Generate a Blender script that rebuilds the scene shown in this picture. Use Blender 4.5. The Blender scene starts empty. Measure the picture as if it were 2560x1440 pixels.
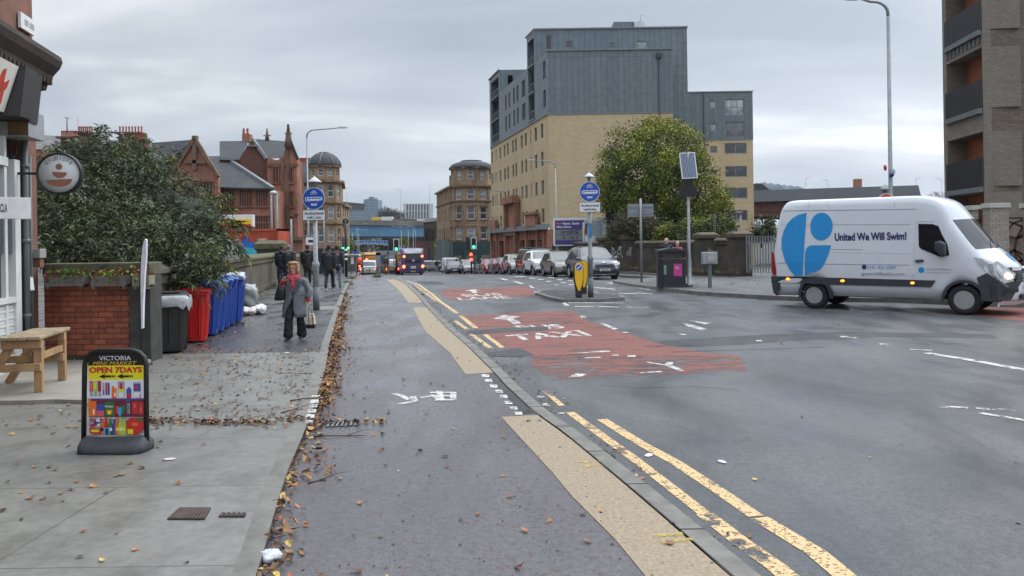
import bpy, math, random
from mathutils import Vector, Matrix, noise as mnoise
R = math.radians
rnd = random.Random(7)
sc = bpy.context.scene
COL = sc.collection
EYE = 1.8; FOC = 1950.0; HV = 606.0; ROLL = 0.015
cam_d = bpy.data.cameras.new('camera'); cam = bpy.data.objects.new('camera', cam_d); COL.objects.link(cam)
cam_d.sensor_width = 36; cam_d.lens = FOC/2560*36; cam_d.shift_y = (HV-720)/2560; cam_d.clip_start = .1; cam_d.clip_end = 9000
cam.matrix_world = Matrix.Translation((0, 0, EYE)) @ Matrix.Rotation(R(90), 4, 'X') @ Matrix.Rotation(-ROLL, 4, 'Z')
sc.camera = cam
sc.view_settings.view_transform = 'Standard'; sc.view_settings.look = 'None'
sc.view_settings.gamma = 1; sc.view_settings.use_curve_mapping = False
sc.view_settings.exposure = 0.55
sc.render.engine = 'CYCLES'
sc.cycles.max_bounces = 5; sc.cycles.diffuse_bounces = 2; sc.cycles.glossy_bounces = 2; sc.cycles.transmission_bounces = 3
sc.cycles.transparent_max_bounces = 6; sc.cycles.volume_bounces = 0; sc.cycles.volume_step_rate = 8
sc.cycles.use_denoising = True; sc.cycles.caustics_reflective = False; sc.cycles.caustics_refractive = False
sc.cycles.sample_clamp_indirect = 4
SUN_EL, SUN_AZ = 42.0, 60.0
w = bpy.data.worlds.new('World'); sc.world = w; w.use_nodes = True
nt = w.node_tree; nt.nodes.clear()
def nn(t, typ, **k):
 n = t.nodes.new(typ)
 for a, b in k.items(): setattr(n, a, b)
 return n
def ramp(t, stops, interp='LINEAR'):
 n = t.nodes.new('ShaderNodeValToRGB'); e = n.color_ramp.elements; n.color_ramp.interpolation = interp
 while len(e) < len(stops): e.new(.5)
 for el, (p, c) in zip(e, stops):
  el.position = p; el.color = (c, c, c, 1) if isinstance(c, (int, float)) else (*c, 1)
 return n
sky = nn(nt, 'ShaderNodeTexSky', sky_type='NISHITA', sun_disc=False)
sky.sun_elevation = R(SUN_EL); sky.sun_rotation = R(SUN_AZ); sky.dust_density = 3
bg1 = nn(nt, 'ShaderNodeBackground'); bg1.inputs[1].default_value = .1
nt.links.new(sky.outputs[0], bg1.inputs[0])
tc = nn(nt, 'ShaderNodeTexCoord'); sep = nn(nt, 'ShaderNodeSeparateXYZ')
nt.links.new(tc.outputs['Generated'], sep.inputs[0])
def mth(t, op, a, b=None, c=None):
 n = t.nodes.new('ShaderNodeMath'); n.operation = op
 for i, x in enumerate((a, b, c)):
  if x is None: continue
  if isinstance(x, (int, float)): n.inputs[i].default_value = x
  else: t.links.new(x, n.inputs[i])
 return n.outputs[0]
zz = mth(nt, 'ADD', mth(nt, 'MAXIMUM', sep.outputs[2], 0), .16)
cx_ = mth(nt, 'DIVIDE', sep.outputs[0], zz); cy_ = mth(nt, 'DIVIDE', sep.outputs[1], zz)
comb = nn(nt, 'ShaderNodeCombineXYZ'); nt.links.new(cx_, comb.inputs[0]); nt.links.new(cy_, comb.inputs[1])
n1 = nn(nt, 'ShaderNodeTexNoise'); n1.inputs['Scale'].default_value = .7; n1.inputs['Detail'].default_value = 7; n1.inputs['Roughness'].default_value = .52; n1.inputs['Distortion'].default_value = .3
mp = nn(nt, 'ShaderNodeMapping'); mp.inputs['Location'].default_value = (3.1, 1.7, 0); mp.inputs['Scale'].default_value = (.8, 1.5, 1)
nt.links.new(comb.outputs[0], mp.inputs[0]); nt.links.new(mp.outputs[0], n1.inputs[0])
cr = ramp(nt, [(.33, (.29, .33, .385)), (.46, (.40, .44, .495)), (.55, (.50, .535, .58)), (.66, (.74, .765, .785))])
nt.links.new(n1.outputs[0], cr.inputs[0])
side = mth(nt, 'MULTIPLY_ADD', sep.outputs[0], .36, 1.02)
zen = mth(nt, 'MULTIPLY_ADD', mth(nt, 'MAXIMUM', mth(nt, 'SUBTRACT', sep.outputs[2], .36), 0), 4.6, 1.0)
mul = mth(nt, 'MULTIPLY', side, zen)
bg2 = nn(nt, 'ShaderNodeBackground'); nt.links.new(cr.outputs[0], bg2.inputs[0]); nt.links.new(mul, bg2.inputs[1])
mixw = nn(nt, 'ShaderNodeMixShader'); mixw.inputs[0].default_value = .93
nt.links.new(bg1.outputs[0], mixw.inputs[1]); nt.links.new(bg2.outputs[0], mixw.inputs[2])
ow = nn(nt, 'ShaderNodeOutputWorld'); nt.links.new(mixw.outputs[0], ow.inputs[0])
sd = bpy.data.lights.new('sun', 'SUN'); sun = bpy.data.objects.new('sun', sd); COL.objects.link(sun)
sd.energy = 1.1; sd.angle = R(25); sd.color = (1, .96, .9)
_a = R(SUN_AZ); _e = R(SUN_EL)
sdir = Vector((math.sin(_a)*math.cos(_e), math.cos(_a)*math.cos(_e), math.sin(_e)))
sun.rotation_euler = sdir.to_track_quat('Z', 'Y').to_euler()
sun.location = (0, 0, 60)
_c, _s = math.cos(ROLL), math.sin(ROLL)
def W(u, v, Y):
 du, dv = u-1280, HV-v
 return Vector(((_c*du+_s*dv)/FOC*Y, Y, EYE+(-_s*du+_c*dv)/FOC*Y))
def G(u, v, z=0.0):
 k = (-_s*(u-1280)+_c*(HV-v))/FOC
 return W(u, v, (z-EYE)/k)
def G2(u, v, z=0.0):
 p = G(u, v, z); return (p.x, p.y)
PR = [(0, 0), (38, 0), (50, -.28), (64, -.75), (85, -1.5), (105, -2.1), (130, -2.6), (180, -3.2), (250, -3.2), (400, -1.5), (600, 4), (1000, 12), (3000, 30), (9000, 40)]
def gz(y):
 if y <= 38: return 0.0
 for (a, za), (b, zb) in zip(PR, PR[1:]):
  if y <= b: return za+(zb-za)*(y-a)/(b-a)
 return PR[-1][1]
_M = {}
def _base(name):
 m = bpy.data.materials.new(name); m.use_nodes = True; t = m.node_tree
 return m, t, t.nodes['Principled BSDF']
def lin(c):  # sRGB 0-255 -> linear
 return tuple(((x/255+.055)/1.055)**2.4 if x > 10 else x/255/12.92 for x in c)
def mat(name, col, rough=.7, metal=0, var=.18, vs=3.0, bump=0, bs=60, col2=None, c2=.55, emit=0, coat=0, island=0, uvn=False, spec=.5, streak=0, trans=0, rv=0):
 if name in _M: return _M[name]
 m, t, b = _base(name); L = t.links.new
 b.inputs['Roughness'].default_value = rough; b.inputs['Metallic'].default_value = metal
 b.inputs['Specular IOR Level'].default_value = spec
 if coat: b.inputs['Coat Weight'].default_value = coat; b.inputs['Coat Roughness'].default_value = .06
 tc = nn(t, 'ShaderNodeTexCoord'); src = tc.outputs['Object']
 if streak:
  mp = nn(t, 'ShaderNodeMapping'); mp.inputs['Scale'].default_value = (streak, streak, 1/streak if streak > 1 else 1); L(src, mp.inputs[0]); src = mp.outputs[0]
 last = None
 if var or col2:
  n = nn(t, 'ShaderNodeTexNoise'); n.inputs['Scale'].default_value = vs; n.inputs['Detail'].default_value = 6; n.inputs['Roughness'].default_value = .6
  L(src, n.inputs['Vector'])
  c2c = col2 or tuple(x*(1-var) for x in col); lo = tuple(x*(1+var*.6) for x in col) if not col2 else col
  r = ramp(t, [(max(0, c2-.2), lo), (min(1, c2+.17), c2c)]); L(n.outputs[0], r.inputs[0]); last = r.outputs[0]
  if rv:
   rr = ramp(t, [(.35, max(0, rough-rv)), (.65, min(1, rough+rv))]); L(n.outputs[0], rr.inputs[0]); L(rr.outputs[0], b.inputs['Roughness'])
 if island:
  g = nn(t, 'ShaderNodeNewGeometry'); mx = nn(t, 'ShaderNodeHueSaturation')
  if last is None: mx.inputs['Color'].default_value = (*col, 1)
  else: L(last, mx.inputs['Color'])
  L(mth(t, 'MULTIPLY_ADD', g.outputs['Random Per Island'], island, 1-island*.5), mx.inputs['Value'])
  L(mth(t, 'MULTIPLY_ADD', mth(t, 'FRACT', mth(t, 'MULTIPLY', g.outputs['Random Per Island'], 7.3)), .05*min(1, island), .5-.025*min(1, island)), mx.inputs['Hue'])
  last = mx.outputs[0]
 if last is None: b.inputs['Base Color'].default_value = (*col, 1)
 else: L(last, b.inputs['Base Color'])
 if emit:
  b.inputs['Emission Color'].default_value = (*col, 1); b.inputs['Emission Strength'].default_value = emit
 if trans: b.inputs['Subsurface Weight'].default_value = 0
 if bump:
  n2 = nn(t, 'ShaderNodeTexNoise'); n2.inputs['Scale'].default_value = bs; n2.inputs['Detail'].default_value = 4; L(tc.outputs['Object'], n2.inputs['Vector'])
  bp = nn(t, 'ShaderNodeBump'); bp.inputs['Strength'].default_value = bump; bp.inputs['Distance'].default_value = .02
  L(n2.outputs[0], bp.inputs['Height']); L(bp.outputs[0], b.inputs['Normal'])
 _M[name] = m; return m
def brick(name, c1, c2, mortar, bw=.225, bh=.075, ms=.008, rough=.85, dirt=.35, dvs=.8, bump=.4, dcol=(.05, .04, .035), off=.5, bias=0, fscale=1.0):
 if name in _M: return _M[name]
 m, t, b = _base(name); L = t.links.new
 tc = nn(t, 'ShaderNodeTexCoord')
 br = nn(t, 'ShaderNodeTexBrick'); br.offset = off
 for k, v in (('Color1', c1), ('Color2', c2), ('Mortar', mortar)): br.inputs[k].default_value = (*v, 1)
 br.inputs['Scale'].default_value = 1; br.inputs['Brick Width'].default_value = bw; br.inputs['Row Height'].default_value = bh
 br.inputs['Mortar Size'].default_value = ms; br.inputs['Mortar Smooth'].default_value = .3; br.inputs['Bias'].default_value = bias
 L(tc.outputs['UV'], br.inputs['Vector'])
 n = nn(t, 'ShaderNodeTexNoise'); n.inputs['Scale'].default_value = dvs; n.inputs['Detail'].default_value = 8; n.inputs['Roughness'].default_value = .65
 mp = nn(t, 'ShaderNodeMapping'); mp.inputs['Scale'].default_value = (1.6, 1.6, .55); L(tc.outputs['Object'], mp.inputs[0]); L(mp.outputs[0], n.inputs['Vector'])
 r = ramp(t, [(.45, 0.0), (.72, dirt)]); L(n.outputs[0], r.inputs[0])
 mx = nn(t, 'ShaderNodeMix', data_type='RGBA'); L(r.outputs[0], mx.inputs[0]); L(br.outputs['Color'], mx.inputs[6]); mx.inputs[7].default_value = (*dcol, 1)
 n3 = nn(t, 'ShaderNodeTexNoise'); n3.inputs['Scale'].default_value = 14*fscale; n3.inputs['Detail'].default_value = 5; L(tc.outputs['Object'], n3.inputs['Vector'])
 hs = nn(t, 'ShaderNodeHueSaturation'); L(mx.outputs[2], hs.inputs['Color']); L(mth(t, 'MULTIPLY_ADD', n3.outputs[0], .7, .65), hs.inputs['Value'])
 L(hs.outputs[0], b.inputs['Base Color']); b.inputs['Roughness'].default_value = rough
 bp = nn(t, 'ShaderNodeBump'); bp.inputs['Strength'].default_value = bump; bp.inputs['Distance'].default_value = .01
 L(mth(t, 'SUBTRACT', n3.outputs[0], br.outputs['Fac']), bp.inputs['Height']); L(bp.outputs[0], b.inputs['Normal'])
 _M[name] = m; return m
def glassmat(name='window_glass', col=(.03, .04, .05), rough=.06):
 if name in _M: return _M[name]
 m, t, b = _base(name); b.inputs['Roughness'].default_value = rough; b.inputs['Specular IOR Level'].default_value = .9
 tc = nn(t, 'ShaderNodeTexCoord'); n = nn(t, 'ShaderNodeTexNoise'); n.inputs['Scale'].default_value = .6; t.links.new(tc.outputs['Object'], n.inputs['Vector'])
 r = ramp(t, [(.4, tuple(x*.5 for x in col)), (.62, tuple(x*1.8 for x in col))]); t.links.new(n.outputs[0], r.inputs[0]); t.links.new(r.outputs[0], b.inputs['Base Color'])
 _M[name] = m; return m
def emat(name, col, s):
 if name in _M: return _M[name]
 m, t, b = _base(name); b.inputs['Base Color'].default_value = (*col, 1)
 b.inputs['Emission Color'].default_value = (*col, 1); b.inputs['Emission Strength'].default_value = s
 _M[name] = m; return m
class MB:
 def __init__(s): s.V = []; s.F = []; s.I = []; s.S = []; s.UV = None
 def add(s, vs, fs, mi=0, sm=False, M=None):
  o = len(s.V)
  s.V += [tuple(M @ Vector(v)) if M is not None else tuple(v) for v in vs]
  for f in fs: s.F.append(tuple(i+o for i in f)); s.I.append(mi); s.S.append(sm)
  return s
 def box(s, x0, x1, y0, y1, z0, z1, mi=0, M=None):
  return s.add([(x0, y0, z0), (x1, y0, z0), (x1, y1, z0), (x0, y1, z0), (x0, y0, z1), (x1, y0, z1), (x1, y1, z1), (x0, y1, z1)],
              [(0, 3, 2, 1), (4, 5, 6, 7), (0, 1, 5, 4), (1, 2, 6, 5), (2, 3, 7, 6), (3, 0, 4, 7)], mi, False, M)
 def bar(s, p, q, w, h, mi=0, up=(0, 0, 1)):
  p, q = Vector(p), Vector(q); d = (q-p); L = d.length; d = d/L; u = Vector(up)
  a = d.cross(u)
  if a.length < 1e-4: a = d.cross(Vector((1, 0, 0)))
  a.normalize(); b = a.cross(d)
  M = Matrix(((a.x, d.x, b.x, p.x), (a.y, d.y, b.y, p.y), (a.z, d.z, b.z, p.z), (0, 0, 0, 1)))
  return s.box(-w/2, w/2, 0, L, -h/2, h/2, mi, M)
 def tube(s, pts, r, n=8, mi=0, cap=True, sm=True, ry=None):
  pts = [Vector(p) for p in pts]; k = len(pts)
  rs = [r]*k if isinstance(r, (int, float)) else list(r)
  T = []
  for i in range(k):
   a = pts[max(0, i-1)]; b = pts[min(k-1, i+1)]; T.append((b-a).normalized())
  up = Vector((0, 0, 1)) if abs(T[0].z) < .9 else Vector((1, 0, 0))
  N = (up-T[0]*up.dot(T[0])).normalized(); vs = []
  for i in range(k):
   N = (N-T[i]*N.dot(T[i])).normalized(); B = T[i].cross(N)
   for j in range(n):
    a = 2*math.pi*j/n; vs.append(pts[i]+N*math.cos(a)*rs[i]+B*math.sin(a)*rs[i])
  fs = [(i*n+j, i*n+(j+1) % n, (i+1)*n+(j+1) % n, (i+1)*n+j) for i in range(k-1) for j in range(n)]
  s.add(vs, fs, mi, sm)
  if cap: s.add([vs[j] for j in range(n)], [tuple(range(n))[::-1]], mi); s.add([vs[(k-1)*n+j] for j in range(n)], [tuple(range(n))], mi)
  return s
 def lathe(s, prof, n=20, mi=0, M=None, sm=True, cap=True):
  k = len(prof); vs = [(r*math.cos(2*math.pi*j/n), r*math.sin(2*math.pi*j/n), z) for r, z in prof for j in range(n)]
  fs = [(i*n+j, i*n+(j+1) % n, (i+1)*n+(j+1) % n, (i+1)*n+j) for i in range(k-1) for j in range(n)]
  s.add(vs, fs, mi, sm, M)
  if cap and prof[0][0] > 1e-5: s.add(vs[:n], [tuple(range(n))[::-1]], mi, False, M)
  if cap and prof[-1][0] > 1e-5: s.add(vs[-n:], [tuple(range(n))], mi, False, M)
  return s
 def prism(s, poly, a, b, axis='y', mi=0, M=None):
  n = len(poly)
  f = {'y': lambda p, t: (p[0], t, p[1]), 'z': lambda p, t: (p[0], p[1], t), 'x': lambda p, t: (t, p[0], p[1])}[axis]
  vs = [f(p, a) for p in poly]+[f(p, b) for p in poly]
  fs = [tuple(range(n)), tuple(range(2*n-1, n-1, -1))]+[(i, n+i, n+(i+1) % n, (i+1) % n) for i in range(n)]
  return s.add(vs, fs, mi, False, M)
 def loft(s, rings, mi=0, sm=True, cap=True, closed=True):
  k = len(rings); n = len(rings[0]); vs = [p for r in rings for p in r]
  m_ = n if closed else n-1
  fs = [(i*n+j, i*n+(j+1) % n, (i+1)*n+(j+1) % n, (i+1)*n+j) for i in range(k-1) for j in range(m_)]
  s.add(vs, fs, mi, sm)
  if cap and closed: s.add(rings[0], [tuple(range(n))[::-1]], mi, sm); s.add(rings[-1], [tuple(range(n))], mi, sm)
  return s
 def ell(s, c, r, mi=0, n=12, m=8, M=None):
  vs = []; c = Vector(c)
  for i in range(m+1):
   t = math.pi*i/m
   for j in range(n):
    a = 2*math.pi*j/n
    p = Vector((r[0]*math.sin(t)*math.cos(a), r[1]*math.sin(t)*math.sin(a), r[2]*math.cos(t)))
    vs.append(c+(M @ p if M is not None else p))
  fs = [(i*n+j, (i+1)*n+j, (i+1)*n+(j+1) % n, i*n+(j+1) % n) for i in range(m) for j in range(n)]
  return s.add(vs, fs, mi, True)
 def quad(s, a, b, c, d, mi=0): return s.add([a, b, c, d], [(0, 1, 2, 3)], mi)
 def mesh(s, name, mats, fix=True):
  me = bpy.data.meshes.new(name); me.from_pydata(s.V, [], s.F)
  for m in (mats if isinstance(mats, (list, tuple)) else [mats]): me.materials.append(m)
  me.polygons.foreach_set('material_index', s.I); me.polygons.foreach_set('use_smooth', s.S)
  if fix:
   import bmesh
   bm = bmesh.new(); bm.from_mesh(me)
   bmesh.ops.remove_doubles(bm, verts=bm.verts, dist=1e-5)
   bmesh.ops.recalc_face_normals(bm, faces=bm.faces); bm.to_mesh(me); bm.free()
  uv = me.uv_layers.new(name='UVMap'); co = me.vertices; d = []
  for p in me.polygons:
   nx, ny, nz = p.normal
   if abs(nz) > .75: f = lambda c: (c.x, c.y)
   else:
    l = math.hypot(nx, ny) or 1; tx, ty = -ny/l, nx/l
    f = lambda c, tx=tx, ty=ty: (c.x*tx+c.y*ty, c.z)
   for li in p.loop_indices: d += f(co[me.loops[li].vertex_index].co)
  uv.data.foreach_set('uv', d); me.update()
  return me
 def build(s, name, mats, parent=None, loc=(0, 0, 0), rotz=0, M=None, bevel=0, bs=2, fix=True, **tg):
  o = bpy.data.objects.new(name, s.mesh(name, mats, fix)); COL.objects.link(o)
  if M is not None: o.matrix_local = M
  else: o.location = loc; o.rotation_euler = (0, 0, rotz)
  if parent is not None: o.parent = parent
  if bevel:
   b = o.modifiers.new('bevel', 'BEVEL'); b.width = bevel; b.segments = bs; b.limit_method = 'ANGLE'; b.angle_limit = R(40); b.harden_normals = False
  for k, v in tg.items():
   if v is not None: o[{'cat': 'category'}.get(k, k)] = v
  return o
def thing(name, label, cat, loc=(0, 0, 0), rotz=0, group=None, M=None):
 o = bpy.data.objects.new(name, None); COL.objects.link(o); o.empty_display_size = .1
 if M is not None: o.matrix_world = M
 else: o.location = loc; o.rotation_euler = (0, 0, rotz)
 o['label'] = label; o['category'] = cat
 if group: o['group'] = group
 return o
def structure(name, mb, mats, kind='structure', **k): return mb.build(name, mats, kind=kind, **k)
def kids(o): return [c for c in bpy.data.objects if c.parent == o]
def copy_tree(o, loc=None, rotz=None, label=None, parent=None, scale=None, km=None):
 if km is None:
  km = {}
  for c in bpy.data.objects:
   if c.parent: km.setdefault(c.parent.name, []).append(c)
 c = o.copy(); COL.objects.link(c)
 if parent is not None: c.parent = parent
 if loc is not None: c.location = loc
 if rotz is not None: c.rotation_euler = (0, 0, rotz)
 if label: c['label'] = label
 if scale: c.scale = scale
 for ch in km.get(o.name, []): copy_tree(ch, parent=c, km=km)
 return c
TMP = bpy.data.scenes.new('tmp')
def bake(ob):
 TMP.collection.objects.link(ob)
 with bpy.context.temp_override(scene=TMP, view_layer=TMP.view_layers[0]): dg = bpy.context.evaluated_depsgraph_get()
 dg.update(); me = bpy.data.meshes.new_from_object(ob.evaluated_get(dg)); bpy.data.objects.remove(ob); return me
def text_mesh(body, size=1, bold=0, ext=0, align='CENTER', shear=0, space=1):
 cu = bpy.data.curves.new('t', 'FONT'); cu.body = body; cu.size = size; cu.align_x = align; cu.align_y = 'CENTER'
 cu.offset = bold*size; cu.extrude = ext; cu.shear = shear; cu.space_character = space; cu.resolution_u = 3
 ob = bpy.data.objects.new('t', cu); me = bake(ob); bpy.data.curves.remove(cu)
 return me
def text(body, m, parent, M, size=1, bold=0, w=None, h=None, name='lettering', ext=.001, **k):
 """text fitted in w x h centred on M's origin, in M's xy plane"""
 me = text_mesh(body, size, bold, ext, **k); me.materials.clear(); me.materials.append(m)
 xs = [v.co.x for v in me.vertices]; ys = [v.co.y for v in me.vertices]
 if xs and (w or h):
  cx, cy = (min(xs)+max(xs))/2, (min(ys)+max(ys))/2; sx = w/(max(xs)-min(xs)) if w else 1; sy = h/(max(ys)-min(ys)) if h else sx
  if not w: sx = sy
  for v in me.vertices: v.co.x = (v.co.x-cx)*sx; v.co.y = (v.co.y-cy)*sy
 o = bpy.data.objects.new(name, me); COL.objects.link(o); o.matrix_local = M
 if parent is not None: o.parent = parent
 return o
def FR(x, y, z): return Matrix.Translation((x, y, z)) @ Matrix.Rotation(R(90), 4, 'X')   # xy plane -> upright facing -Y
def arcpts(cx, cy, r, a0, a1, n): return [(cx+r*math.cos(R(a0+(a1-a0)*i/n)), cy+r*math.sin(R(a0+(a1-a0)*i/n))) for i in range(n+1)]
STEEL = mat('galvanised_steel', (.26, .28, .29), .5, .55, var=.2, vs=6)
POSTG = mat('grey_painted_post', (.23, .25, .26), .55, .15, var=.25, vs=5)
BLACK = mat('black_paint', (.012, .012, .013), .4)
RUBBER = mat('tyre_rubber', (.018, .018, .019), .85, var=.3)
WHITE = mat('white_paint', (.72, .73, .73), .45, var=.08)
GLASS = glassmat()
PLAST = mat('black_plastic', (.02, .021, .023), .5, var=.2, vs=8)
# ================================================================ ground
PV, RD = .06, -.08      # pavement and road level relative to the cycle lane
def asphalt(name, base, dark, fleck=None, rough=.42, scale=1.0, wet=.5, fine=90, fl_amt=.62, bump=.25):
 if name in _M: return _M[name]
 m, t, b = _base(name); L = t.links.new
 tc = nn(t, 'ShaderNodeTexCoord'); P = tc.outputs['Object']
 big = nn(t, 'ShaderNodeTexNoise'); big.inputs['Scale'].default_value = .45*scale; big.inputs['Detail'].default_value = 7; big.inputs['Roughness'].default_value = .62; big.inputs['Distortion'].default_value = .6
 mp = nn(t, 'ShaderNodeMapping'); mp.inputs['Rotation'].default_value = (0, 0, .18); mp.inputs['Scale'].default_value = (1.6, .7, 1); L(P, mp.inputs[0]); L(mp.outputs[0], big.inputs['Vector'])
 fi = nn(t, 'ShaderNodeTexNoise'); fi.inputs['Scale'].default_value = fine; fi.inputs['Detail'].default_value = 3; fi.inputs['Roughness'].default_value = .7; L(P, fi.inputs['Vector'])
 r = ramp(t, [(.32, dark), (.62, base)]); L(big.outputs[0], r.inputs[0])
 hs = nn(t, 'ShaderNodeHueSaturation'); L(r.outputs[0], hs.inputs['Color']); m2 = nn(t, 'ShaderNodeTexNoise'); m2.inputs['Scale'].default_value = 22; m2.inputs['Detail'].default_value = 5; m2.inputs['Roughness'].default_value = .8; L(P, m2.inputs['Vector']); L(mth(t, 'ADD', mth(t, 'MULTIPLY_ADD', fi.outputs[0], 2.6, -1.3), mth(t, 'MULTIPLY_ADD', m2.outputs[0], 1.7, .12)), hs.inputs['Value'])
 out = hs.outputs[0]
 if fleck:
  f2 = nn(t, 'ShaderNodeTexNoise'); f2.inputs['Scale'].default_value = 17; f2.inputs['Detail'].default_value = 3; f2.inputs['Roughness'].default_value = .75; L(P, f2.inputs['Vector'])
  fr = ramp(t, [(fl_amt-.03, 0.0), (fl_amt+.05, .75)]); L(f2.outputs[0], fr.inputs[0])
  mx = nn(t, 'ShaderNodeMix', data_type='RGBA'); L(fr.outputs[0], mx.inputs[0]); L(out, mx.inputs[6]); mx.inputs[7].default_value = (*fleck, 1); out = mx.outputs[2]
 L(out, b.inputs['Base Color'])
 w2 = nn(t, 'ShaderNodeTexNoise'); w2.inputs['Scale'].default_value = .9*scale; w2.inputs['Detail'].default_value = 4; L(mp.outputs[0], w2.inputs['Vector'])
 rr = ramp(t, [(.38, rough-wet*.28), (.62, rough+.12)]); L(w2.outputs[0], rr.inputs[0]); L(rr.outputs[0], b.inputs['Roughness'])
 bp = nn(t, 'ShaderNodeBump'); bp.inputs['Strength'].default_value = bump; bp.inputs['Distance'].default_value = .006
 L(fi.outputs[0], bp.inputs['Height']); L(bp.outputs[0], b.inputs['Normal']); b.inputs['Specular IOR Level'].default_value = .45
 _M[name] = m; return m
ROAD = asphalt('road_asphalt', (.105, .109, .114), (.055, .059, .064), rough=.46)
LANE = asphalt('cycle_lane_asphalt', (.122, .118, .123), (.078, .075, .080), fleck=(.085, .05, .045), rough=.36, wet=.8, fl_amt=.57)
PASP = asphalt('pavement_asphalt', (.085, .085, .088), (.045, .045, .048), rough=.38, wet=.8)
DARKP = asphalt('dark_patch_asphalt', (.045, .048, .053), (.02, .022, .025), rough=.6, bump=1.0, fine=35)
def worn(name, col, under, thr=.5, soft=.05, scale=6, rough=.6, fine=45, str_=(1, 1, 1)):
 """thermoplastic paint worn through to the asphalt below it"""
 if name in _M: return _M[name]
 m, t, b = _base(name); L = t.links.new
 tc = nn(t, 'ShaderNodeTexCoord'); P = tc.outputs['Object']
 mp = nn(t, 'ShaderNodeMapping'); mp.inputs['Scale'].default_value = str_; L(P, mp.inputs[0])
 n = nn(t, 'ShaderNodeTexNoise'); n.inputs['Scale'].default_value = scale; n.inputs['Detail'].default_value = 8; n.inputs['Roughness'].default_value = .7; L(mp.outputs[0], n.inputs['Vector'])
 r = ramp(t, [(thr-soft, 0.0), (thr+soft, 1.0)]); L(n.outputs[0], r.inputs[0])
 f = nn(t, 'ShaderNodeTexNoise'); f.inputs['Scale'].default_value = fine; f.inputs['Detail'].default_value = 3; L(P, f.inputs['Vector'])
 hs = nn(t, 'ShaderNodeHueSaturation'); hs.inputs['Color'].default_value = (*col, 1); L(mth(t, 'MULTIPLY_ADD', f.outputs[0], .6, .7), hs.inputs['Value'])
 L(hs.outputs[0], b.inputs['Base Color']); tr = nn(t, 'ShaderNodeBsdfTransparent'); ms = nn(t, 'ShaderNodeMixShader'); wf = mth(t, 'MAXIMUM', r.outputs[0], mth(t, 'MULTIPLY', mth(t, 'GREATER_THAN', f.outputs[0], .575), .75))
 L(wf, ms.inputs[0]); L(b.outputs[0], ms.inputs[1]); L(tr.outputs[0], ms.inputs[2]); L(ms.outputs[0], t.nodes['Material Output'].inputs[0]); b.inputs['Roughness'].default_value = rough; b.inputs['Specular IOR Level'].default_value = .35
 _M[name] = m; return m
UN = 0
REDP = worn('red_surfacing', (.225, .085, .068), UN, thr=.585, soft=.035, scale=1.1, str_=(.6, 2.2, 1), rough=.55)
REDK = worn('red_surfacing_broken', (.225, .085, .068), UN, thr=.50, soft=.06, scale=2.2, str_=(.7, 2.2, 1), rough=.55)
WHT = worn('white_line_paint', (.56, .56, .53), UN, thr=.555, soft=.05, scale=5)
WHTK = worn('white_line_paint_broken', (.60, .60, .57), UN, thr=.50, soft=.06, scale=7)
YEL = worn('yellow_line_paint', (.62, .44, .23), UN, thr=.60, soft=.04, scale=4.5)
YELK = worn('yellow_line_paint_broken', (.62, .44, .23), UN, thr=.555, soft=.03, scale=5)
YLD = worn('loading_mark_paint', (.50, .38, .09), (.25, .2, .13), thr=.52, soft=.08, scale=16)
BUFF = mat('buff_surfacing', (.30, .245, .175), .75, var=.3, vs=38, bump=.35, bs=110, spec=.3)
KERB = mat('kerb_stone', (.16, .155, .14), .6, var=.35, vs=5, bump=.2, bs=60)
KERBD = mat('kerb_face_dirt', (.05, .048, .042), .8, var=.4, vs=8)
CONC = brick('pavement_flags', (.19, .189, .172), (.165, .166, .152), (.085, .083, .076), bw=2.9, bh=1.42, ms=.007, rough=.42, dirt=.85, dvs=1.3, bump=.15, dcol=(.09, .085, .075))
CONC2 = mat('forecourt_concrete', (.27, .255, .22), .65, var=.25, vs=2, bump=.1)
def interp(pts, y):
 if y <= pts[0][1]: (x0, y0), (x1, y1) = pts[0], pts[1]
 elif y >= pts[-1][1]: (x0, y0), (x1, y1) = pts[-2], pts[-1]
 else:
  for a, b in zip(pts, pts[1:]):
   if a[1] <= y <= b[1]: (x0, y0), (x1, y1) = a, b; break
 return x0+(x1-x0)*(y-y0)/(y1-y0)
KL = [G2(u, v) for u, v in [(1905, 1500), (1825, 1435), (1708, 1330), (1600, 1238), (1497, 1152), (1420, 1088), (1337, 1030), (1262, 960), (1236, 930), (1170, 865), (1120, 822), (1072, 773), (1046, 741), (1020, 715), (1004, 704)]]
KL.append((KL[-1][0]-.17*30, KL[-1][1]+30)); KL.append((KL[-1][0]-.19*400, KL[-1][1]+400))
LL = [G2(u, v) for u, v in [(640, 1470), (650, 1440), (690, 1290), (717, 1202), (759, 1100), (782, 1037), (812, 940), (825, 860), (845, 790), (862, 735), (878, 702)]]
LL.append((LL[-1][0]-.19*30, LL[-1][1]+30)); LL.append((LL[-1][0]-.19*400, LL[-1][1]+400))
XK = lambda y: interp(KL, y)
XL = lambda y: interp(LL, y)
YS = [-6, -2, 0, 2, 3, 4]+[4+.5*i for i in range(1, 33)]+[21, 22, 24, 26, 28, 30, 33, 36, 38, 41, 44, 47, 50, 54, 58, 64, 70, 77, 85, 95, 105, 117, 130, 145, 160, 180, 200, 225, 250, 300, 350, 400, 500, 600]
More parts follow.
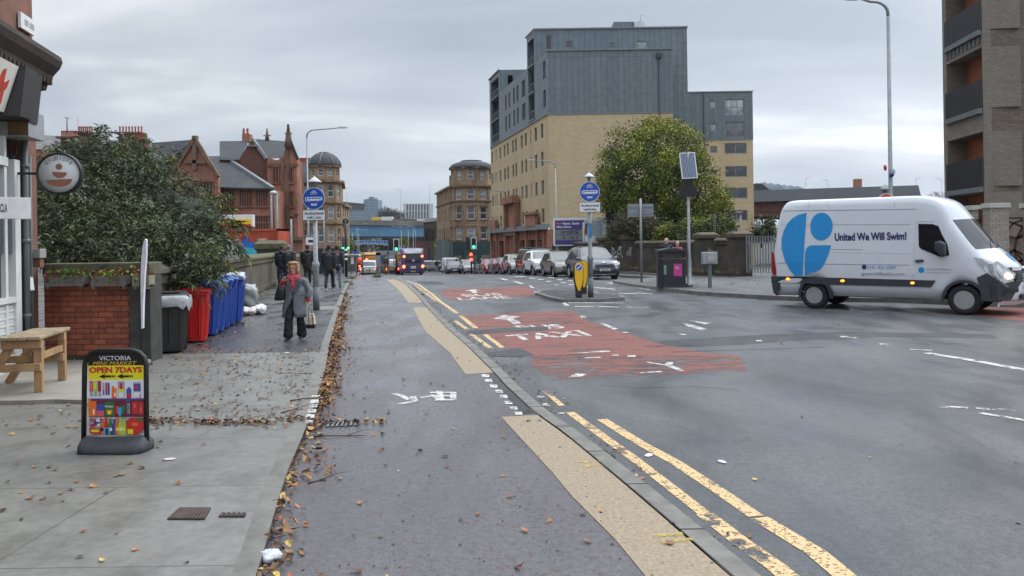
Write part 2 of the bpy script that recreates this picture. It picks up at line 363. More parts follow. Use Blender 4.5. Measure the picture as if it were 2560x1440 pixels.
def strip(xl, xr, z, y0, y1, mb=None, mi=0, side=None, nx=1):
 mb = mb or MB(); ys = [y0]+[y for y in YS if y0 < y < y1]+[y1]; vs = []; n = nx+1
 for y in ys:
  a, b = xl(y), xr(y)
  for i in range(n): vs.append((a+(b-a)*i/nx, y, z+gz(y)))
 fs = [(i*n+j, i*n+j+1, (i+1)*n+j+1, (i+1)*n+j) for i in range(len(ys)-1) for j in range(nx)]
 mb.add(vs, fs, mi); return mb
g = MB(); ys = [-60, -20]+YS[:]+[800, 1000, 1500, 2200, 3000, 4500, 6500]; xs = [-4000, -800, -200, -60, 0, 60, 200, 800, 4000]; nx_ = len(xs)
g.add([(x, y, -.13+gz(y)) for y in ys for x in xs], [(i*nx_+j, i*nx_+j+1, (i+1)*nx_+j+1, (i+1)*nx_+j) for i in range(len(ys)-1) for j in range(nx_-1)])
structure('ground', g, mat('waste_ground', (.06, .058, .045), .9, var=.4, vs=.3), fix=False)
structure('road', strip(lambda y: XK(y)+.02, lambda y: 34-.19*y*(y > 0), RD, -6, 600, nx=4), ROAD, fix=False)
structure('cycle_lane', strip(XL, XK, 0, -6, 120, nx=3), LANE, fix=False)
structure('pavement', strip(lambda y: -14-.2*y, lambda y: XL(y)-.13, PV, -6, 12.75), CONC, fix=False)
structure('footway', strip(lambda y: -16-.2*y, lambda y: XL(y)-.13, PV, 12.77, 400), PASP, fix=False)
k = MB(); strip(lambda y: XL(y)-.13, XL, PV+.002, -6, 120, k)
k.add([], [])
def facestrip(mb, x, z0, z1, y0, y1, mi):
 ys = [y0]+[y for y in YS if y0 < y < y1]+[y1]
 vs = [(x(y), y, z+gz(y)) for y in ys for z in (z0, z1)]
 mb.add(vs, [(2*i, 2*i+1, 2*i+3, 2*i+2) for i in range(len(ys)-1)], mi)
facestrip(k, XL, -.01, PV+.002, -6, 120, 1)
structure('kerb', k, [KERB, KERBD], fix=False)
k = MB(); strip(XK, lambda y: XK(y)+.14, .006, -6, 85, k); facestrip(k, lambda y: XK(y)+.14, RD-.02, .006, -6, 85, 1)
y = 3.0
while y < 30:
 k.box(XK(y)-.004, XK(y)+.144, y, y+.012, 0, .009, 1); y += .915
strip(lambda y: XK(y)-.022, XK, .004, -6, 60, k, 1)
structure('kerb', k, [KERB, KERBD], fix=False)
f = MB(); fp = [G2(u, v, .11) for u, v in [(-500, 1003), (64, 1000), (133, 997), (209, 999), (300, 950), (378, 900)]]+[(-6.6, 13.6), (-14, 13.6)]
f.prism(fp, .02, .105, 'z'); structure('forecourt', f, CONC2)
def gpoly(mb, px, z, mi=0): mb.add([(*G2(u, v, z), z) for u, v in px], [tuple(range(len(px)))], mi)
def gline(mb, px, wd, z, mi=0):
 ps = [Vector(G2(u, v, z)) for u, v in px]
 for a, b in zip(ps, ps[1:]):
  d = (b-a).normalized(); n = Vector((-d.y, d.x))*wd/2
  mb.add([(*(a-n), z), (*(b-n), z), (*(b+n), z), (*(a+n), z)], [(0, 1, 2, 3)], mi)
def gsub(mb, a, b, wd, z, mi):  # straight band between two ground points given in metres
 a, b = Vector(a), Vector(b); d = (b-a).normalized(); n = Vector((-d.y, d.x))*wd/2
 mb.add([(*(a-n), z), (*(b-n), z), (*(b+n), z), (*(a+n), z)], [(0, 1, 2, 3)], mi)
b_ = MB()
gpoly(b_, [(1660, 1500), (1614, 1440), (1540, 1350), (1480, 1290), (1430, 1240), (1380, 1180), (1320, 1115), (1253, 1042), (1350, 1037), (1372, 1051), (1420, 1089), (1497, 1153), (1600, 1239), (1708, 1331), (1825, 1436), (1900, 1497)], .004)
gpoly(b_, [(1031, 768), (1047, 800), (1065, 830), (1095, 856), (1125, 882), (1146, 912), (1165, 936), (1235, 931), (1200, 896), (1169, 866), (1119, 823), (1070, 773), (1068, 768)], .004)
gpoly(b_, [(964, 699), (985, 714), (1005, 735), (1022, 757), (1056, 757), (1045, 742), (1019, 716), (1003, 704), (985, 699)], .004)
structure('buff_strip', b_, BUFF)
dk = MB(); gpoly(dk, [(1215, 936), (1236, 932), (1262, 961), (1336, 1031), (1305, 1036), (1262, 985)], .004)
gpoly(dk, [(1040, 702), (1098, 704), (1112, 711), (1060, 713)], RD+.0015)
gpoly(dk, [(1652, 852), (1700, 849), (1810, 842), (1920, 836), (2010, 833), (2120, 829), (2480, 836), (2500, 846), (2200, 842), (2100, 848), (2010, 850), (1850, 862), (1700, 868), (1640, 866)], RD+.0015)
gline(dk, [(1560, 884), (1750, 878), (1900, 873), (2060, 868)], .05, RD+.002)
gpoly(dk, [(1168, 827), (1250, 820), (1370, 816), (1372, 825), (1280, 830), (1170, 835)], RD+.0065)
gpoly(dk, [(1215, 882), (1300, 869), (1335, 886), (1290, 892), (1225, 890)], RD+.0065)
gpoly(dk, [(1326, 737), (1350, 741), (1400, 752), (1390, 756), (1345, 747), (1324, 741)], RD+.006)
for q_ in ([(1290, 892), (1420, 899), (1560, 895), (1640, 887)], [(1500, 962), (1600, 970), (1740, 966), (1850, 975)], [(1240, 766), (1400, 770), (1620, 776), (1900, 772)], [(1180, 760), (1200, 757), (1420, 760)]): gline(dk, q_, .014, RD+.002)
structure('road_patch', dk, DARKP)
rd = MB()
gpoly(rd, [(1095, 733), (1120, 722), (1200, 720), (1322, 716), (1343, 739), (1240, 745), (1128, 750), (1110, 741)], RD+.003, 0)
gpoly(rd, [(1152, 789), (1290, 782), (1425, 776), (1475, 805), (1640, 857), (1750, 880), (1850, 890), (1330, 888), (1262, 868), (1190, 822)], RD+.003, 0)
gpoly(rd, [(1330, 888.2), (1850, 890.2), (1870, 928), (1640, 938), (1380, 950), (1330, 912)], RD+.003, 1)
gpoly(rd, [(2280, 774), (2420, 768), (2700, 770), (2700, 808), (2560, 803), (2420, 787)], RD+.003, 0)
structure('bus_lane_surface', rd, [REDP, REDK])
wm = MB(); Z1 = RD+.006; Zr = RD+.005
def P2(lst): return [G2(u, v, Z1) for u, v in lst]
gpoly(wm, [(1162, 727), (1184, 722.5), (1202, 725.5), (1190, 726.5), (1194, 732), (1182, 732.5), (1176, 727.5)], Z1)
gpoly(wm, [(1232, 797), (1259, 786.5), (1300, 792), (1283, 797), (1304, 808), (1284, 810), (1266, 798.5)], Z1)
Q = lambda *c: [c[i:i+2] for i in range(0, 8, 2)]
for q in [Q(1335, 729, 1343, 729, 1351, 740, 1342, 741), Q(1247, 696.5, 1258, 696, 1273, 700, 1262, 701), Q(1280, 703.5, 1290, 703, 1312, 709, 1302, 710), Q(1322, 714, 1330, 714, 1336, 720, 1328, 720), Q(1450, 789, 1462, 789, 1466, 793, 1453, 794), Q(1498, 808, 1510, 808, 1545, 822, 1535, 824), Q(1556, 830, 1571, 830, 1571, 832, 1557, 832),
          Q(1405, 757, 1414, 756, 1424, 764, 1414, 766), Q(1420, 755.6, 1560, 757, 1560, 758, 1421, 757.2), Q(1436, 765, 1486, 765.5, 1486, 767, 1436, 766.5), Q(1496, 765, 1548, 767, 1548, 768.5, 1496, 766.6), Q(1568, 767, 1596, 768, 1596, 769, 1568, 768.4), Q(1599, 768, 1622, 768, 1622, 769, 1599, 769),
          Q(1408, 726, 1440, 729, 1440, 731, 1408, 728), Q(1462, 715, 1538, 722, 1538, 724, 1462, 718), Q(1548, 732, 1592, 733, 1592, 735, 1548, 734), Q(1590, 731, 1630, 734, 1630, 735.5, 1590, 732.5),
          Q(1512, 707, 1530, 706, 1640, 726, 1625, 725), Q(1286, 690.5, 1314, 690.8, 1314, 692, 1286, 691.8),
          Q(1425, 884, 1500, 877, 1525, 876, 1526, 879), Q(1461, 894, 1500, 892, 1504, 894, 1462, 896), Q(1530, 887, 1547, 886.5, 1547, 889, 1531, 889), Q(1568, 888, 1590, 888, 1588, 892, 1570, 892),
          Q(1420, 943, 1440, 934, 1466, 935, 1455, 941), Q(1600, 930, 1656, 927, 1656, 930, 1600, 933)]: gpoly(wm, q, Z1)
gpoly(wm, [(1616, 904), (1636, 907), (1661, 911), (1670, 905), (1684, 906), (1680, 912), (1711, 926), (1700, 928), (1664, 914), (1622, 907.5)], Z1)
gpoly(wm, [(1704, 808), (1712, 807), (1770, 823), (1757, 826), (1722, 817)], Z1); gpoly(wm, [(1722, 801), (1730, 801), (1752, 805), (1780, 806), (1764, 811)], Z1)
gpoly(wm, [(1697, 834), (1717, 836), (1713, 838), (1700, 836)], Z1)
gline(wm, [(2275, 873.5), (2330, 875.5)], .09, Z1); gline(wm, [(2317, 882), (2440, 902), (2700, 950)], .16, Z1)
for q in [(1330, 695.5), (1352, 698.5), (1378, 694), (1372, 703.5), (1400, 699), (1408, 706.5), (1425, 702), (1438, 707), (1392, 712), (1428, 711), (1442, 697)]:
 gpoly(wm, [(q[0]-8, q[1]-.9), (q[0]+6, q[1]-.6), (q[0]+9, q[1]+1), (q[0]-5, q[1]+.8)], Z1)
for i, (a, b) in enumerate([(2350, 2420), (2440, 2475), (2480, 2540)]): gpoly(wm, [(a, 1014+3*i), (b, 1017+4*i), (b, 1021+4*i), (a, 1019+3*i)], Z1, 1)
gline(wm, [(2449, 1032), (2700, 1072)], .085, Z1, 1)
gpoly(wm, [(2096, 839), (2150, 842), (2150, 847), (2100, 843)], Z1+.004, 1); gpoly(wm, [(1890, 850), (1905, 850), (1905, 853), (1890, 853)], Z1+.004, 1); gpoly(wm, [(2196, 857), (2222, 860), (2220, 864), (2200, 862)], Z1, 1)
for u, v in [(1345, 993), (1395, 1034)]: gpoly(wm, [(u-4, v-3), (u+16, v-3), (u+16, v), (u+2, v+1)], Z1, 1)
gpoly(wm, [(1356, 1009), (1368, 1008), (1376, 1014), (1358, 1014)], Z1, 1)
def gtext(mb, s, quad, z, bold=.06, mi=0):
 """letters stretched over a ground quad: TL TR BR BL in picture points"""
 me = text_mesh(s, 1, bold); xs = [v.co.x for v in me.vertices]; ys = [v.co.y for v in me.vertices]
 x0, x1, y0, y1 = min(xs), max(xs), min(ys), max(ys); q = [Vector(G2(u, v, z)) for u, v in quad]
 vs = []
 for v in me.vertices:
  a, b = (v.co.x-x0)/(x1-x0), (v.co.y-y0)/(y1-y0); p = (q[0]*(1-a)+q[1]*a)*b+(q[3]*(1-a)+q[2]*a)*(1-b); vs.append((p.x, p.y, z))
 mb.add(vs, [tuple(p.vertices) for p in me.polygons], mi)
gtext(wm, 'BUS', [(1150, 736.5), (1248, 732.3), (1257, 738), (1166, 741.8)], Z1, .02)
gtext(wm, 'LANE', [(1140, 744), (1268, 739.5), (1279, 745.5), (1150, 750.5)], Z1, .02)
gtext(wm, 'BUS', [(1281, 814), (1396, 810), (1416, 820), (1312, 825.5)], Z1, .03)
gtext(wm, 'TAXI', [(1262, 838), (1446, 825), (1481, 839), (1286, 851)], Z1, .03)
structure('road_marking', wm, [WHT, WHTK], fix=False)
ym = MB()
def ybar(px, wd, mi=0): gline(ym, px, wd, RD+.004, mi)
ybar([(1360, 975), (1405, 1014)], .07, 1)
ybar([(1424, 1030), (1500, 1085), (1583, 1145), (1649, 1196), (1762, 1284)], .10, 1); ybar([(1762, 1284), (1850, 1352), (1943, 1418), (2010, 1475)], .13, 1)
ybar([(1505, 1048), (1600, 1107), (1688, 1155), (1800, 1228), (1890, 1290)], .115, 0); ybar([(1898, 1294), (2040, 1380), (2112, 1440), (2180, 1490)], .135, 0)
ybar([(1151, 789), (1190, 820)], .12); ybar([(1138, 802), (1168, 823)], .10); ybar([(1175, 833), (1226, 870)], .10); ybar([(1212, 836), (1256, 869)], .10)
ybar([(1143, 783), (1102, 755)], .12); ybar([(1102, 755), (1082, 737), (1047, 712), (1016, 702)], .12); ybar([(1090, 752), (1066, 734), (1036, 712)], .09, 1)
structure('road_marking', ym, [YEL, YELK], fix=False)
lm = MB()
for x0, y0, x1, y1 in [(625, 503, 765, 492), (655, 530, 782, 515), (1112, 970, 1300, 955), (1152, 1012, 1370, 990)]:
 gline(lm, [(1200+x0/2.56, 960+y0/2.56), (1200+x1/2.56, 960+y1/2.56)], .045, .0075)
structure('road_marking', lm, YLD, fix=False)
cm = MB(); ZL = .0025
for pts in [[(950, 305), (1010, 322)], [(1005, 322), (1050, 345)], [(985, 372), (1085, 355)], [(1075, 325), (1085, 355)], [(1120, 332), (1205, 320)], [(1180, 300), (1330, 300)], [(1325, 300), (1322, 345)], [(1212, 347), (1325, 345)], [(1238, 290), (1250, 350)], [(1200, 320), (1240, 347)], [(1180, 318), (1330, 322)]]:
 gline(cm, [(600+x/2.483, 860+y/2.483) for x, y in pts], .075, ZL); ZL += .0004
gline(cm, [(925, 716.5), (972, 716)], .10, .005)
ZL = .0025
for u, v in [(1212, 939), (1220, 951), (1233, 965), (1246, 978), (1258, 991), (1270, 1006), (1283, 1020), (1295, 1033)]: gpoly(cm, [(u-9, v-3.5), (u+9, v-4), (u+12, v+4), (u-6, v+4)], .006)
structure('lane_marking', cm, worn('white_lane_paint', (.60, .60, .57), (.11, .1, .11), thr=.56, soft=.07, scale=9), fix=False)
cm = MB()
for u, v in [(790, 992), (787, 1003), (784, 1014), (781, 1027), (777, 1040), (773, 1054)]: gpoly(cm, [(u-10, v-4), (u+10, v-4.5), (u+9, v+4), (u-12, v+4)], PV+.0045)
structure('lane_marking', cm, WHT, fix=False)
def thin(name, px, z, m, lab, cat, ribs=0, along=0, t=.006):
 mb = MB(); p = [Vector((*G2(u, v, z), z)) for u, v in px]; c = sum(p, Vector())/len(p)
 mb.add([x-c-Vector((0, 0, .004)) for x in p]+[x-c+Vector((0, 0, t)) for x in p], [(0, 1, 2, 3), (4, 5, 6, 7), (0, 1, 5, 4), (1, 2, 6, 5), (2, 3, 7, 6), (3, 0, 4, 7)], 0)
 for i in range(ribs):
  a = (i+.5)/ribs
  if along: q0, q1 = p[0].lerp(p[1], a), p[3].lerp(p[2], a)
  else: q0, q1 = p[0].lerp(p[3], a), p[1].lerp(p[2], a)
  mb.bar(q0-c+Vector((0, 0, t+.004)), q1-c+Vector((0, 0, t+.004)), .018, .008, 1)
 return mb.build(name, m, loc=c, label=lab, cat=cat)
IRON = mat('rusty_iron', (.075, .05, .045), .75, var=.4, vs=20); IRD = mat('dark_iron', (.02, .02, .021), .6)
thin('manhole_cover', [(418, 1300), (512, 1300), (527, 1273), (448, 1273)], PV, [IRD, IRON], 'larger brown ribbed iron cover set in the near pavement flags', 'manhole cover', 10, 1)
thin('stopcock_cover', [(546, 1294), (612, 1294), (616, 1285), (552, 1285)], PV, [IRD, IRON], 'narrow rusty cover strip right of the larger ribbed cover', 'utility cover', 5, 1)
thin('drain_grate', [(812, 1069), (893, 1065), (898, 1051), (824, 1053)], .0, [IRD, STEEL], 'dark drain grate on the cycle lane beside the kerb among leaves', 'drain', 7, 1)
thin('inspection_cover', [(690, 934), (780, 934), (786, 922), (697, 922)], PV, [mat('worn_cover', (.15, .145, .13), .7, vs=12), KERB], 'pale square inspection cover flush in the leaf strewn pavement', 'utility cover', 0)
thin('tactile_cover', [(798, 775), (838, 775), (842, 766), (802, 766)], PV, [KERB, CONC2], 'buff blister cover plate beside the sign pole base', 'utility cover', 6, 1)
def flat(px, z0, z1, mats, name, edge_mi=1, top_mi=0, kw=.13, **k):
 pts = [Vector(G2(*q[:2], z0)) if len(q) == 2 else Vector(q[:2]) for q in px]; n = len(pts); mb = MB()
 inn = []
 A = sum(pts[i].x*pts[(i+1) % n].y-pts[(i+1) % n].x*pts[i].y for i in range(n)); sg = 1 if A > 0 else -1
 for i in range(n):
  a, b, c = pts[i-1], pts[i], pts[(i+1) % n]; d = ((b-a).normalized()+(c-b).normalized()).normalized(); inn.append(b+Vector((-d.y, d.x))*kw*sg)
 Z = lambda p, z: (p.x, p.y, z+gz(p.y))
 mb.add([Z(p, z0-.05) for p in pts]+[Z(p, z1) for p in pts], [(i, (i+1) % n, n+(i+1) % n, n+i) for i in range(n)], edge_mi)
 mb.add([Z(p, z1) for p in pts]+[Z(p, z1) for p in inn], [(i, (i+1) % n, n+(i+1) % n, n+i) for i in range(n)], edge_mi)
 mb.add([Z(p, z1-.003) for p in inn], [tuple(range(n))], top_mi)
 return structure(name, mb, mats, fix=True, **k)
PASP2 = asphalt('side_pavement_asphalt', (.13, .13, .132), (.085, .085, .088), rough=.5, wet=.5)
flat([(1532, 709.5), (1583, 718), (1639, 725), (1694, 732), (1744, 738), (1806, 742), (1903, 748), (2007, 753), (2252, 757), (2385, 763), (2560, 769), (3200, 792), (34, 60, 0), (6.8, 60, 0), (1554, 689), (1600, 695), (1642, 700), (1600, 703), (1545, 706)], RD, .05, [PASP2, KERB], 'pavement')
isl = flat([(1338, 738), (1350, 732), (1437, 731), (1482, 732), (1500, 741), (1556, 745), (1562, 751), (1500, 755), (1405, 756), (1370, 749)], RD, .02, [DARKP, KERB], 'traffic_island')
LEAF = [mat('leaf_brown', (.15, .072, .038), .7, var=.3, vs=9, island=.9), mat('leaf_orange', (.30, .135, .05), .65, var=.3, vs=9, island=.8), mat('leaf_yellow', (.46, .33, .09), .6, var=.2, island=.5), mat('leaf_dark', (.05, .028, .02), .7, island=.8)]
def leaf(mb, x, y, z, s, mi=0, tilt=.35):
 a = rnd.uniform(0, 6.28); n = rnd.choice((5, 6, 7)); M = Matrix.Translation((x, y, z+s*.25)) @ Matrix.Rotation(a, 4, 'Z') @ Matrix.Rotation(rnd.uniform(-tilt, tilt), 4, 'X') @ Matrix.Rotation(rnd.uniform(-tilt, tilt), 4, 'Y')
 cu = rnd.uniform(.1, .5); pts = []
 for i in range(n):
  t = 2*math.pi*i/n; r = s*(.68+.32*(i % 2))*rnd.uniform(.75, 1.1); px, py = r*math.cos(t)*1.25, r*math.sin(t)*.85
  pts.append((px, py, cu*(py*py)/s*1.4+rnd.uniform(0, .12)*s))
 mb.add([(0, 0, 0)]+pts, [(0, i+1, (i+1) % n+1) for i in range(n)], mi, False, M)
def pick(wts): return rnd.choices(range(4), wts)[0]
def vis(x, y):
 return y > 1 and abs(x/y) < .75
lf = MB()
for i in range(6800):
 y = 3.8+(rnd.random()**1.25)*33; dens = .25 if y < 7.2 else (1 if 8.5 < y < 20 else .5)
 if y > 21 and mnoise.noise((y*.35, 3, 0)) < 0: continue
 if rnd.random() > dens*(.55+.9*abs(mnoise.noise((y*1.1, 0, 0)))): continue
 wd = .10+.22*max(0, mnoise.noise((y*.7, 5, 0))+.35)*(1 if y > 8 else .6)
 x = XL(y)+abs(rnd.gauss(0, wd*.75))-.02; leaf(lf, x, y, rnd.uniform(0, .05), rnd.uniform(.018, .038), pick((6, 4.5, .8, 1.5)), .8)
for i in range(230):   # sparse on the lane
 y = 3.6+rnd.random()**1.3*22; x = XL(y)+rnd.random()**1.6*(XK(y)-XL(y)); leaf(lf, x, y, .002, rnd.uniform(.014, .036), pick((6, 2, 1, 3)))
for i in range(420):   # tiny fragments on the lane
 y = 3.6+rnd.random()**1.6*12; x = XL(y)+rnd.random()*(XK(y)-XL(y)); leaf(lf, x, y, .001, rnd.uniform(.005, .013), pick((6, 1, .5, 5)))
for i in range(2600):  # left pavement, dense band between the sign and the bins
 y = rnd.uniform(7.4, 13.2) if rnd.random() < .8 else rnd.uniform(13, 24)
 x = XL(y)-.15-abs(rnd.gauss(0, 1.4));
 if y < 13.2 and x < -6.3: continue
 if rnd.random() > .25+.9*max(0, mnoise.noise((x*1.1, y*1.3, 2))+.25): continue
 leaf(lf, x, y, PV+.002, rnd.uniform(.012, .036)*(.85 if y > 8 else 1), pick((7, 2, .5, 4)))
for i in range(110):   # near flags
 y = rnd.uniform(4.3, 7.4); x = XL(y)-.2-rnd.random()**.8*4; leaf(lf, x, y, PV+.002, rnd.uniform(.016, .036), pick((5, 4, 2, 2)))
for i in range(520):   # drift across the joint by the drain
 a = rnd.random(); x = -3.9+a*2.6; y = 7.72+rnd.gauss(0, .06)+(.1 if x > -2.4 else 0)+.05*math.sin(x*3); leaf(lf, x, y, (PV if x < XL(y) else 0)+rnd.uniform(0, .025), rnd.uniform(.01, .03), pick((6, 2.5, 1, 4)), .7)
for i in range(900):   # road gutter debris
 y = 4.2+rnd.random()**1.3*30;
 if mnoise.noise((y*.8, 9, 0)) < -.05 and y < 9: continue
 x = XK(y)+.15+abs(rnd.gauss(0, .12 if y < 9 else .2)); leaf(lf, x, y, RD+.004, rnd.uniform(.008, .028), pick((8, .7, .3, 6)))
for i in range(60):
 y = rnd.uniform(5, 26); x = XK(y)+.4+rnd.random()*9; leaf(lf, x, y, RD+.003, rnd.uniform(.012, .03), pick((4, 3, 3, 1)))
for i in range(500):   # along the parapet and by the bins
 y = rnd.uniform(13, 34); x = -5.4-.27*(y-13)+rnd.random()**2*.8; leaf(lf, x, y, PV+.003, rnd.uniform(.015, .04), pick((6, 2.5, .8, 3)), .6)
lf.build('leaf_litter', LEAF, fix=False, kind='stuff', label='fallen brown and orange leaves drifted along the kerb and scattered over the pavement', cat='leaves')
TW = mat('twig_bark', (.07, .045, .03), .8, var=.3, vs=20)
def twig(px, z, lab, r=.008):
 mb = MB(); ps = [Vector((*G2(u, v, z), z+r+.01*(i % 2))) for i, (u, v) in enumerate(px)]; c = ps[0]
 mb.tube([p-c for p in ps], [r*(1-.6*i/len(ps)) for i in range(len(ps))], 6)
 k_ = len(ps)//2; mb.tube([ps[k_]-c, ps[k_]-c+Vector((.12, .07, .03)), ps[k_]-c+Vector((.2, .16, .02))], [r*.6, r*.4, r*.2], 5)
 mb.build('twig', TW, loc=c, label=lab, cat='twig', group='twigs fallen from the tree')
twig([(725, 1004), (752, 1001), (790, 996), (822, 988)], PV, 'long dark twig lying over the kerb above the white blocks')
twig([(785, 1093), (820, 1094), (868, 1091), (912, 1093)], .0, 'thin twig on the cycle lane just below the drain grate', .007)
twig([(703, 1034), (735, 1027), (757, 1024)], PV, 'short forked twig on the pavement left of the white blocks', .007)
twig([(770, 1211), (795, 1208), (815, 1204)], .02, 'stubby dark twig among leaves in the near gutter', .008)
# ================================================================ buildings
def wroot(name, label, cat, loc, group=None):
 return thing(name, label, cat, loc, group=group)
def wb(mb, name, mats, root, bevel=0, **k):
 """mesh given in world metres, parented to a root"""
 o = mb.build(name, mats, bevel=bevel, **k); o.parent = root; o.matrix_parent_inverse = Matrix.Translation(-Vector(root.location)); return o
def facade(mb, O, u, w, z0, z1, rects, depth=.15, mi=0, rmi=None):
 """wall from O along unit vector u (outward side is to its right), with recessed openings"""
 n = Vector((u[1], -u[0])); rmi = mi if rmi is None else rmi
 xs = sorted({0, w, *[max(0, r[0]) for r in rects], *[min(w, r[1]) for r in rects]}); zs = sorted({z0, z1, *[max(z0, r[2]) for r in rects], *[min(z1, r[3]) for r in rects]})
 P = lambda x, z, d=0: (O[0]+u[0]*x-n.x*d, O[1]+u[1]*x-n.y*d, z)
 for j, (a, b) in enumerate(zip(zs, zs[1:])):
  run = None
  for i, (c, e) in enumerate(zip(xs, xs[1:])):
   hole = any(r[0] < (c+e)/2 < r[1] and r[2] < (a+b)/2 < r[3] for r in rects)
   if not hole: mb.add([P(c, a), P(e, a), P(e, b), P(c, b)], [(0, 1, 2, 3)], mi)
 for x0, x1, a, b in rects:
  mb.add([P(x0, a), P(x1, a), P(x1, b), P(x0, b), P(x0, a, depth), P(x1, a, depth), P(x1, b, depth), P(x0, b, depth)], [(0, 1, 5, 4), (1, 2, 6, 5), (2, 3, 7, 6), (3, 0, 4, 7)], rmi)
_wc = {}
def win(root, O, u, r, depth=.15, fm=WHITE, gm=GLASS, bv=0, bh=0, fw=.06, sill=None, name='window', fd=.05):
 x0, x1, z0, z1 = r; w, h = round(x1-x0, 2), round(z1-z0, 2); key = (w, h, bv, bh, fw, fm.name, gm.name, sill.name if sill else '', fd)
 if key not in _wc:
  f = MB(); W2 = w/2
  f.box(-W2, W2, -fd, 0, 0, fw, 0); f.box(-W2, W2, -fd, 0, h-fw, h, 0); f.box(-W2, -W2+fw, -fd, 0, fw, h-fw, 0); f.box(W2-fw, W2, -fd, 0, fw, h-fw, 0)
  iw = w-2*fw; ih = h-2*fw
  for i in range(bv): x = -W2+fw+iw*(i+1)/(bv+1); f.box(x-fw*.4, x+fw*.4, -fd*.9, 0, fw, h-fw, 0)
  for i in range(bh): z = fw+ih*(i+1)/(bh+1); f.box(-W2+fw, W2-fw, -fd*.8, 0, z-fw*.45, z+fw*.45, 0)
  if sill: f.box(-W2-.08, W2+.08, -depth-.06, -.01, -.12, -.005, 1)
  p = MB(); p.box(-W2+fw*.5, W2-fw*.5, -.012, .012, fw*.5, h-fw*.5)
  _wc[key] = (f.mesh(name, [fm]+([sill] if sill else [])), p.mesh('pane', [gm]))
 n = Vector((u[1], -u[0])); cx = (x0+x1)/2
 loc = Vector((O[0]+u[0]*cx-n.x*(depth-.01), O[1]+u[1]*cx-n.y*(depth-.01), z0))
 o = bpy.data.objects.new(name, _wc[key][0]); COL.objects.link(o); o.parent = root; o.matrix_parent_inverse = Matrix.Translation(-Vector(root.location))
 o.location = loc; o.rotation_euler = (0, 0, math.atan2(u[1], u[0]))
 g_ = bpy.data.objects.new('pane', _wc[key][1]); COL.objects.link(g_); g_.parent = o
 return o
def pxp(mb, px, Y, D, mi=0):
 """solid whose outline (picture points at distance Y) is extruded D metres back"""
 f = [W(u, v, Y) for u, v in px]; n = len(f)
 mb.add(f+[p+Vector((0, D, 0)) for p in f], [tuple(range(n)), tuple(range(2*n-1, n-1, -1))]+[(i, n+i, n+(i+1) % n, (i+1) % n) for i in range(n)], mi)
def wx(u, Y, v=600): return W(u, v, Y).x
def wz(v, Y, u=1280): return W(u, v, Y).z
RSAND = brick('red_sandstone', (.40, .18, .115), (.33, .145, .09), (.21, .11, .08), bw=.75, bh=.32, ms=.012, dirt=.75, dvs=.5, bump=.3, dcol=(.09, .05, .038))
RBRK = brick('brown_brick', (.17, .068, .045), (.13, .055, .04), (.12, .07, .055), bw=.23, bh=.08, ms=.01, dirt=.4)
BSAND = brick('buff_sandstone', (.38, .265, .165), (.30, .205, .125), (.15, .11, .07), bw=.8, bh=.36, ms=.012, dirt=.8, dvs=.35, bump=.3, dcol=(.08, .055, .038))
YBRK = brick('yellow_brick', (.58, .45, .27), (.50, .385, .23), (.48, .39, .26), bw=.45, bh=.15, ms=.012, dirt=.3, dvs=.28, dcol=(.26, .185, .11), bump=.25)
SLATE = brick('roof_slate', (.060, .066, .074), (.044, .048, .055), (.03, .032, .036), bw=.3, bh=.22, ms=.01, dirt=.5, dvs=.6, bump=.4, dcol=(.085, .088, .085))
CLAD = brick('zinc_cladding', (.150, .185, .208), (.125, .157, .178), (.06, .075, .088), bw=.55, bh=6.5, ms=.022, rough=.5, dirt=.35, dvs=.25, bump=.35, off=0, dcol=(.095, .118, .135), fscale=.12)
TRIM = mat('stone_trim', (.16, .095, .065), .85, var=.4, vs=1.5); TRIMB = mat('buff_trim', (.22, .145, .09), .85, var=.4, vs=1.5)
LEAD = mat('lead_flashing', (.19, .205, .22), .6, var=.15); GREYW = mat('grey_window_frame', (.20, .23, .25), .5, var=.05)
GL2 = glassmat('net_curtain_glass', (.30, .33, .34), .12); GL3 = glassmat('dull_window_glass', (.085, .10, .11), .15); DKG = glassmat('dark_opening_glass', (.012, .014, .016), .2)
TERRA = mat('terracotta', (.36, .10, .05), .8, var=.3, vs=4)
ap = wroot('apartment_block', 'tall yellow brick apartment block with grey zinc clad upper floors and red stone shopfronts', 'building', (10, 80, gz(75)))
SB = -.236; nrm = math.hypot(SB, 1); U1 = Vector((-SB/nrm, -1/nrm))
def FY(u): return 21.35/(.236+(u-1280)/1950)
def at_s(Y): return (3.65+SB*(Y-75), Y)
Yf = 101.5; Of = at_s(Yf); Lw = (Yf-75)*nrm
S = lambda u: (Yf-FY(u))*nrm            # distance along the street wall from its far corner
cols = [(1358.8, .95), (1343, .95), (1331, .4), (1318, .9), (1308, .9), (1293, .9), (1285.6, .9), (1272.8, .9), (1264.8, .9), (1253.7, .9), (1244.7, .4), (1240.6, .4), (1233.5, .9)]
rows = [12.1, 9.3, 6.5, 3.7]
rects = []
for z in rows:
 for u, wd in cols: s_ = S(u); rects.append((s_-wd/2, s_+wd/2, z, z+1.4))
wl = MB(); facade(wl, Of, U1, Lw, 3.3, 14.1, rects, .16)
OA = (3.65, 75); facade(wl, OA, (1, 0), 12.0, -1.5, 14.1, [])
facade(wl, (15.65, 75), (0, 1), 4.3, -1.5, 14.1, [])
facade(wl, (15.65, 79.3), (1, 0), 2.45, -1.5, 13.55, [])
facade(wl, (18.1, 79.3), (0, 1), 18, -1.5, 13.55, [])
DX0, DX1 = wx(1700, 97), wx(1886, 97); zD = lambda v: wz(v, 97, 1800)
wides = [(zD(385), zD(358)), (zD(443), zD(416)), (zD(497), zD(470)), (zD(552), zD(526))]
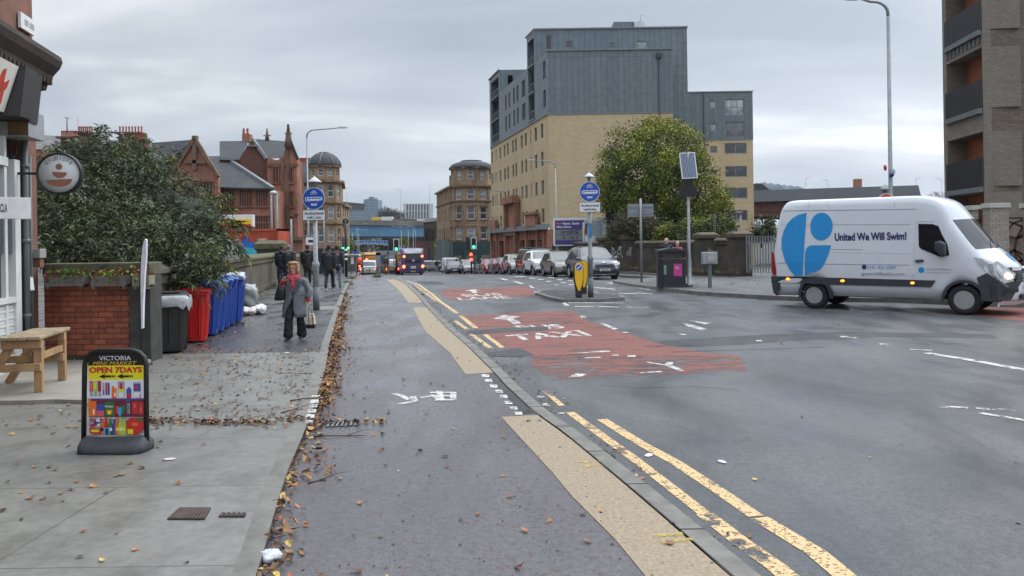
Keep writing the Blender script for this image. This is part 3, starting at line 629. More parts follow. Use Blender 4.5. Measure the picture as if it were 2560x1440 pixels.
smalls = [(zD(382), zD(365)), (zD(439), zD(423)), (zD(495), zD(478))]
dr = [(wx(1815, 97)-DX0, wx(1870, 97)-DX0, a, b) for a, b in wides]+[(wx(1779, 97)-DX0, wx(1796, 97)-DX0, a, b) for a, b in smalls]
facade(wl, (DX0, 97), (1, 0), DX1-DX0, -1.5, 14.2, dr, .15); facade(wl, (DX1, 97), (0, 1), 14, -1.5, 14.2, [])
wb(wl, 'wall', [YBRK], ap, fix=False)
for i, r in enumerate(rects):
 win(ap, Of, U1, r, .16, GREYW, rnd.choice((GL3, GL3, GL3, GL2, GLASS)), 0, 1 if r[1]-r[0] > .5 and i % 4 == 0 else 0, .06)
for r in dr: win(ap, (DX0, 97), (1, 0), r, .15, GREYW, rnd.choice((GL2, GLASS, DKG, GL3)), 1 if r[1]-r[0] > 1.5 else 0, 0, .1)
cl = MB(); zc = 14.1; cr2 = []
Yb0, Yb1, Yc0 = 79.3, 82.4, 95.6
sB0, sB1, sC = (Yf-Yb0)*nrm, (Yf-Yb1)*nrm, (Yf-Yc0)*nrm
for u in (1367.5,):
 s_ = S(u)
 for z in (14.9, 17.7): cr2.append((s_-.45, s_+.45, z, z+1.7))
for u in (1323-6, 1313, 1300, 1291, 1279, 1270.5):
 s_ = S(u)
 for z in (15.0, 17.5): cr2.append((s_-.4, s_+.4, z, z+1.75))
facade(cl, Of-Vector((.02, 0)) if False else (Of[0]-.03, Of[1]), U1, Lw, 14.1, 20.1, cr2+[(sB1+.35, sB0-.35, 14.4, 20.0), (.9, sC-.5, 14.5, 20.0)], .3)
n1_ = (-1/nrm, -.236/nrm)
def yz_at(s): return (Of[0]+U1.x*s-.03, Of[1]+U1.y*s)
oB = yz_at(sB1); facade(cl, oB, U1, sB0-sB1, 20.1, 23.3, [(.35, sB0-sB1-.35, 20.1, 22.7)], 1.1)
oC = yz_at(0); facade(cl, oC, U1, sC, 20.1, 22.9, [(.9, sC-.5, 20.1, 22.3)], 1.1)
facade(cl, (3.62, 74.97), (1, 0), 12.06, 14.1, 20.15, [])
facade(cl, (15.68, 74.97), (0, 1), 4.3, 14.1, 20.15, [])
xB = yz_at(sB0)[0]
zB = lambda v: wz(v, 79.3, 1500)
brs = [(wx(1372, 79.3)-xB, wx(1386, 79.3)-xB, zB(122), zB(86)), (wx(1420, 79.3)-xB, wx(1439, 79.3)-xB, zB(118), zB(101)), (wx(1529, 79.3)-xB, wx(1545, 79.3)-xB, zB(122), zB(107)), (wx(1597, 79.3)-xB, wx(1626, 79.3)-xB, zB(123), zB(105))]
facade(cl, (xB, 79.3), (1, 0), 18.1-xB, 20.1, 23.3, brs, .12); facade(cl, (15.6, 79.3), (1, 0), 2.5, 13.55, 20.1, []); facade(cl, (18.1, 79.3), (0, 1), 14, 13.5, 23.3, [])
xC = yz_at(sC)[0]; facade(cl, (xC, Yc0), (1, 0), 8, 19.8, 22.9, [(wx(1275, Yc0)-xC, wx(1288, Yc0)-xC, wz(213, Yc0), wz(188, Yc0))], .3)
facade(cl, (oC[0]+8.5, Yf), (-1, 0), 8.5, 14, 22.9, [])
facade(cl, (DX0, 96.97), (1, 0), DX1-DX0+.03, 14.2, 20.1, [(wx(1817, 97)-DX0, wx(1865, 97)-DX0, zD(289), zD(248)), (wx(1817, 97)-DX0, wx(1865, 97)-DX0, zD(344), zD(305)), (wx(1779, 97)-DX0, wx(1796, 97)-DX0, zD(270), zD(252)), (wx(1779, 97)-DX0, wx(1796, 97)-DX0, zD(327), zD(309))], .15)
facade(cl, (DX1+.03, 96.97), (0, 1), 14, 14.2, 20.1, [])
for (a, b, c, d, z) in [(3.6, 15.7, 74.95, 79.3, 20.13), (DX0, DX1+.05, 96.95, 111, 20.1)]: cl.box(a, b, c, d, z, z+.06)
cl.box(xB-.02, 18.12, 79.28, 93, 23.3, 23.38)
P_ = [yz_at(0), yz_at(sC), (xC+8, Yc0), (oC[0]+8.5, Yf)]; cl.prism([(p[0], p[1]) for p in P_], 22.9, 22.97, 'z')
P_ = [yz_at(sC), yz_at(sB1), (18, Yb1), (18, Yc0)]; cl.prism([(p[0], p[1]) for p in P_], 20.1, 20.16, 'z')
cl.box(wx(1542, 80), wx(1594, 80), 79.9, 84, 23.38, wz(55, 80, 1560)); cl.box(wx(1492, 82), wx(1508, 82), 82, 83, 23.38, 23.9)
wb(cl, 'cladding', [CLAD], ap, fix=False)
for r in cr2: win(ap, (Of[0]-.03, Of[1]), U1, r, .2, GREYW, DKG, 0, 1, .05)
for r, g_ in zip(brs, (DKG, GLASS, GL3, GL2)): win(ap, (xB, 79.3), (1, 0), r, .1, GREYW, g_, 0, 0, .05)
for (a, b) in ((248, 289), (305, 344)): win(ap, (DX0, 96.97), (1, 0), (wx(1817, 97)-DX0, wx(1865, 97)-DX0, zD(b), zD(a)), .15, GREYW, GL3 if a > 300 else GL2, 2 if a < 300 else 1, 1, .08)
for (a, b) in ((252, 270), (309, 327)): win(ap, (DX0, 96.97), (1, 0), (wx(1779, 97)-DX0, wx(1796, 97)-DX0, zD(b), zD(a)), .15, GREYW, GL2, 0, 0, .08)
bk = MB(); INS = 1.0
for s0, s1, z0, z1 in [(sB1+.3, sB0-.3, 14.3, 22.8), (.85, sC-.45, 14.4, 22.4)]:
 a, b = yz_at(s0), yz_at(s1); a, b = Vector(a)-Vector(n1_)*1.0, Vector(b)-Vector(n1_)*1.0
 bk.add([(*a, z0), (*b, z0), (*b, z1), (*a, z1)], [(0, 1, 2, 3)], 0)
 for z in (14.4, 17.2, 20.0):
  p, q = Vector(yz_at(s0+.1)), Vector(yz_at(s1-.1)); p -= Vector(n1_)*.15; q -= Vector(n1_)*.15
  bk.bar((*p, z+1.0), (*q, z+1.0), .06, .06, 1); bk.bar((*p, z), (*q, z), .5, .15, 2)
  for i in range(7): t = i/6; m_ = p.lerp(q, t); bk.bar((*m_, z), (*m_, z+1), .03, .03, 1)
wb(bk, 'balcony_stack', [DKG, STEEL, CLAD], ap, fix=False)
ro = MB()
ro.box(xB-.1, 18.2, 79.18, 79.3, 23.36, 23.5); ro.box(3.5, 15.75, 74.85, 75.0, 20.12, 20.26); ro.box(3.6, 15.7, 74.93, 75, 14.02, 14.12); ro.box(DX0, DX1+.1, 96.87, 97, 20.08, 20.2); ro.box(DX0, DX1+.05, 96.93, 97, 14.13, 14.22)
a, b = yz_at(-.1), yz_at(sC+.1); ro.bar((a[0]-.08, a[1], 22.98), (b[0]-.08, b[1], 22.98), .15, .12); a, b = yz_at(sB1-.1), yz_at(sB0+.1); ro.bar((a[0]-.08, a[1], 23.4), (b[0]-.08, b[1], 23.4), .15, .14)
a, b = yz_at(0), yz_at(Lw); ro.bar((a[0]-.03, a[1], 14.08), (b[0]-.03, b[1], 14.08), .1, .09)
wb(ro, 'roof_flashing', [LEAD], ap)
dp = MB(); x = wx(1654, 74.9); dp.tube([(x, 74.85, -1), (x, 74.85, 19.6)], .07, 6); dp.box(x-.25, x+.25, 74.7, 74.95, 19.3, 19.75)
x = wx(1766, 96.8); dp.tube([(x, 96.85, -1), (x, 96.85, 19.9)], .09, 6)
wb(dp, 'drainpipe', [mat('dark_pipe', (.04, .045, .05), .5)], ap)
ds = MB(); c = W(1602, 78, 79.6); ds.lathe([(.02, 0), (.3, .05), (.5, .16)], 14, M=Matrix.Translation(c+Vector((-.1, 0, .55))) @ Matrix.Rotation(R(70), 4, 'X')); ds.lathe([(.02, 0), (.3, .05), (.45, .14)], 14, M=Matrix.Translation(c+Vector((.25, 0, .0))) @ Matrix.Rotation(R(75), 4, 'X')); ds.tube([c+Vector((0, 0, -.8)), c+Vector((0, 0, 1.6))], .03, 5); ds.tube([c+Vector((-.3, 0, 1.6)), c+Vector((.3, 0, 1.6))], .02, 5)
wb(ds, 'satellite_dish', [mat('dish_grey', (.4, .41, .42), .5)], ap, fix=False)
sh = MB(); GB = -3.0
O_ = (Of[0]-.25, Of[1])
ops = []
for a, b in [(1238, 1246), (1252, 1273), (1305, 1322), (1326, 1350), (1354, 1366)]: ops.append((S(a), S(b), gz(90)+.1, 2.0))
facade(sh, O_, U1, Lw+.25, GB, 3.3, ops, .5)
facade(sh, (3.65-.25, 74.75), (1, 0), 3.2, GB, 3.0, [(1.2, 2.6, -2, 1.6)], .3)
def pil(s0, s1, z0, z1, d):
 p, q = Vector((O_[0], O_[1]))+U1*s0+Vector(n1_)*d/2, Vector((O_[0], O_[1]))+U1*s1+Vector(n1_)*d/2; zc_ = (z0+z1)/2; sh.bar((*p, zc_), (*q, zc_), d, z1-z0)
for u in (1235, 1248.5, 1276, 1301, 1324, 1352, 1369): s_ = S(u); pil(s_-.3, s_+.3, GB, 3.0, .2)
pil(S(1275), S(1277.5), GB, 6.6, .5); pil(S(1300), S(1303), GB, 6.6, .5); pil(S(1273.5), S(1304), 6.2, 7.0, .8); pil(S(1277), S(1300), 2.6, 3.2, .5); pil(S(1280), S(1298), 3.2, 6.2, .12)
pil(S(1328), S(1352), 3.4, 4.7, .35); pil(S(1326), S(1354), 4.6, 4.85, .5); pil(S(1237), S(1250), 3.4, 4.6, .35)
wb(sh, 'shop_front', [RSAND], ap, fix=False)
lc = MB(); p, q = Vector(O_)+Vector(n1_)*.3, Vector(O_)+U1*(Lw+.2)+Vector(n1_)*.3; lc.bar((*p, 3.1), (*q, 3.1), .75, .2); lc.bar((*(p-Vector(n1_)*.25), 3.35), (*(q-Vector(n1_)*.25), 3.35), .5, .35)
wb(lc, 'cornice', [LEAD], ap)
sg = MB()
for a, b, c, d in ops:
 p, q = Vector(O_)+U1*a-Vector(n1_)*.35, Vector(O_)+U1*b-Vector(n1_)*.35; sg.add([(*p, c), (*q, c), (*q, d), (*p, d)], [(0, 1, 2, 3)])
 for i in range(1, 3): m_ = p.lerp(q, i/3); sg.bar((*m_, c), (*m_, d), .08, .08, 1)
wb(sg, 'shop_window', [DKG, STEEL], ap, fix=False)
def cyl_face(mb, c, r, a0, a1, z0, z1, n, mi=0):
 pts = [(c[0]+r*math.cos(R(a0+(a1-a0)*i/n)), c[1]+r*math.sin(R(a0+(a1-a0)*i/n))) for i in range(n+1)]
 for p, q in zip(pts, pts[1:]): mb.add([(*p, z0), (*q, z0), (*q, z1), (*p, z1)], [(0, 1, 2, 3)], mi)
 return pts
def tower(root, wl, tr, c, r, z0, floors, ztop, wmat, frame=WHITE, a0=180, n=5, ww=.62, stone=0):
 """polygonal bay: n flat sides from angle a0 over 180 degrees, windows on each storey"""
 step = 180/n; pts = [(c[0]+r*math.cos(R(a0+step*i)), c[1]+r*math.sin(R(a0+step*i))) for i in range(n+1)]
 for p, q in zip(pts, pts[1:]):
  L = math.dist(p, q); u = ((q[0]-p[0])/L, (q[1]-p[1])/L); rs = [(L/2-ww, L/2+ww, a, b) for a, b in floors if 2*ww < L]
  facade(wl, p, u, L, z0, ztop, rs, .2)
  if 2*ww < L:
   for r_ in rs: win(root, p, u, r_, .2, frame, rnd.choice((GLASS, GL2, GL3)), 0, 1, .09)
 return pts
def ring(mb, pts, z, h, d, c, mi=0):
 out = [tuple(Vector(c)+(Vector(p)-Vector(c))*(1+d/math.dist(p, c))) for p in pts]; mb.prism(out+[pts[-1], pts[0]][:0]+[tuple(c)], z, z+h, 'z', mi)
def dome(mb, c, r, z, h, n=16, mi=0, top=.35, pw=.5):
 prof = [(r*(1-.0*t) if t == 0 else r*max(top*0+.02, (1-t**2.2)**pw)*(1-0)+0, z+h*t) for t in [0, .15, .3, .45, .6, .72, .82, .9, .95]]
 prof.append((top, z+h*.965)); prof.append((0.001, z+h))
 mb.lathe([(a, b) for a, b in prof], n, mi, M=Matrix.Translation((c[0], c[1], 0)))
tn = wroot('corner_tenement', 'buff sandstone corner tenement with slate dome and dark green shopfront beyond the parked cars', 'building', (-5, 117, gz(115)))
wl = MB(); tr = MB(); Yt = 115; zt = lambda v: wz(v, Yt, 1180)
ct = (wx(1181, 118), 118.2); rt = 3.4
fl = [(zt(598), zt(567)), (zt(548), zt(516)), (zt(498), zt(472)), (zt(447), zt(426))]
pts = tower(tn, wl, tr, ct, rt, zt(606), fl[:3], zt(463), BSAND, a0=180, ww=.55)
pts2 = tower(tn, wl, tr, ct, rt-.25, zt(463), [fl[3]], zt(418), BSAND, a0=180, ww=.45)
pa = pts[0]; ulen = 16; dS = Vector((-.22, 1)).normalized(); O2 = (pa[0]+dS.x*ulen, pa[1]+dS.y*ulen)
rs = [(x, x+.95, a, b) for a, b in fl[:3] for x in (1.2, 3.9, 6.6, 9.3, 12, 14.3)]
facade(wl, O2, (-dS.x, -dS.y), ulen, zt(606), zt(463), rs, .2)
for r_ in rs: win(tn, O2, (-dS.x, -dS.y), r_, .2, WHITE, GL3, 0, 1, .08)
O3 = pts[-1]; wr = wx(1236, 118)-O3[0]; rs = [(.15, .95, a, b) for a, b in fl[:3]]
facade(wl, (O3[0], ct[1]), (1, 0), wr, zt(606), zt(420), [(.5, 1.4, a, b) for a, b in fl[:3]], .2)
for r_ in fl[:3]: win(tn, (O3[0], ct[1]), (1, 0), (.5, 1.4, *r_), .2, WHITE, GL2, 0, 1, .09)
wl.box(pa[0]+.4, O3[0]+wr, ct[1]+.4, 135, zt(606), zt(440))
wb(wl, 'wall', [BSAND], tn, fix=False)
for z, d, h in [(zt(466), .35, .28), (zt(503), .2, .2), (zt(420), .3, .2)]:
 ring(tr, pts if z < 12 else pts2, z, h, d, ct)
 if z < 12: p, q = Vector(O2)-Vector((dS.y, -dS.x))*d/2, Vector(pa)-Vector((dS.y, -dS.x))*d/2; tr.bar((*p, z+h/2), (*q, z+h/2), d, h); tr.box(O3[0], O3[0]+wr, ct[1]-d, ct[1], z, z+h)
for p, q in zip(pts, pts[1:]):
 L = math.dist(p, q); u = Vector(((q[0]-p[0])/L, (q[1]-p[1])/L)); n_ = Vector((u.y, -u.x))
 for a, b in fl[:3]:
  for zz_ in (b+.05, a-.18): s0 = Vector(p)+u*(L/2-.7)+n_*.06; s1 = Vector(p)+u*(L/2+.7)+n_*.06; tr.bar((*s0, zz_+.07), (*s1, zz_+.07), .12, .14)
wb(tr, 'cornice', [TRIMB], tn)
dm = MB(); dome(dm, (ct[0], ct[1]), rt+.02, zt(418), zt(396)-zt(418), 20, top=1.6, pw=.55); dm.box(O3[0]-.3, O3[0]+wr, ct[1]-.2, ct[1]+8, zt(420), zt(414)); wb(dm, 'dome', [SLATE], tn)
sf = MB(); GRN = mat('dark_green_shopfront', (.022, .06, .062), .5, var=.3, vs=.8); cyl = [(p[0], p[1]) for p in pts]
ring(sf, pts, gz(118)-.3, zt(604)-gz(118)+.3, .12, ct); sf.box(O3[0], O3[0]+wr, ct[1]-.1, ct[1]+1, gz(118)-.3, zt(604)); p, q = Vector(O2), Vector(pa); sf.bar((*p, -.2), (*q, -.2), .3, 5.2)
for i in (1, 2, 3): p, q = Vector(pts[i]), Vector(pts[i+1]); m0, m1 = p.lerp(q, .15), p.lerp(q, .85); n_ = Vector(((q-p).y, -(q-p).x)).normalized()*.2; sf.bar((*(m0+n_), gz(118)+1.8), (*(m1+n_), gz(118)+1.8), .05, 1.1, 1)
wb(sf, 'shop_front', [GRN, mat('boarded_window', (.17, .15, .11), .7, var=.3)], tn)
bay = MB();
for zb_, uu in ((zt(447), 1142), (zt(463), 1131)): x = wx(uu, 122); bay.box(x-.2, x+1.6, 120, 123, zt(470), zb_+1.9, 0); bay.box(x+.1, x+1.3, 119.95, 120, zb_, zb_+1.5, 1)
wb(bay, 'dormer', [BSAND, DKG], tn)
tl = wroot('domed_tenement', 'buff sandstone tenement with ribbed slate turret dome behind the left taxi sign', 'building', (-24, 108, gz(105)))
wl = MB(); tr = MB(); Yt = 105; zt = lambda v: wz(v, Yt, 810)
ct = (wx(812, 107), 107.2); rt = 2.35
fl = [(zt(605), zt(571)), (zt(546), zt(515)), (zt(492), zt(461)), (zt(438), zt(422))]
pts = tower(tl, wl, tr, ct, rt, zt(622), fl[:3], zt(452), BSAND, a0=180, n=5, ww=.42)
pts2 = tower(tl, wl, tr, ct, rt-.2, zt(452), [fl[3]], zt(415), BSAND, a0=180, n=5, ww=.38)
xa = wx(700, 107); x0, x1 = xa, pts[0][0]
rs = [(x-x0, x+.95-x0, a, b) for a, b in fl[:3] for x in (wx(749, 107), wx(725, 107))]
facade(wl, (x0, ct[1]), (1, 0), x1-x0, zt(650), zt(452), rs, .2)
for i, r_ in enumerate(rs): win(tl, (x0, ct[1]), (1, 0), r_, .2, WHITE, (GLASS, GL2, GL3)[i % 3], 0, 1, .09)
pb = pts[-1]; dS = Vector((-.2, 1)).normalized(); L_ = 12
rs = [(x, x+.9, a, b) for a, b in fl[:3] for x in (1, 4, 7, 10)]
facade(wl, pb, (dS.x, dS.y), L_, zt(650), zt(452), rs, .2)
for r_ in rs: win(tl, pb, dS, r_, .2, WHITE, GL3, 0, 1, .09)
wl.box(x0, pb[0]-3, ct[1]+.3, ct[1]+11, zt(650), zt(454))
wb(wl, 'wall', [BSAND], tl, fix=False)
for z, d, h in [(zt(455), .4, .3), (zt(508), .22, .2), (zt(560), .2, .2), (zt(416), .25, .18)]:
 ring(tr, pts if z < 10.4 else pts2, z, h, d, ct)
 if z < 10.4: tr.box(x0, x1, ct[1]-d, ct[1], z, z+h); n_ = Vector((dS.y, -dS.x)); p, q = Vector(pb)+n_*d/2, Vector(pb)+dS*L_+n_*d/2; tr.bar((*p, z+h/2), (*q, z+h/2), d, h)
wb(tr, 'cornice', [TRIMB], tl)
dm = MB(); dome(dm, ct, rt, zt(414), zt(375)-zt(414), 8, top=.7, pw=.62)
for i in range(8):
 a = R(45*i); dm.tube([(ct[0]+rt*1.01*max(.25, (1-t**2.2)**.62)*math.cos(a), ct[1]+rt*1.01*max(.25, (1-t**2.2)**.62)*math.sin(a), zt(414)+(zt(375)-zt(414))*t) for t in (0, .3, .6, .8, .93)], .06, 5, 1)
wb(dm, 'dome', [SLATE, LEAD], tl)
rf = MB(); rf.add([(x0, ct[1]-.2, zt(452)), (x1, ct[1]-.2, zt(452)), (x1, ct[1]+3.5, zt(400)), (x0, ct[1]+3.5, zt(400))], [(0, 1, 2, 3)]);
rfo = wb(rf, 'roof', [SLATE], tl, fix=False)
ch = MB(); ch.box(wx(752, 112), wx(785, 112), 111, 112, zt(452), zt(393))
for i in range(8): x = wx(753+i*4.3, 112); ch.lathe([(.16, 0), (.13, .1), (.12, .6), (.16, .68)], 7, 1, Matrix.Translation((x, 111.5, zt(393))))
co = wb(ch, 'chimney', [BSAND, TERRA], tl)
sf = MB(); ring(sf, pts, gz(107)-.3, zt(621)-gz(107)+.3, .15, ct); sf.box(x0, x1, ct[1]-.2, ct[1], gz(107)-.3, zt(621)); p, q = Vector(pb), Vector(pb)+dS*L_; sf.bar((*p, .4), (*q, .4), .3, 5)
wb(sf, 'shop_front', [mat('navy_shopfront', (.018, .025, .04), .5, var=.2)], tl)
t2 = wroot('narrow_tenement', 'narrow weathered tenement just right of the domed turret on the left side', 'building', (-26, 125, gz(125)))
wl = MB(); u0 = (wx(858, 122), 122); dS = Vector((-.1, 1)).normalized()
z_ = lambda v: wz(v, 125, 860); xw = wx(838, 122)
facade(wl, (xw, 122), (1, 0), u0[0]-xw, gz(122), z_(512), [], .2); rs = [(x, x+1, z_(b), z_(a)) for a, b in ((522, 542), (562, 580), (597, 615)) for x in (.6, 3.4, 6.2)]
facade(wl, u0, dS, 9, gz(122), z_(512), rs, .2); wb(wl, 'wall', [BSAND], t2, fix=False)
for r_ in rs: win(t2, u0, dS, r_, .2, WHITE, GL3, 0, 1, .09)
tr = MB(); n_ = Vector((dS.y, -dS.x))*.2; tr.bar((*(Vector(u0)+n_), z_(514)), (*(Vector(u0)+dS*9+n_), z_(514)), .5, .4); tr.box(xw, u0[0], 121.7, 122, z_(517), z_(511)); wb(tr, 'cornice', [TRIMB], t2)
sc1 = wroot('gabled_school', 'red sandstone gabled school building rising above the bush', 'building', (wx(487, 68), 72, 0))
wl = MB(); Yg = 68
pxp(wl, [(428, 660), (428, 437), (455, 405), (487, 346), (545, 441), (548, 660)], Yg, .5);
mu = [(522, 536)]
wb(wl, 'wall', [RSAND], sc1)
tr = MB(); a, b = W(487, 346, Yg-.1), W(546, 442, Yg-.1); tr.bar(a, b, .4, .3); a2 = W(430, 437, Yg-.1); tr.bar(a, a2, .4, .3); tr.bar(W(487, 352, Yg-.1), W(487, 425, Yg-.1), .35, .3, up=(0, 1, 0)); tr.bar(W(462, 404, Yg-.1), W(516, 405, Yg-.1), .3, .3); tr.box(a.x-.2, a.x+.2, Yg-.25, Yg+.25, a.z-.2, a.z+.22)
wb(tr, 'gable_trim', [TRIM], sc1)
rf = MB(); r0, r1 = W(380, 358, Yg+6), W(485, 349, Yg+.2)
rf.add([W(372, 440, Yg), W(430, 437, Yg), W(485, 349, Yg+.2), W(380, 357, Yg+4)], [(0, 1, 2, 3)]); e0 = W(546, 441, Yg+.2); rf.add([r1, e0, e0+Vector((0, .6, 0)), r1+Vector((0, .6, 0))], [(0, 1, 2, 3)])
wb(rf, 'roof', [SLATE], sc1, fix=False)
def muntin(mb, u0, u1, v0, v1, Y, n, rail=None):
 """stone mullioned window: dark recess with upright bars, modelled proud of the wall behind"""
 a, b = W(u0, v1, Y), W(u1, v0, Y); mb.box(a.x, b.x, Y-.04, Y+.2, a.z, b.z, 1)
 for i in range(n+1): x = a.x+(b.x-a.x)*i/n; mb.box(x-.045, x+.045, Y-.16, Y-.041, a.z, b.z, 0)
 mb.box(a.x-.12, b.x+.12, Y-.2, Y-.041, a.z-.16, a.z, 0); mb.box(a.x-.12, b.x+.12, Y-.2, Y-.041, b.z, b.z+.14, 0)
 if rail: zz_ = a.z+(b.z-a.z)*rail; mb.box(a.x, b.x, Y-.15, Y-.042, zz_-.07, zz_+.07, 0)
RS2 = mat('sandstone_mullion', (.20, .09, .058), .85, var=.3, vs=2); DKR = mat('dark_leaded_glass', (.03, .022, .02), .3)
m_ = MB(); muntin(m_, 503, 533, 455, 515, Yg, 4, .5); wb(m_, 'window', [RS2, DKR], sc1)
sc2 = wroot('school_hall', 'low red sandstone school hall with slate roof and rows of mullioned windows', 'building', (wx(612, 70), 75, 0))
Yh = 70; wl = MB(); pxp(wl, [(548, 660), (548, 471), (680, 473), (680, 660)], Yh, 9); wb(wl, 'wall', [RSAND], sc2)
for u0, u1 in ((556, 586), (600, 629), (641, 670)):
 m_ = MB(); muntin(m_, u0, u1, 474, 515, Yh, 5, None); wb(m_, 'window', [RS2, DKR], sc2)
for u0, u1 in ((556, 586), (600, 629), (641, 671)):
 m_ = MB(); muntin(m_, u0, u1, 541, 572, Yh, 5, .5); wb(m_, 'window', [RS2, DKR], sc2)
rf = MB(); rf.add([W(545, 469, Yh-.3), W(683, 472, Yh-.3), W(582, 407, Yh+5), W(520, 404, Yh+5)], [(0, 1, 2, 3)]); rf.bar(W(683, 472, Yh-.35), W(580, 405, Yh+5), .35, .3, 1); rf.bar(W(545, 470.5, Yh-.35), W(684, 473.5, Yh-.35), .25, .18, 2)
rf.add([W(520, 404, Yh+5), W(582, 407, Yh+5), W(600, 440, Yh+9), W(520, 440, Yh+9)], [(0, 1, 2, 3)])
wb(rf, 'roof', [SLATE, LEAD, BLACK], sc2, fix=False)
dp = MB();
for u in (543, 684): a = W(u, 472, Yh-.3); dp.tube([a, (a.x, a.y, -1)], .08, 6)
wb(dp, 'drainpipe', [BLACK], sc2)
sc3 = wroot('church_hall', 'tall red sandstone hall with a cross topped spirelet and slate roofs', 'building', (wx(700, 74), 80, 0))
Yc = 74; wl = MB()
pxp(wl, [(668, 680), (668, 396), (676, 393), (684, 400), (696, 400), (702, 393), (708, 392), (721, 345), (742, 398), (746, 680)], Yc, 1.0)
wl.box(wx(669, 74), wx(743, 74), 74.9, 76, -2, wz(402, 74, 700))
wb(wl, 'wall', [RSAND], sc3)
sw = MB(); pxp(sw, [(548, 470), (548, 397), (598, 398), (616, 367), (620, 364), (642, 364), (646, 368), (664, 396), (676, 398), (676, 480)], Yc+1.2, .6); pxp(sw, [(620, 364), (631, 346), (643, 364)], Yc+1.5, .6); sw.box(wx(604, 80), wx(672, 75), 76, 88, -2, wz(398, 75, 640))
wb(sw, 'side_wall', [RBRK], sc3)
rf = MB(); rf.add([W(666, 396, Yc+1), W(716, 396, Yc+1), W(716, 353, Yc+5), W(632, 347, Yc+5)], [(0, 1, 2, 3)]); rf.add([W(549, 397, Yc+2), W(600, 397, Yc+2), W(622, 352, Yc+6), W(549, 353, Yc+6)], [(0, 1, 2, 3)]); rf.bar(W(646, 368, Yc+1), W(666, 397, Yc+1), .35, .25, 1); rf.bar(W(631, 345.5, Yc+1.3), W(646, 367, Yc+1.1), .3, .2, 1); rf.bar(W(548, 397.5, Yc+1.1), W(600, 398, Yc+1.1), .3, .2, 1); rf.bar(W(617, 364.5, Yc+1), W(646, 364.5, Yc+1), .3, .15, 1)
rf.add([W(742, 398, Yc+.5), W(721, 347, Yc+.5), W(721, 347, Yc+.5)+Vector((0, .8, 0)), W(742, 398, Yc+.5)+Vector((0, .8, 0))], [(0, 1, 2, 3)]); rf.bar(W(722, 342, Yc-.1), W(745, 399, Yc-.1), .3, .22, 2)
rf.add([W(518, 390, Yc+9), W(552, 390, Yc+9), W(552, 412, Yc+7), W(518, 412, Yc+7)], [(0, 1, 2, 3)])
wb(rf, 'roof', [SLATE, LEAD, BLACK], sc3, fix=False)
tr = MB()
for v in (412, 536, 594): tr.bar(W(668, v, Yc-.08), W(746, v, Yc-.08), .16, .22)
for u in (707, 720.5): tr.bar(W(u, 398 if u < 710 else 352, Yc-.05), W(u, 660, Yc-.05), .22, .3, up=(0, 1, 0))
a = W(721, 352, Yc-.1); tr.lathe([(.42, 0), (.3, .8), (.1, 2.0), (.16, 2.05), (.05, 2.2)], 6, 0, Matrix.Translation(a-Vector((0, 0, .6)))); t_ = W(720, 322, Yc-.1); tr.bar((a.x, a.y, a.z+1), (a.x, a.y, t_.z), .1, .1); tr.bar((a.x-.35, a.y, t_.z-.45), (a.x+.35, a.y, t_.z-.45), .1, .1)
b = W(668, 353, Yc+5); tr.lathe([(.25, 0), (.06, 1.3)], 6, 0, Matrix.Translation(b)); t_ = W(668, 328, Yc+5); tr.bar((b.x, b.y, b.z+1), (b.x, b.y, t_.z), .08, .08); tr.bar((b.x-.4, b.y, t_.z-.45), (b.x+.4, b.y, t_.z-.45), .08, .08)
wb(tr, 'stone_trim', [TRIM], sc3)
for u0, u1 in ((684, 697), (720, 733)):
 for v0, v1 in ((418, 456), (480, 516), (541, 590)): m_ = MB(); muntin(m_, u0, u1, v0, v1, Yc, 2, .5 if v0 > 500 else None); wb(m_, 'window', [RS2, DKR], sc3)
chm = MB(); pxp(chm, [(605, 356), (605, 335), (625, 335), (625, 356)], Yc+6, .8)
for u in (609.5, 619): chm.lathe([(.16, 0), (.12, .1), (.11, .5), (.15, .55)], 7, 1, Matrix.Translation(W(u, 335, Yc+6.4)))
wb(chm, 'chimney', [RSAND, TERRA], sc3)
ext = MB(); pxp(ext, [(700, 680), (700, 597), (757, 598), (757, 680)], 66, 4); ext.bar(W(698, 596, 65.9), W(759, 597, 65.9), .4, .3, 1); wb(ext, 'porch', [RSAND, TRIM], sc3)
sc4 = wroot('chimneyed_tenement', 'long grey roofed tenement with clustered chimney stacks behind the bush', 'building', (wx(260, 78), 82, 0))
wl = MB(); pxp(wl, [(60, 640), (60, 372), (395, 372), (395, 640)], 78, 9); wb(wl, 'wall', [RSAND], sc4)
rf = MB(); rf.add([W(60, 374, 77.8), W(395, 376, 77.8), W(395, 358, 82), W(60, 334, 82)], [(0, 1, 2, 3)]); rfo = wb(rf, 'roof', [mat('weathered_grey_slate', (.13, .13, .125), .85, var=.35, vs=1.2)], sc4, fix=False)
for u0, u1, v0, v1, n, Y in [(195, 233, 334, 400, 7, 79), (152, 193, 345, 400, 8, 77), (297, 357, 334, 380, 8, 79), (335, 363, 351, 400, 6, 77)]:
 c = MB(); pxp(c, [(u0, v1), (u0, v0), (u1, v0), (u1, v1)], Y, 1.0, 0); c.bar(W(u0-4, v0, Y+.4), W(u1+4, v0, Y+.4), 1.2, .2, 0)
 for i in range(n): c.lathe([(.11, 0), (.08, .1), (.075, .55), (.11, .6), (.11, .66)], 8, 1, Matrix.Translation(W(u0+3+(u1-u0-6)*i/(n-1), v0-1.5, Y+.4)))
 wb(c, 'chimney', [RBRK, TERRA], sc4)
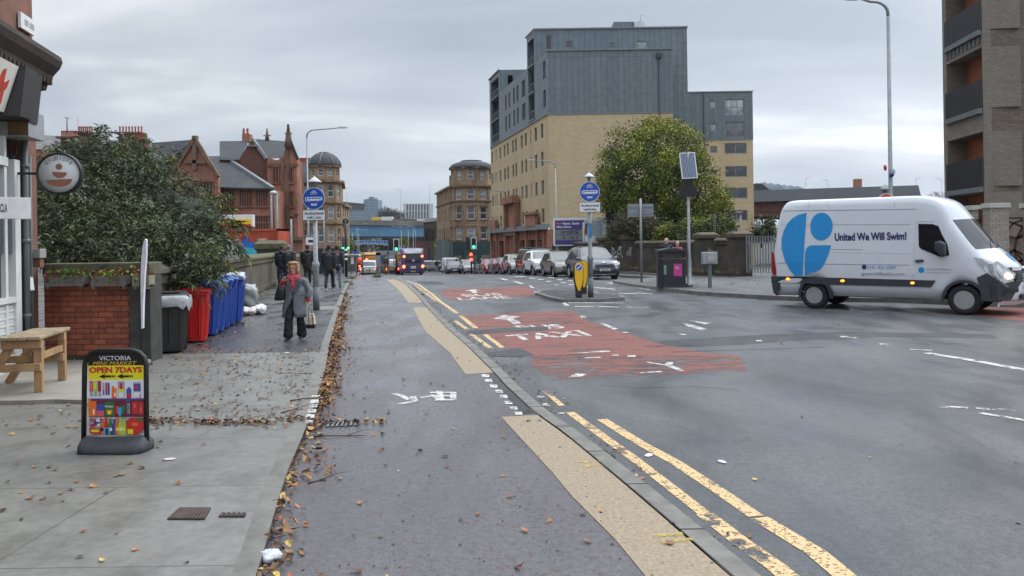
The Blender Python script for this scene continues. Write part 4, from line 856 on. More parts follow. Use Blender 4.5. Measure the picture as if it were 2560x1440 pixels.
ae = MB(); a = W(168, 333, 79); ae.tube([a, a+Vector((0, 0, 1.6))], .07, 6); ae.tube([a+Vector((1.1, 0, 0)), a+Vector((1.1, 0, 1.7))], .02, 4); ae.tube([a+Vector((-.25, 0, 1.6)), a+Vector((.25, 0, 1.5))], .04, 4); wb(ae, 'aerial', [LEAD], sc4)
fo = wroot('flyover', 'motorway flyover with blue girder and concrete parapet spanning the street end', 'bridge', (wx(965, 230), 230, gz(230)))
c = MB(); YF = 230
pxp(c, [(780, 560.5), (780, 548), (1120, 553.5), (1120, 566)], YF, 14); wb(c, 'parapet', [mat('flyover_concrete', (.21, .20, .175), .85, var=.35, vs=.25)], fo)
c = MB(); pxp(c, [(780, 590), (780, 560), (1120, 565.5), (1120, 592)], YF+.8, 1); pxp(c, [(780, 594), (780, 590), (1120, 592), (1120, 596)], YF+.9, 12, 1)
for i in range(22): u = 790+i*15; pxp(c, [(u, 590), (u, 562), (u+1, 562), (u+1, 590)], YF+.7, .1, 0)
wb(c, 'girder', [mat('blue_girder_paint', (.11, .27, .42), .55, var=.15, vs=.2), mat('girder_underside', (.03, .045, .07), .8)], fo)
c = MB(); pxp(c, [(1022, 650), (1022, 593), (1075, 594), (1075, 650)], YF+2, 10); wb(c, 'abutment', [RBRK], fo)
fb = wroot('footbridge', 'small arched blue footbridge with upright panels under the flyover', 'bridge', (wx(925, 262), 262, gz(262)))
c = MB(); N = 14
for i in range(N):
 u0, u1 = 877+i*96/N, 877+(i+1)*96/N; a0, a1 = -4*(1-((i/N-.5)*2)**2), -4*(1-(((i+1)/N-.5)*2)**2)
 pxp(c, [(u0, 612+a0), (u0, 603+a0*.6), (u1-1, 603+a1*.6), (u1-1, 612+a1)], 262, .2, 0); pxp(c, [(u0, 614+a0), (u0, 612+a0), (u1, 612+a1), (u1, 614+a1)], 261.9, 3, 1); pxp(c, [(u1-1, 612+a1), (u1-1, 602+a1*.6), (u1, 602+a1*.6), (u1, 612+a1)], 261.8, .3, 1); pxp(c, [(u0, 603+a0*.6), (u0, 602+a0*.6), (u1, 602+a1*.6), (u1, 603+a1*.6)], 261.8, .3, 1)
wb(c, 'deck', [mat('footbridge_blue', (.05, .22, .55), .5), mat('footbridge_white', (.5, .55, .6), .5)], fb)
c = MB(); pxp(c, [(874, 640), (874, 606), (879, 606), (879, 640)], 262, 2); pxp(c, [(971, 640), (971, 606), (976, 606), (976, 640)], 262, 2); wb(c, 'pier', [LEAD], fb)
def farblock(name, label, parts, Y, D=25, cat='building'):
 r = wroot(name, label, cat, (wx(sum(p[0] for p in parts[0][1])/len(parts[0][1]), Y), Y+D/2, gz(Y)))
 for nm, px, m, dy, D2 in parts: c = MB(); pxp(c, px, Y+dy, D2 or D); wb(c, nm, [m], r)
 return r
FG = brick('far_glass_panels', (.15, .20, .26), (.11, .15, .2), (.24, .28, .33), bw=2.2, bh=3.4, ms=.35, dirt=.1, off=0); FW = mat('far_white_panel', (.55, .57, .58), .7, var=.1, vs=.1); FGY = mat('far_grey_panel', (.22, .23, .25), .7, var=.2, vs=.05); FDK = mat('far_dark_glass', (.06, .075, .09), .4)
farblock('glass_tower_block', 'stepped blue grey glass university tower on the skyline', [('tower', [(909, 560), (909, 499), (922, 497), (922, 492), (933, 492), (933, 497), (945, 499), (946, 560)], FG, 0, 30), ('annex', [(868, 560), (868, 527), (950, 525), (950, 560)], FG, -15, 0), ('wing', [(859, 560), (859, 507), (909, 511), (909, 560)], FGY, 8, 20), ('roof', [(857, 508), (857, 504), (911, 509), (911, 512)], FDK, -5, 35)], 900)
wbk = wroot('white_office_block', 'white office block with vertical dark window strips on the skyline', 'building', (wx(1045, 700), 715, gz(700)))
c = MB(); pxp(c, [(1008, 560), (1008, 509), (1083, 509), (1083, 560)], 700, 30); wb(c, 'wall', [FW], wbk)
for i in range(8):
 for v0, v1 in ((510.5, 526), (528, 546)): c = MB(); u = 1016.5+i*7.3; pxp(c, [(u, v1), (u, v0), (u+3.2, v0), (u+3.2, v1)], 699.6, .6); wb(c, 'window_strip', [FDK], wbk)
farblock('far_flat_block', 'small pale block of flats beyond the dark gabled shop roofs', [('wall', [(1101, 560), (1101, 521), (1127, 520), (1127, 560)], FW, 0, 12), ('window_strip', [(1104, 556), (1104, 523), (1108, 523), (1108, 556)], FDK, -.5, 1), ('window_strip', [(1113, 556), (1113, 523), (1118, 523), (1118, 556)], FDK, -.5, 1)], 420)
farblock('far_brick_shed', 'low brown shed roof seen over the flyover parapet', [('wall', [(955, 570), (955, 543), (1000, 546), (1076, 550), (1076, 570)], mat('brown_shed', (.17, .1, .08), .8), 0, 20)], 340)
for nm, lb, u0, u1, v0, col in [('box_truck', 'yellow lorry box passing on the flyover', 929, 950, 543, (.6, .42, .04)), ('white_lorry', 'long white lorry box passing on the flyover', 953, 981, 542, (.6, .62, .62)), ('flyover_van', 'small white van near the right end of the flyover', 1042, 1062, 549, (.6, .62, .62))]:
 r = wroot(nm, lb, 'lorry' if 'lorry' in lb else 'van', (wx((u0+u1)/2, 240), 239, wz(562, 240, 950)-.2)); c = MB(); pxp(c, [(u0, 556), (u0, v0), (u1, v0), (u1, 556)], 238, 2.4); wb(c, 'cargo_box', [mat(nm+'_paint', col, .5)], r, bevel=.05)
 c = MB(); pxp(c, [(u1, 556), (u1, v0+5), (u1+4, v0+6), (u1+5, 556)], 238.1, 2.2); wb(c, 'cab', [FDK], r, bevel=.05)
 c = MB()
 for u in (u0+3, u1-2): c.lathe([(.45, 0), (.45, 2.3)], 10, M=Matrix.Translation(W(u, 557, 238)) @ Matrix.Rotation(R(-90), 4, 'X'))
 wb(c, 'wheels', [RUBBER], r)
hl = MB(); pts_ = []
for i in range(41):
 x = -2600+i*60; h = 190+120*mnoise.noise((i*.16, 4, 0))+60*mnoise.noise((i*.45, 9, 0)); pts_.append((x, h))
hl.add([(x, 6000, -20) for x, h in pts_]+[(x, 6600, h+60) for x, h in pts_]+[(x, 7400, h*.6) for x, h in pts_], [(i, i+1, 42+i, 41+i) for i in range(40)]+[(41+i, 42+i, 83+i, 82+i) for i in range(40)], 0, True)
structure('hills', hl, mat('moor_hills', (.07, .085, .06), .9, var=.3, vs=.004), fix=False)
ot = wroot('old_shop_terrace', 'dark low terrace of old shops in front of the flyover end', 'building', (wx(1078, 150), 152, gz(150)))
c = MB(); pxp(c, [(1059, 668), (1059, 556), (1090, 552), (1128, 530), (1128, 668)], 150, 12); wb(c, 'wall', [mat('sooty_stone', (.085, .065, .05), .9, var=.5, vs=.5)], ot)
c = MB(); c.add([W(1058, 556, 149.7), W(1086, 554, 149.7), W(1108, 541, 154), W(1062, 548, 154)], [(0, 1, 2, 3)]); pxp(c, [(1112, 550), (1112, 518), (1126, 518), (1126, 550)], 150.5, 2); wb(c, 'roof', [SLATE], ot, fix=False)
for u in (1062, 1069, 1076, 1083): c = MB(); pxp(c, [(u, 600), (u, 571), (u+4, 571), (u+4, 600)], 149.8, .3); wb(c, 'window', [DKG], ot)
for u, col in ((1060, (.12, .05, .045)), (1073, (.05, .05, .055)), (1085, (.16, .15, .13))): c = MB(); pxp(c, [(u, 650), (u, 612), (u+10, 612), (u+10, 650)], 149.6, .4); wb(c, 'shop_front', [mat('shopfront_%d' % u, col, .6)], ot)
fc = wroot('factory', 'long grey roofed works with sawtooth rooflights and arched brick wall behind the white van', 'building', (wx(2090, 130), 140, gz(130)))
c = MB(); pxp(c, [(1880, 540), (1880, 506), (2295, 490), (2295, 540)], 131, 20); wb(c, 'wall', [RBRK], fc)
c = MB(); pxp(c, [(1880, 505), (1880, 476), (2296, 463), (2303, 491)], 130, 22); wb(c, 'roof_fascia', [mat('grey_profiled_sheet', (.14, .16, .17), .6, var=.1, vs=.3)], fc)
for i in range(6): c = MB(); u = 1912+i*16; k_ = 1-i*.08; pxp(c, [(u, 476), (u+1, 455+i*2), (u+22, 472), (u+24, 476)], 138+i, 5); wb(c, 'rooflight', [mat('rooflight_glass', (.3, .35, .4), .35, var=.3, vs=.5)], fc)
c = MB(); pxp(c, [(1891, 478), (1891, 458), (1905, 459), (1925, 475)], 134, 6); wb(c, 'roof', [SLATE], fc)
c = MB(); pxp(c, [(2140, 470), (2140, 447), (2155, 447), (2155, 470)], 140, 1.2); wb(c, 'chimney', [mat('orange_brick_far', (.30, .13, .08), .8, var=.2)], fc)
for u in (1890, 1913, 1936, 1959): c = MB(); c.prism([(wx(u, 131)-.6, wz(531, 131, u))]+[(wx(u, 131)+.6, wz(531, 131, u))]+[(wx(u, 131)+.6*math.cos(R(a)), wz(517, 131, u)+.6*math.sin(R(a))) for a in range(0, 181, 30)], 130.85, 131); wb(c, 'arched_recess', [mat('arch_infill', (.12, .05, .04), .8)], fc)
fr = wroot('brick_flats', 'grey brown brick flats with black recessed balconies cut by the right picture edge', 'building', (21, 32, PV))
BRF = brick('grey_brown_brick', (.175, .135, .10), (.115, .088, .068), (.15, .13, .105), bw=.235, bh=.078, ms=.012, dirt=.3, dvs=.5, dcol=(.09, .07, .055))
BRL = brick('pale_grey_brick', (.24, .205, .165), (.19, .16, .13), (.17, .15, .125), bw=.235, bh=.078, ms=.01, dirt=.2)
cor = Vector((18.2, 30)); farc = Vector((18.58, 33.45)); u1 = (cor-farc).normalized(); L1 = (cor-farc).length
zf = lambda v: wz(v, 30, 2465)
op = [(.35, L1-.05, zf(515)-1.2, zf(480)), (.35, L1-.05, zf(465), zf(328)), (.35, L1-.05, zf(268), zf(110)-.1), (.35, L1-.05, zf(72), zf(-90)), (.35, L1-.05, zf(-130), zf(-280))]
wl = MB(); facade(wl, farc, u1, L1, -.3, 19, op, 1.4); facade(wl, cor, (1, 0), .32, -.3, 19, [])
wb(wl, 'wall', [BRL], fr, fix=False)
wl = MB(); facade(wl, cor+Vector((.32, .03)), (1, 0), 9, -.3, 19, [], .2); wl.box(farc.x+2, farc.x+9, farc.y+.2, farc.y+3, -.3, 19)
wb(wl, 'side_wall', [BRF], fr, fix=False)
bal = mat('dark_balcony_panel', (.018, .019, .022), .5, var=.1); RUSTW = mat('rust_coloured_wall', (.34, .11, .045), .7, var=.35, vs=1.5)
nrm1 = Vector((u1.y, -u1.x))
for i, (a, b, c0, d) in enumerate(op):
 m_ = MB(); p, q = farc+u1*a-nrm1*.8, farc+u1*b-nrm1*.8; m_.add([(*p, c0), (*q, c0), (*q, d), (*p, d)], [(0, 1, 2, 3)]); wb(m_, 'recess_wall', [RUSTW], fr, fix=False)
for zt_, zb_ in ((0, 72), (197, 268), (393, 465), (-215, -140)):
 m_ = MB(); p, q = farc+u1*.36+nrm1*.05, farc+u1*(L1-.04)+nrm1*.05; z0, z1 = zf(zb_), zf(zt_); m_.bar((*p, (z0+z1)/2), (*q, (z0+z1)/2), .05, z1-z0)
 for j in range(18): t = p.lerp(q, (j+.5)/18)+nrm1*.03; m_.bar((*t, z0), (*t, z1), .012, .012)
 b_o = wb(m_, 'balcony_panel', [bal], fr)
 m_ = MB(); m_.bar((*p, z0-.12), (*q, z0-.12), .2, .2); wb(m_, 'slab_edge', [mat('slab_grey', (.13, .15, .155), .6)], fr)
m_ = MB(); p, q = farc+u1*.36+nrm1*.03, farc+u1*(L1-.04)+nrm1*.03
for j in range(9): t0, t1 = p.lerp(q, j/9), p.lerp(q, (j+.6)/9); m_.bar((*t0, zf(97)), (*t1, zf(97)), .02, .28)
wb(m_, 'valance', [mat('black_white_valance', (.12, .12, .13), .6)], fr)
for i, (u0, u1_, v0, lb) in enumerate([(2460, 2529, 508, 'pale brick gate pier with a stone cap right of the van cab'), (2414, 2456, 514, 'pale brick gate pier partly hidden behind the van windscreen'), (2557, 2620, 508, 'pale brick gate pier cut by the right picture edge')]):
 Yp = 26+(i == 1)*1.6; a, b = wx(u0+15, Yp), wx(u1_, Yp); zt_ = wz(v0, Yp, u0); r = thing('gate_pier', lb, 'gate pier', ((a+b)/2, Yp+.45, RD), group='brick gate piers'); h = zt_-RD; hw = (b-a)/2
 m_ = MB(); m_.box(-hw+.05, hw-.05, -.4, .0, 0, h-.16); m_.build('shaft', [brick('pier_brick', (.36, .32, .28), (.27, .235, .2), (.2, .18, .155), bw=.235, bh=.08, ms=.012, dirt=.25)], r)
 m_ = MB(); m_.box(-hw, hw, -.45, .05, h-.16, h); m_.build('cap', [mat('pier_cap_stone', (.45, .43, .39), .8, var=.15)], r, bevel=.015)
r = thing('screen_panel', 'rusty perforated steel screen between the brick gate piers', 'screen', (wx(2543, 26.3), 26.4, 0)); m_ = MB(); hw = .52; z0, z1 = .3, wz(543, 26.3, 2543)
m_.box(-hw, -hw+.06, -.03, .03, z0, z1); m_.box(hw-.06, hw, -.03, .03, z0, z1); m_.box(-hw, hw, -.03, .03, z1-.06, z1); m_.box(-hw, hw, -.03, .03, z0, z0+.06)
pp = [(rnd.uniform(-hw, hw), z0+(z1-z0)*(i+.5)/16) for i in range(16)]
for i, p in enumerate(pp):
 for q in sorted(pp, key=lambda q: math.dist(p, q))[1:4]: m_.bar((p[0], 0, p[1]), (q[0], 0, q[1]), .03, .07)
 m_.bar((p[0], 0, p[1]), ((hw if p[0] > 0 else -hw), 0, p[1]+rnd.uniform(-.2, .2)), .03, .06)
m_.build('screen', [mat('corten_steel', (.07, .03, .022), .8, var=.4, vs=6)], r)
r = thing('screen_panel', 'rusty steel screen strip between the van roof and the nearest gate pier', 'screen', (wx(2458, 26.8), 26.9, 0)); m_ = MB(); m_.box(-.08, .0, -.03, .03, .3, wz(522, 26.8, 2458)); m_.box(-.5, 0, -.03, .03, wz(548, 26.8, 2458)-.05, wz(548, 26.8, 2458)); [m_.bar((-.5+i*.1, 0, .3), (-.45+i*.08, 0, wz(548, 26.8, 2458)), .03, .04) for i in range(5)]
m_.build('screen', [_M['corten_steel']], r)
# ================================================================ left shop building
YC = 12.0; XC = -7.3
def fx(y): return XC+.2*(YC-y)
sd_ = Vector((-.2, 1)).normalized(); sn_ = Vector((sd_.y, -sd_.x))      # along the street, out of the wall
def fp_(y, out=0): return Vector((fx(y), y))+sn_*out
SANDN = mat('painted_red_sandstone', (.24, .105, .075), .8, var=.35, vs=2.2, bump=.3, bs=25, col2=(.13, .07, .055))
DSTONE = mat('sooty_cornice', (.045, .033, .028), .85, var=.4, vs=3, bump=.4, bs=30)
sb = wroot('corner_shop', 'red sandstone corner shop with white shopfront and dark overhanging cornice at the left picture edge', 'building', (XC-1, 10, PV))
def fbox(mb, y0, y1, z0, z1, out, inn=.3, mi=0):
 p = [fp_(y0, out), fp_(y1, out), fp_(y1, -inn), fp_(y0, -inn)]; mb.prism([tuple(q) for q in p], z0, z1, 'z', mi)
m_ = MB(); fbox(m_, 11.55, YC, 0, 4.6, 0, 1.0); fbox(m_, 2, YC-.02, 4.6, 12, -.02, 3.0); fbox(m_, 2, 11.5, 0, 4.6, -.25, 3); fbox(m_, 11.72, YC+.01, 0, .35, .06, .2)
wb(m_, 'wall', [SANDN], sb)
m_ = MB()
prof = [(-.1, 4.25), (.10, 4.28), (.12, 4.36), (.18, 4.40), (.20, 4.50), (.30, 4.62), (.34, 4.72), (.32, 4.80), (-.05, 4.98), (-.1, 4.98)]
a_, b_ = 2.0, YC+.16
m_.loft([[(*fp_(y, o_), z) for o_, z in prof] for y in (a_, b_)], 0, False)
for i in range(60): y = b_-.12-i*.13; fbox(m_, y-.07, y, 4.34, 4.42, .23, 0) if y > 3 else None
fbox(m_, 2, 10.6, 5.2, 5.34, .14, .1); fbox(m_, 2, 10.2, 5.75, 6.0, .2, .1)
wb(m_, 'cornice', [DSTONE], sb, fix=False)
m_ = MB(); pl = [fp_(11.55, .03), fp_(11.9, .03)]; fbox(m_, 11.42, 11.9, 5.06, 5.29, .04, 0); wb(m_, 'street_nameplate', [WHITE], sb)
m_ = MB(); [fbox(m_, 11.55+i*.035, 11.57+i*.035, 5.13, 5.22, .043, -.035) for i in range(10) if i != 4];
sbp = wb(m_, 'nameplate_letters', [mat('faded_letter', (.3, .31, .34), .6)], sb)
WSH = mat('white_shop_joinery', (.62, .64, .63), .5, var=.12, vs=2);
m_ = MB(); fbox(m_, 11.18, 11.36, .06, 3.1, .02, .3); fbox(m_, 10.9, 10.98, .06, 3.4, .0, .3); fbox(m_, 9, 10.98, 2.98, 3.1, .02, .3); fbox(m_, 9, 11.36, .06, .25, .04, .3)
for i in range(16): fbox(m_, 9, 11.18, .27+i*.05, .31+i*.05, -.02+.01*(i % 2), .25)
fbox(m_, 9, 11.18, .25, 1.05, -.03, .2); fbox(m_, 9, 11.18, 1.05, 1.13, .03, .2)
wb(m_, 'shop_front', [WSH], sb)
m_ = MB(); fbox(m_, 9, 10.9, 1.13, 1.75, -.06, .1); fbox(m_, 9, 10.9, 2.45, 2.98, -.06, .1); fbox(m_, 11.36, 11.55, .06, 3.2, -.12, .1); wb(m_, 'shop_window', [GLASS], sb)
m_ = MB(); [fbox(m_, 9, 11.17, 1.76+i*.07, 1.825+i*.07, -.02, .08) for i in range(10)]; wb(m_, 'roller_shutter', [mat('shutter_grey', (.10, .115, .12), .5, .4)], sb)
m_ = MB(); q0, q1 = fp_(11.46, .05), fp_(11.46, .05); m_.tube([(*q0, .06), (*q1, 4.2)], .045, 8); q0 = fp_(11.62, .05); m_.tube([(*q0, .06), (*q0, 3.2)], .03, 6)
for z in (.8, 1.9, 3.0): m_.tube([(*fp_(11.46, .05), z), (*fp_(11.46, .05), z+.06)], .06, 8)
wb(m_, 'drainpipe', [mat('grey_green_pipe', (.12, .14, .14), .5)], sb)
def slab(mb, y0, y1, z0, z1, o0, o1, t, mi=0):   # o0 bottom projection, o1 top projection
 r = [[(*fp_(y, o0), z0), (*fp_(y, o0+.001), z0), (*fp_(y, o1), z1), (*fp_(y, o1-t), z1), (*fp_(y, o0-t), z0)] for y in (y0, y1)]
 r = [[p[0], p[2], p[3], p[4]] for p in r]; mb.loft(r, mi, False)
m_ = MB(); slab(m_, 8, 10.5, 3.66, 4.28, .17, .36, .08); fo_ = wb(m_, 'fascia_board', [mat('off_white_board', (.66, .64, .60), .5, var=.1, vs=2)], sb, fix=False)
def on_fascia(y, z, e=.004): z += .06; y -= .66; k_ = (z-3.66)/.62; p = fp_(y, .17+.19*k_+e); return (*p, z)
m_ = MB()
for poly in [[(10.66, 3.72), (10.78, 4.10), (10.86, 4.13), (10.90, 3.95), (10.98, 3.99), (11.03, 4.02), (11.02, 3.9), (10.97, 3.86), (11.0, 3.70), (10.97, 3.66), (10.93, 3.74), (10.88, 3.84), (10.82, 3.72), (10.76, 3.69)]]:
 m_.add([on_fascia(y, z) for y, z in poly], [tuple(range(len(poly)))], 0)
m_.add([on_fascia(10.45+.2*math.cos(a*.52)*.9, 3.95+.2*math.sin(a*.52)) for a in range(12)], [tuple(range(12))], 1)
wb(m_, 'fascia_letters', [mat('faded_red_letter', (.48, .06, .035), .6, var=.3, vs=6), mat('yellow_letter', (.65, .42, .05), .6)], sb, fix=False)
m_ = MB(); slab(m_, 10.52, 10.9, 3.62, 4.3, .36, .44, .8); slab(m_, 10.92, 11.2, 3.6, 4.3, .32, .40, .6, 0); wb(m_, 'fascia_end', [mat('charcoal_panel', (.04, .038, .04), .5)], sb, fix=False)
m_ = MB(); fbox(m_, 10.94, 11.5, 3.40, 3.78, .30, .1); o = wb(m_, 'sign_box', [mat('brushed_silver', (.40, .43, .45), .4, .5)], sb)
m_ = MB(); p = [fp_(10.93, .298), fp_(10.93, .04)]; m_.add([(*p[0], 3.41), (*p[1], 3.41), (*p[1], 3.77), (*p[0], 3.77)], [(0, 1, 2, 3)]); wb(m_, 'sign_box_end', [mat('rusty_plate', (.16, .085, .03), .6, var=.5, vs=5, col2=(.05, .03, .02))], sb, fix=False)
m_ = MB(); ab = Vector((-6.54, 10.6)); d2 = Vector((.75, .66)).normalized(); m_.bar((*(ab-d2*.75), 2.36), (*ab, 2.36), .08, .29); wb(m_, 'name_board', [mat('white_board', (.72, .72, .72), .4)], sb, bevel=.004)
ang = math.atan2(d2.y, d2.x); pp_ = ab-d2*.325+Vector((d2.y, -d2.x))*.043
t_ = text('L.CLA', mat('board_letter', (.05, .06, .07), .5), sb, Matrix.Translation((pp_.x, pp_.y, 2.36)) @ Matrix.Rotation(ang, 4, 'Z') @ Matrix.Rotation(R(90), 4, 'X'), 1, .02, w=.11, h=.115); t_.matrix_parent_inverse = Matrix.Translation(-Vector(sb.location))
r = thing('junction_box', 'small grey electrical box with a white floodlight on the red stone corner', 'electrical box', (-7.1, 11.75, 1.55)); m_ = MB(); m_.box(-.16, .05, -.1, .06, .12, .26); m_.build('box', [mat('grey_abs', (.30, .30, .29), .6)], r, bevel=.01)
m_ = MB(); m_.box(-.14, .02, -.06, .04, -.02, .12); m_.build('bracket', [SANDN], r); m_ = MB(); m_.bar((-.12, -.14, -.10), (-.05, -.2, -.36), .12, .05); m_.build('floodlight', [mat('floodlight_white', (.7, .72, .74), .3)], r, bevel=.01)
Ys = 11.4; c = W(149, 434, Ys); r = thing('hanging_sign', 'round white hanging sign with black rim, STUDIO 70 lettering and three brown cup shapes', 'shop sign', c, rotz=R(10)); rr = 51/1950*Ys; CS = .76
m_ = MB(); M_ = Matrix.Rotation(R(90), 4, 'X'); m_.lathe([(rr, -.07), (rr*1.03, -.065), (rr*1.03, .03), (rr*.97, .045), (rr*.93, .03), (rr*.93, -.06)], 44, 0, M_); m_.build('rim', [BLACK], r)
m_ = MB(); m_.lathe([(0.001, .022), (rr*.95, .022), (rr*.95, -.06), (0.001, -.06)], 44, 0, M_); m_.build('face', [mat('sign_face_white', (.66, .68, .68), .4, var=.05)], r)
BRN = mat('sign_brown', (.30, .125, .085), .5, var=.05); m_ = MB(); e_ = -.026
m_.prism([(rr*.15*math.cos(a*.314), rr*.33+rr*.15*math.sin(a*.314)) for a in range(20)], e_, -.02)
m_.prism([(-rr*.32, rr*.08), (rr*.34, rr*.05)]+[(.01+rr*.33*math.cos(R(a)), rr*.05+rr*.28*math.sin(R(a))) for a in range(-12, -169, -12)], e_, -.02)
m_.prism([(-rr*.60, -rr*.32), (rr*.58, -rr*.27)]+[(rr*.58*math.cos(R(a)), -rr*.3+rr*.36*math.sin(R(a))) for a in range(-8, -173, -12)], e_, -.02)
m_.build('cup_motif', [BRN], r, fix=False)
for i, ch_ in enumerate('STUDIO70'):
 a = 137-i*13.2; x, z = rr*.74*math.cos(R(a)), rr*.74*math.sin(R(a)); text(ch_, mat('sign_letter_grey', (.22, .2, .2), .6), r, Matrix.Translation((x, -.025, z)) @ Matrix.Rotation(R(90), 4, 'X') @ Matrix.Rotation(R(a-90), 4, 'Z'), 1, .02, w=rr*.14 if ch_ != 'I' else rr*.035, h=rr*.17, name='letter')
m_ = MB(); m_.bar((-rr*1.0, 0, 0), (-rr-.28, -.02, 0), .03, .035); m_.box(-rr-.30, -rr-.27, -.03, .03, -.18, .18); m_.tube([(-rr-.28, 0, .18), (-rr-.27, 0, .6)], .008, 5); m_.build('bracket', [BLACK], r)
# ================================================================ picnic style table
WOOD = mat('pressure_treated_timber', (.36, .22, .11), .75, var=.35, vs=3, streak=3, bump=.25, bs=40); WOODT = mat('weathered_table_top', (.30, .235, .15), .7, var=.4, vs=4, streak=2, bump=.2)
r = thing('picnic_table', 'narrow two tier timber picnic table on the shop forecourt', 'table', (-5.60, 9.25, .105), R(13))
for i, (a, b) in enumerate([(-.42, -.335), (-.33, -.23), (-.225, -.125), (-.12, .02)]): m_ = MB(); m_.box(a, b, -.10, 1.0, .63, .675); m_.build('table_plank', [WOODT], r, bevel=.012)
for y in (0, .82):
 m_ = MB(); m_.box(-.085, .005, y, y+.07, 0, .63); m_.build('leg', [WOOD], r, bevel=.006)
 m_ = MB(); m_.bar((-.30, y+.03, .62), (-.66, y+.03, 0), .07, .09); m_.build('leg', [WOOD], r, bevel=.006)
 m_ = MB(); m_.box(-.42, .012, y-.045, y-.001, .53, .625); m_.build('top_rail', [WOOD], r, bevel=.005)
 m_ = MB(); m_.box(-1.0, .0, y-.046, y-.002, .26, .35); m_.build('seat_rail', [WOOD], r, bevel=.005)
m_ = MB(); m_.box(-.07, -.02, .07, .82, .38, .46); m_.build('stretcher', [WOOD], r, bevel=.005)
for x in (-.95, -.84, -.73): m_ = MB(); m_.box(x, x+.095, -.08, 1.0, .352, .39); m_.build('seat_plank', [WOODT], r, bevel=.01)
m_ = MB()
for z in (.30, .575):
 for x in (-.04, -.38): m_.lathe([(.009, 0), (.009, .008), (.001, .01)], 8, M=Matrix.Translation((x, -.046, z)) @ Matrix.Rotation(R(90), 4, 'X'))
m_.build('bolt_heads', [STEEL], r)
# ================================================================ pavement sign
pb_ = G(291, 1126, PV); r = thing('pavement_sign', 'black framed swinging pavement sign reading VICTORIA MINI MARKET OPEN 7DAYS', 'sign', pb_, R(-3)); K = 1/291.
px = lambda u: (u-294)*K
pz = lambda v: (1130-v)*K
m_ = MB(); hw = 80*K; ht = pz(880); rc = .12
pts = [(-hw-.015, 0, .04), (-hw+.005, 0, ht-rc)]+[(-hw+rc*(1-math.cos(R(a)))+.005, 0, ht-rc+rc*math.sin(R(a))) for a in (30, 60, 90)]+[(hw-rc*(1-math.cos(R(a)))-.0, 0, ht-rc+rc*math.sin(R(a))) for a in (90, 60, 30)]+[(hw, 0, ht-rc), (hw-.005, 0, .04)]
m_.tube(pts, .021, 10); m_.build('frame', [BLACK], r)
m_ = MB(); b0 = [(-.30, -.155), (.29, -.155), (.29, .155), (-.30, .155)]
rings = []
for z, s1, s2 in [(0, 1, 1), (.03, .995, .98), (.06, .97, .86), (.085, .93, .62), (.10, .88, .35)]:
 n = 24; ring_ = []
 for i in range(n):
  a = 2*math.pi*i/n; cx_ = math.copysign(abs(math.cos(a))**.35, math.cos(a)); cy_ = math.copysign(abs(math.sin(a))**.45, math.sin(a)); ring_.append((.295*s1*cx_, .15*s2*cy_, z+(.03*abs(cx_)**3 if z > .02 else 0)))
 rings.append(ring_)
m_.loft(rings, 0, True); m_.build('base', [mat('recycled_rubber_base', (.055, .06, .068), .75, var=.25, vs=30, bump=.3, bs=80)], r)
def panel(mb, u0, u1, v0, v1, y, mi): mb.box(px(u0), px(u1), y, y+.0015, pz(v1), pz(v0), mi)
m_ = MB(); cor_ = [(px(226), pz(1082)), (px(236), pz(1092)), (px(358), pz(1092)), (px(368), pz(1082)), (px(369), pz(900)), (px(364), pz(890)), (px(352), pz(886)), (px(240), pz(886)), (px(230), pz(890)), (px(225), pz(900))]
m_.prism(cor_, -.004, .008, 'y', 0); m_.build('panel', [mat('panel_black', (.012, .012, .014), .35)], r, fix=True)
def flatm(n, c, **k): return mat(n, c, .45, var=0, **k)
AY = flatm('print_yellow', (.78, .72, .02)); AW = flatm('print_white', (.72, .76, .82)); AK = flatm('print_black', (.015, .013, .012)); AR = flatm('print_red', (.55, .03, .03)); AO = flatm('print_orange', (.8, .16, .02)); AB = flatm('print_blue', (.05, .08, .35)); AG = flatm('print_green', (.03, .17, .05)); AM = flatm('print_maroon', (.13, .02, .035)); AL = flatm('print_lime', (.4, .6, .08)); AC = flatm('print_cyan', (.06, .35, .65)); AP = flatm('print_purple', (.10, .06, .22)); AS = flatm('print_grey', (.35, .36, .40)); AF = flatm('print_pink', (.6, .12, .16))
mats_ = [AY, AW, AK, AR, AO, AB, AG, AM, AL, AC, AP, AS, AF]
m_ = MB(); panel(m_, 226, 368.5, 917, 953, -.0055, 0); panel(m_, 225, 368, 953, 999, -.0055, 1); panel(m_, 225, 368, 999, 1046, -.0055, 7); m_.prism([(px(225), pz(1046)), (px(225), pz(1082)), (px(236), pz(1091)), (px(358), pz(1091)), (px(368), pz(1082)), (px(368), pz(1046))], -.0055, -.004, 'y', 11)
panel(m_, 225, 368, 999, 1004, -.0063, 10)
zy = -.0068
def item(u0, u1, v0, v1, mi, y=None): panel(m_, u0, u1, v0, v1, zy if y is None else y, mi)
for i, (u, c_) in enumerate([(228, 12), (238.5, 8), (249, 3)]): item(u, u+9.5, 955, 982, c_); item(u+1, u+9, 982, 994, 11, -.0075); item(u+2, u+6, 960, 975, (4, 0, 10)[i], -.008)
for i, (u, c_) in enumerate([(262, 11), (269, 3), (275, 10)]): item(u, u+5, 960, 990, c_); item(u+1, u+4, 978, 991, 5, -.0075)
item(285, 298, 973, 999, 4); item(286, 291, 968, 973, 4); item(292, 296, 985, 994, 1, -.0075)
item(301, 319, 957, 997, 11); item(303, 316, 975, 983, 0, -.0075); item(306, 313, 960, 976, 3, -.008); item(303, 316, 984, 996, 1, -.0075)
item(323, 336, 975, 999, 5); item(327, 332, 971, 975, 5); item(324, 335, 988, 998, 3, -.0075)
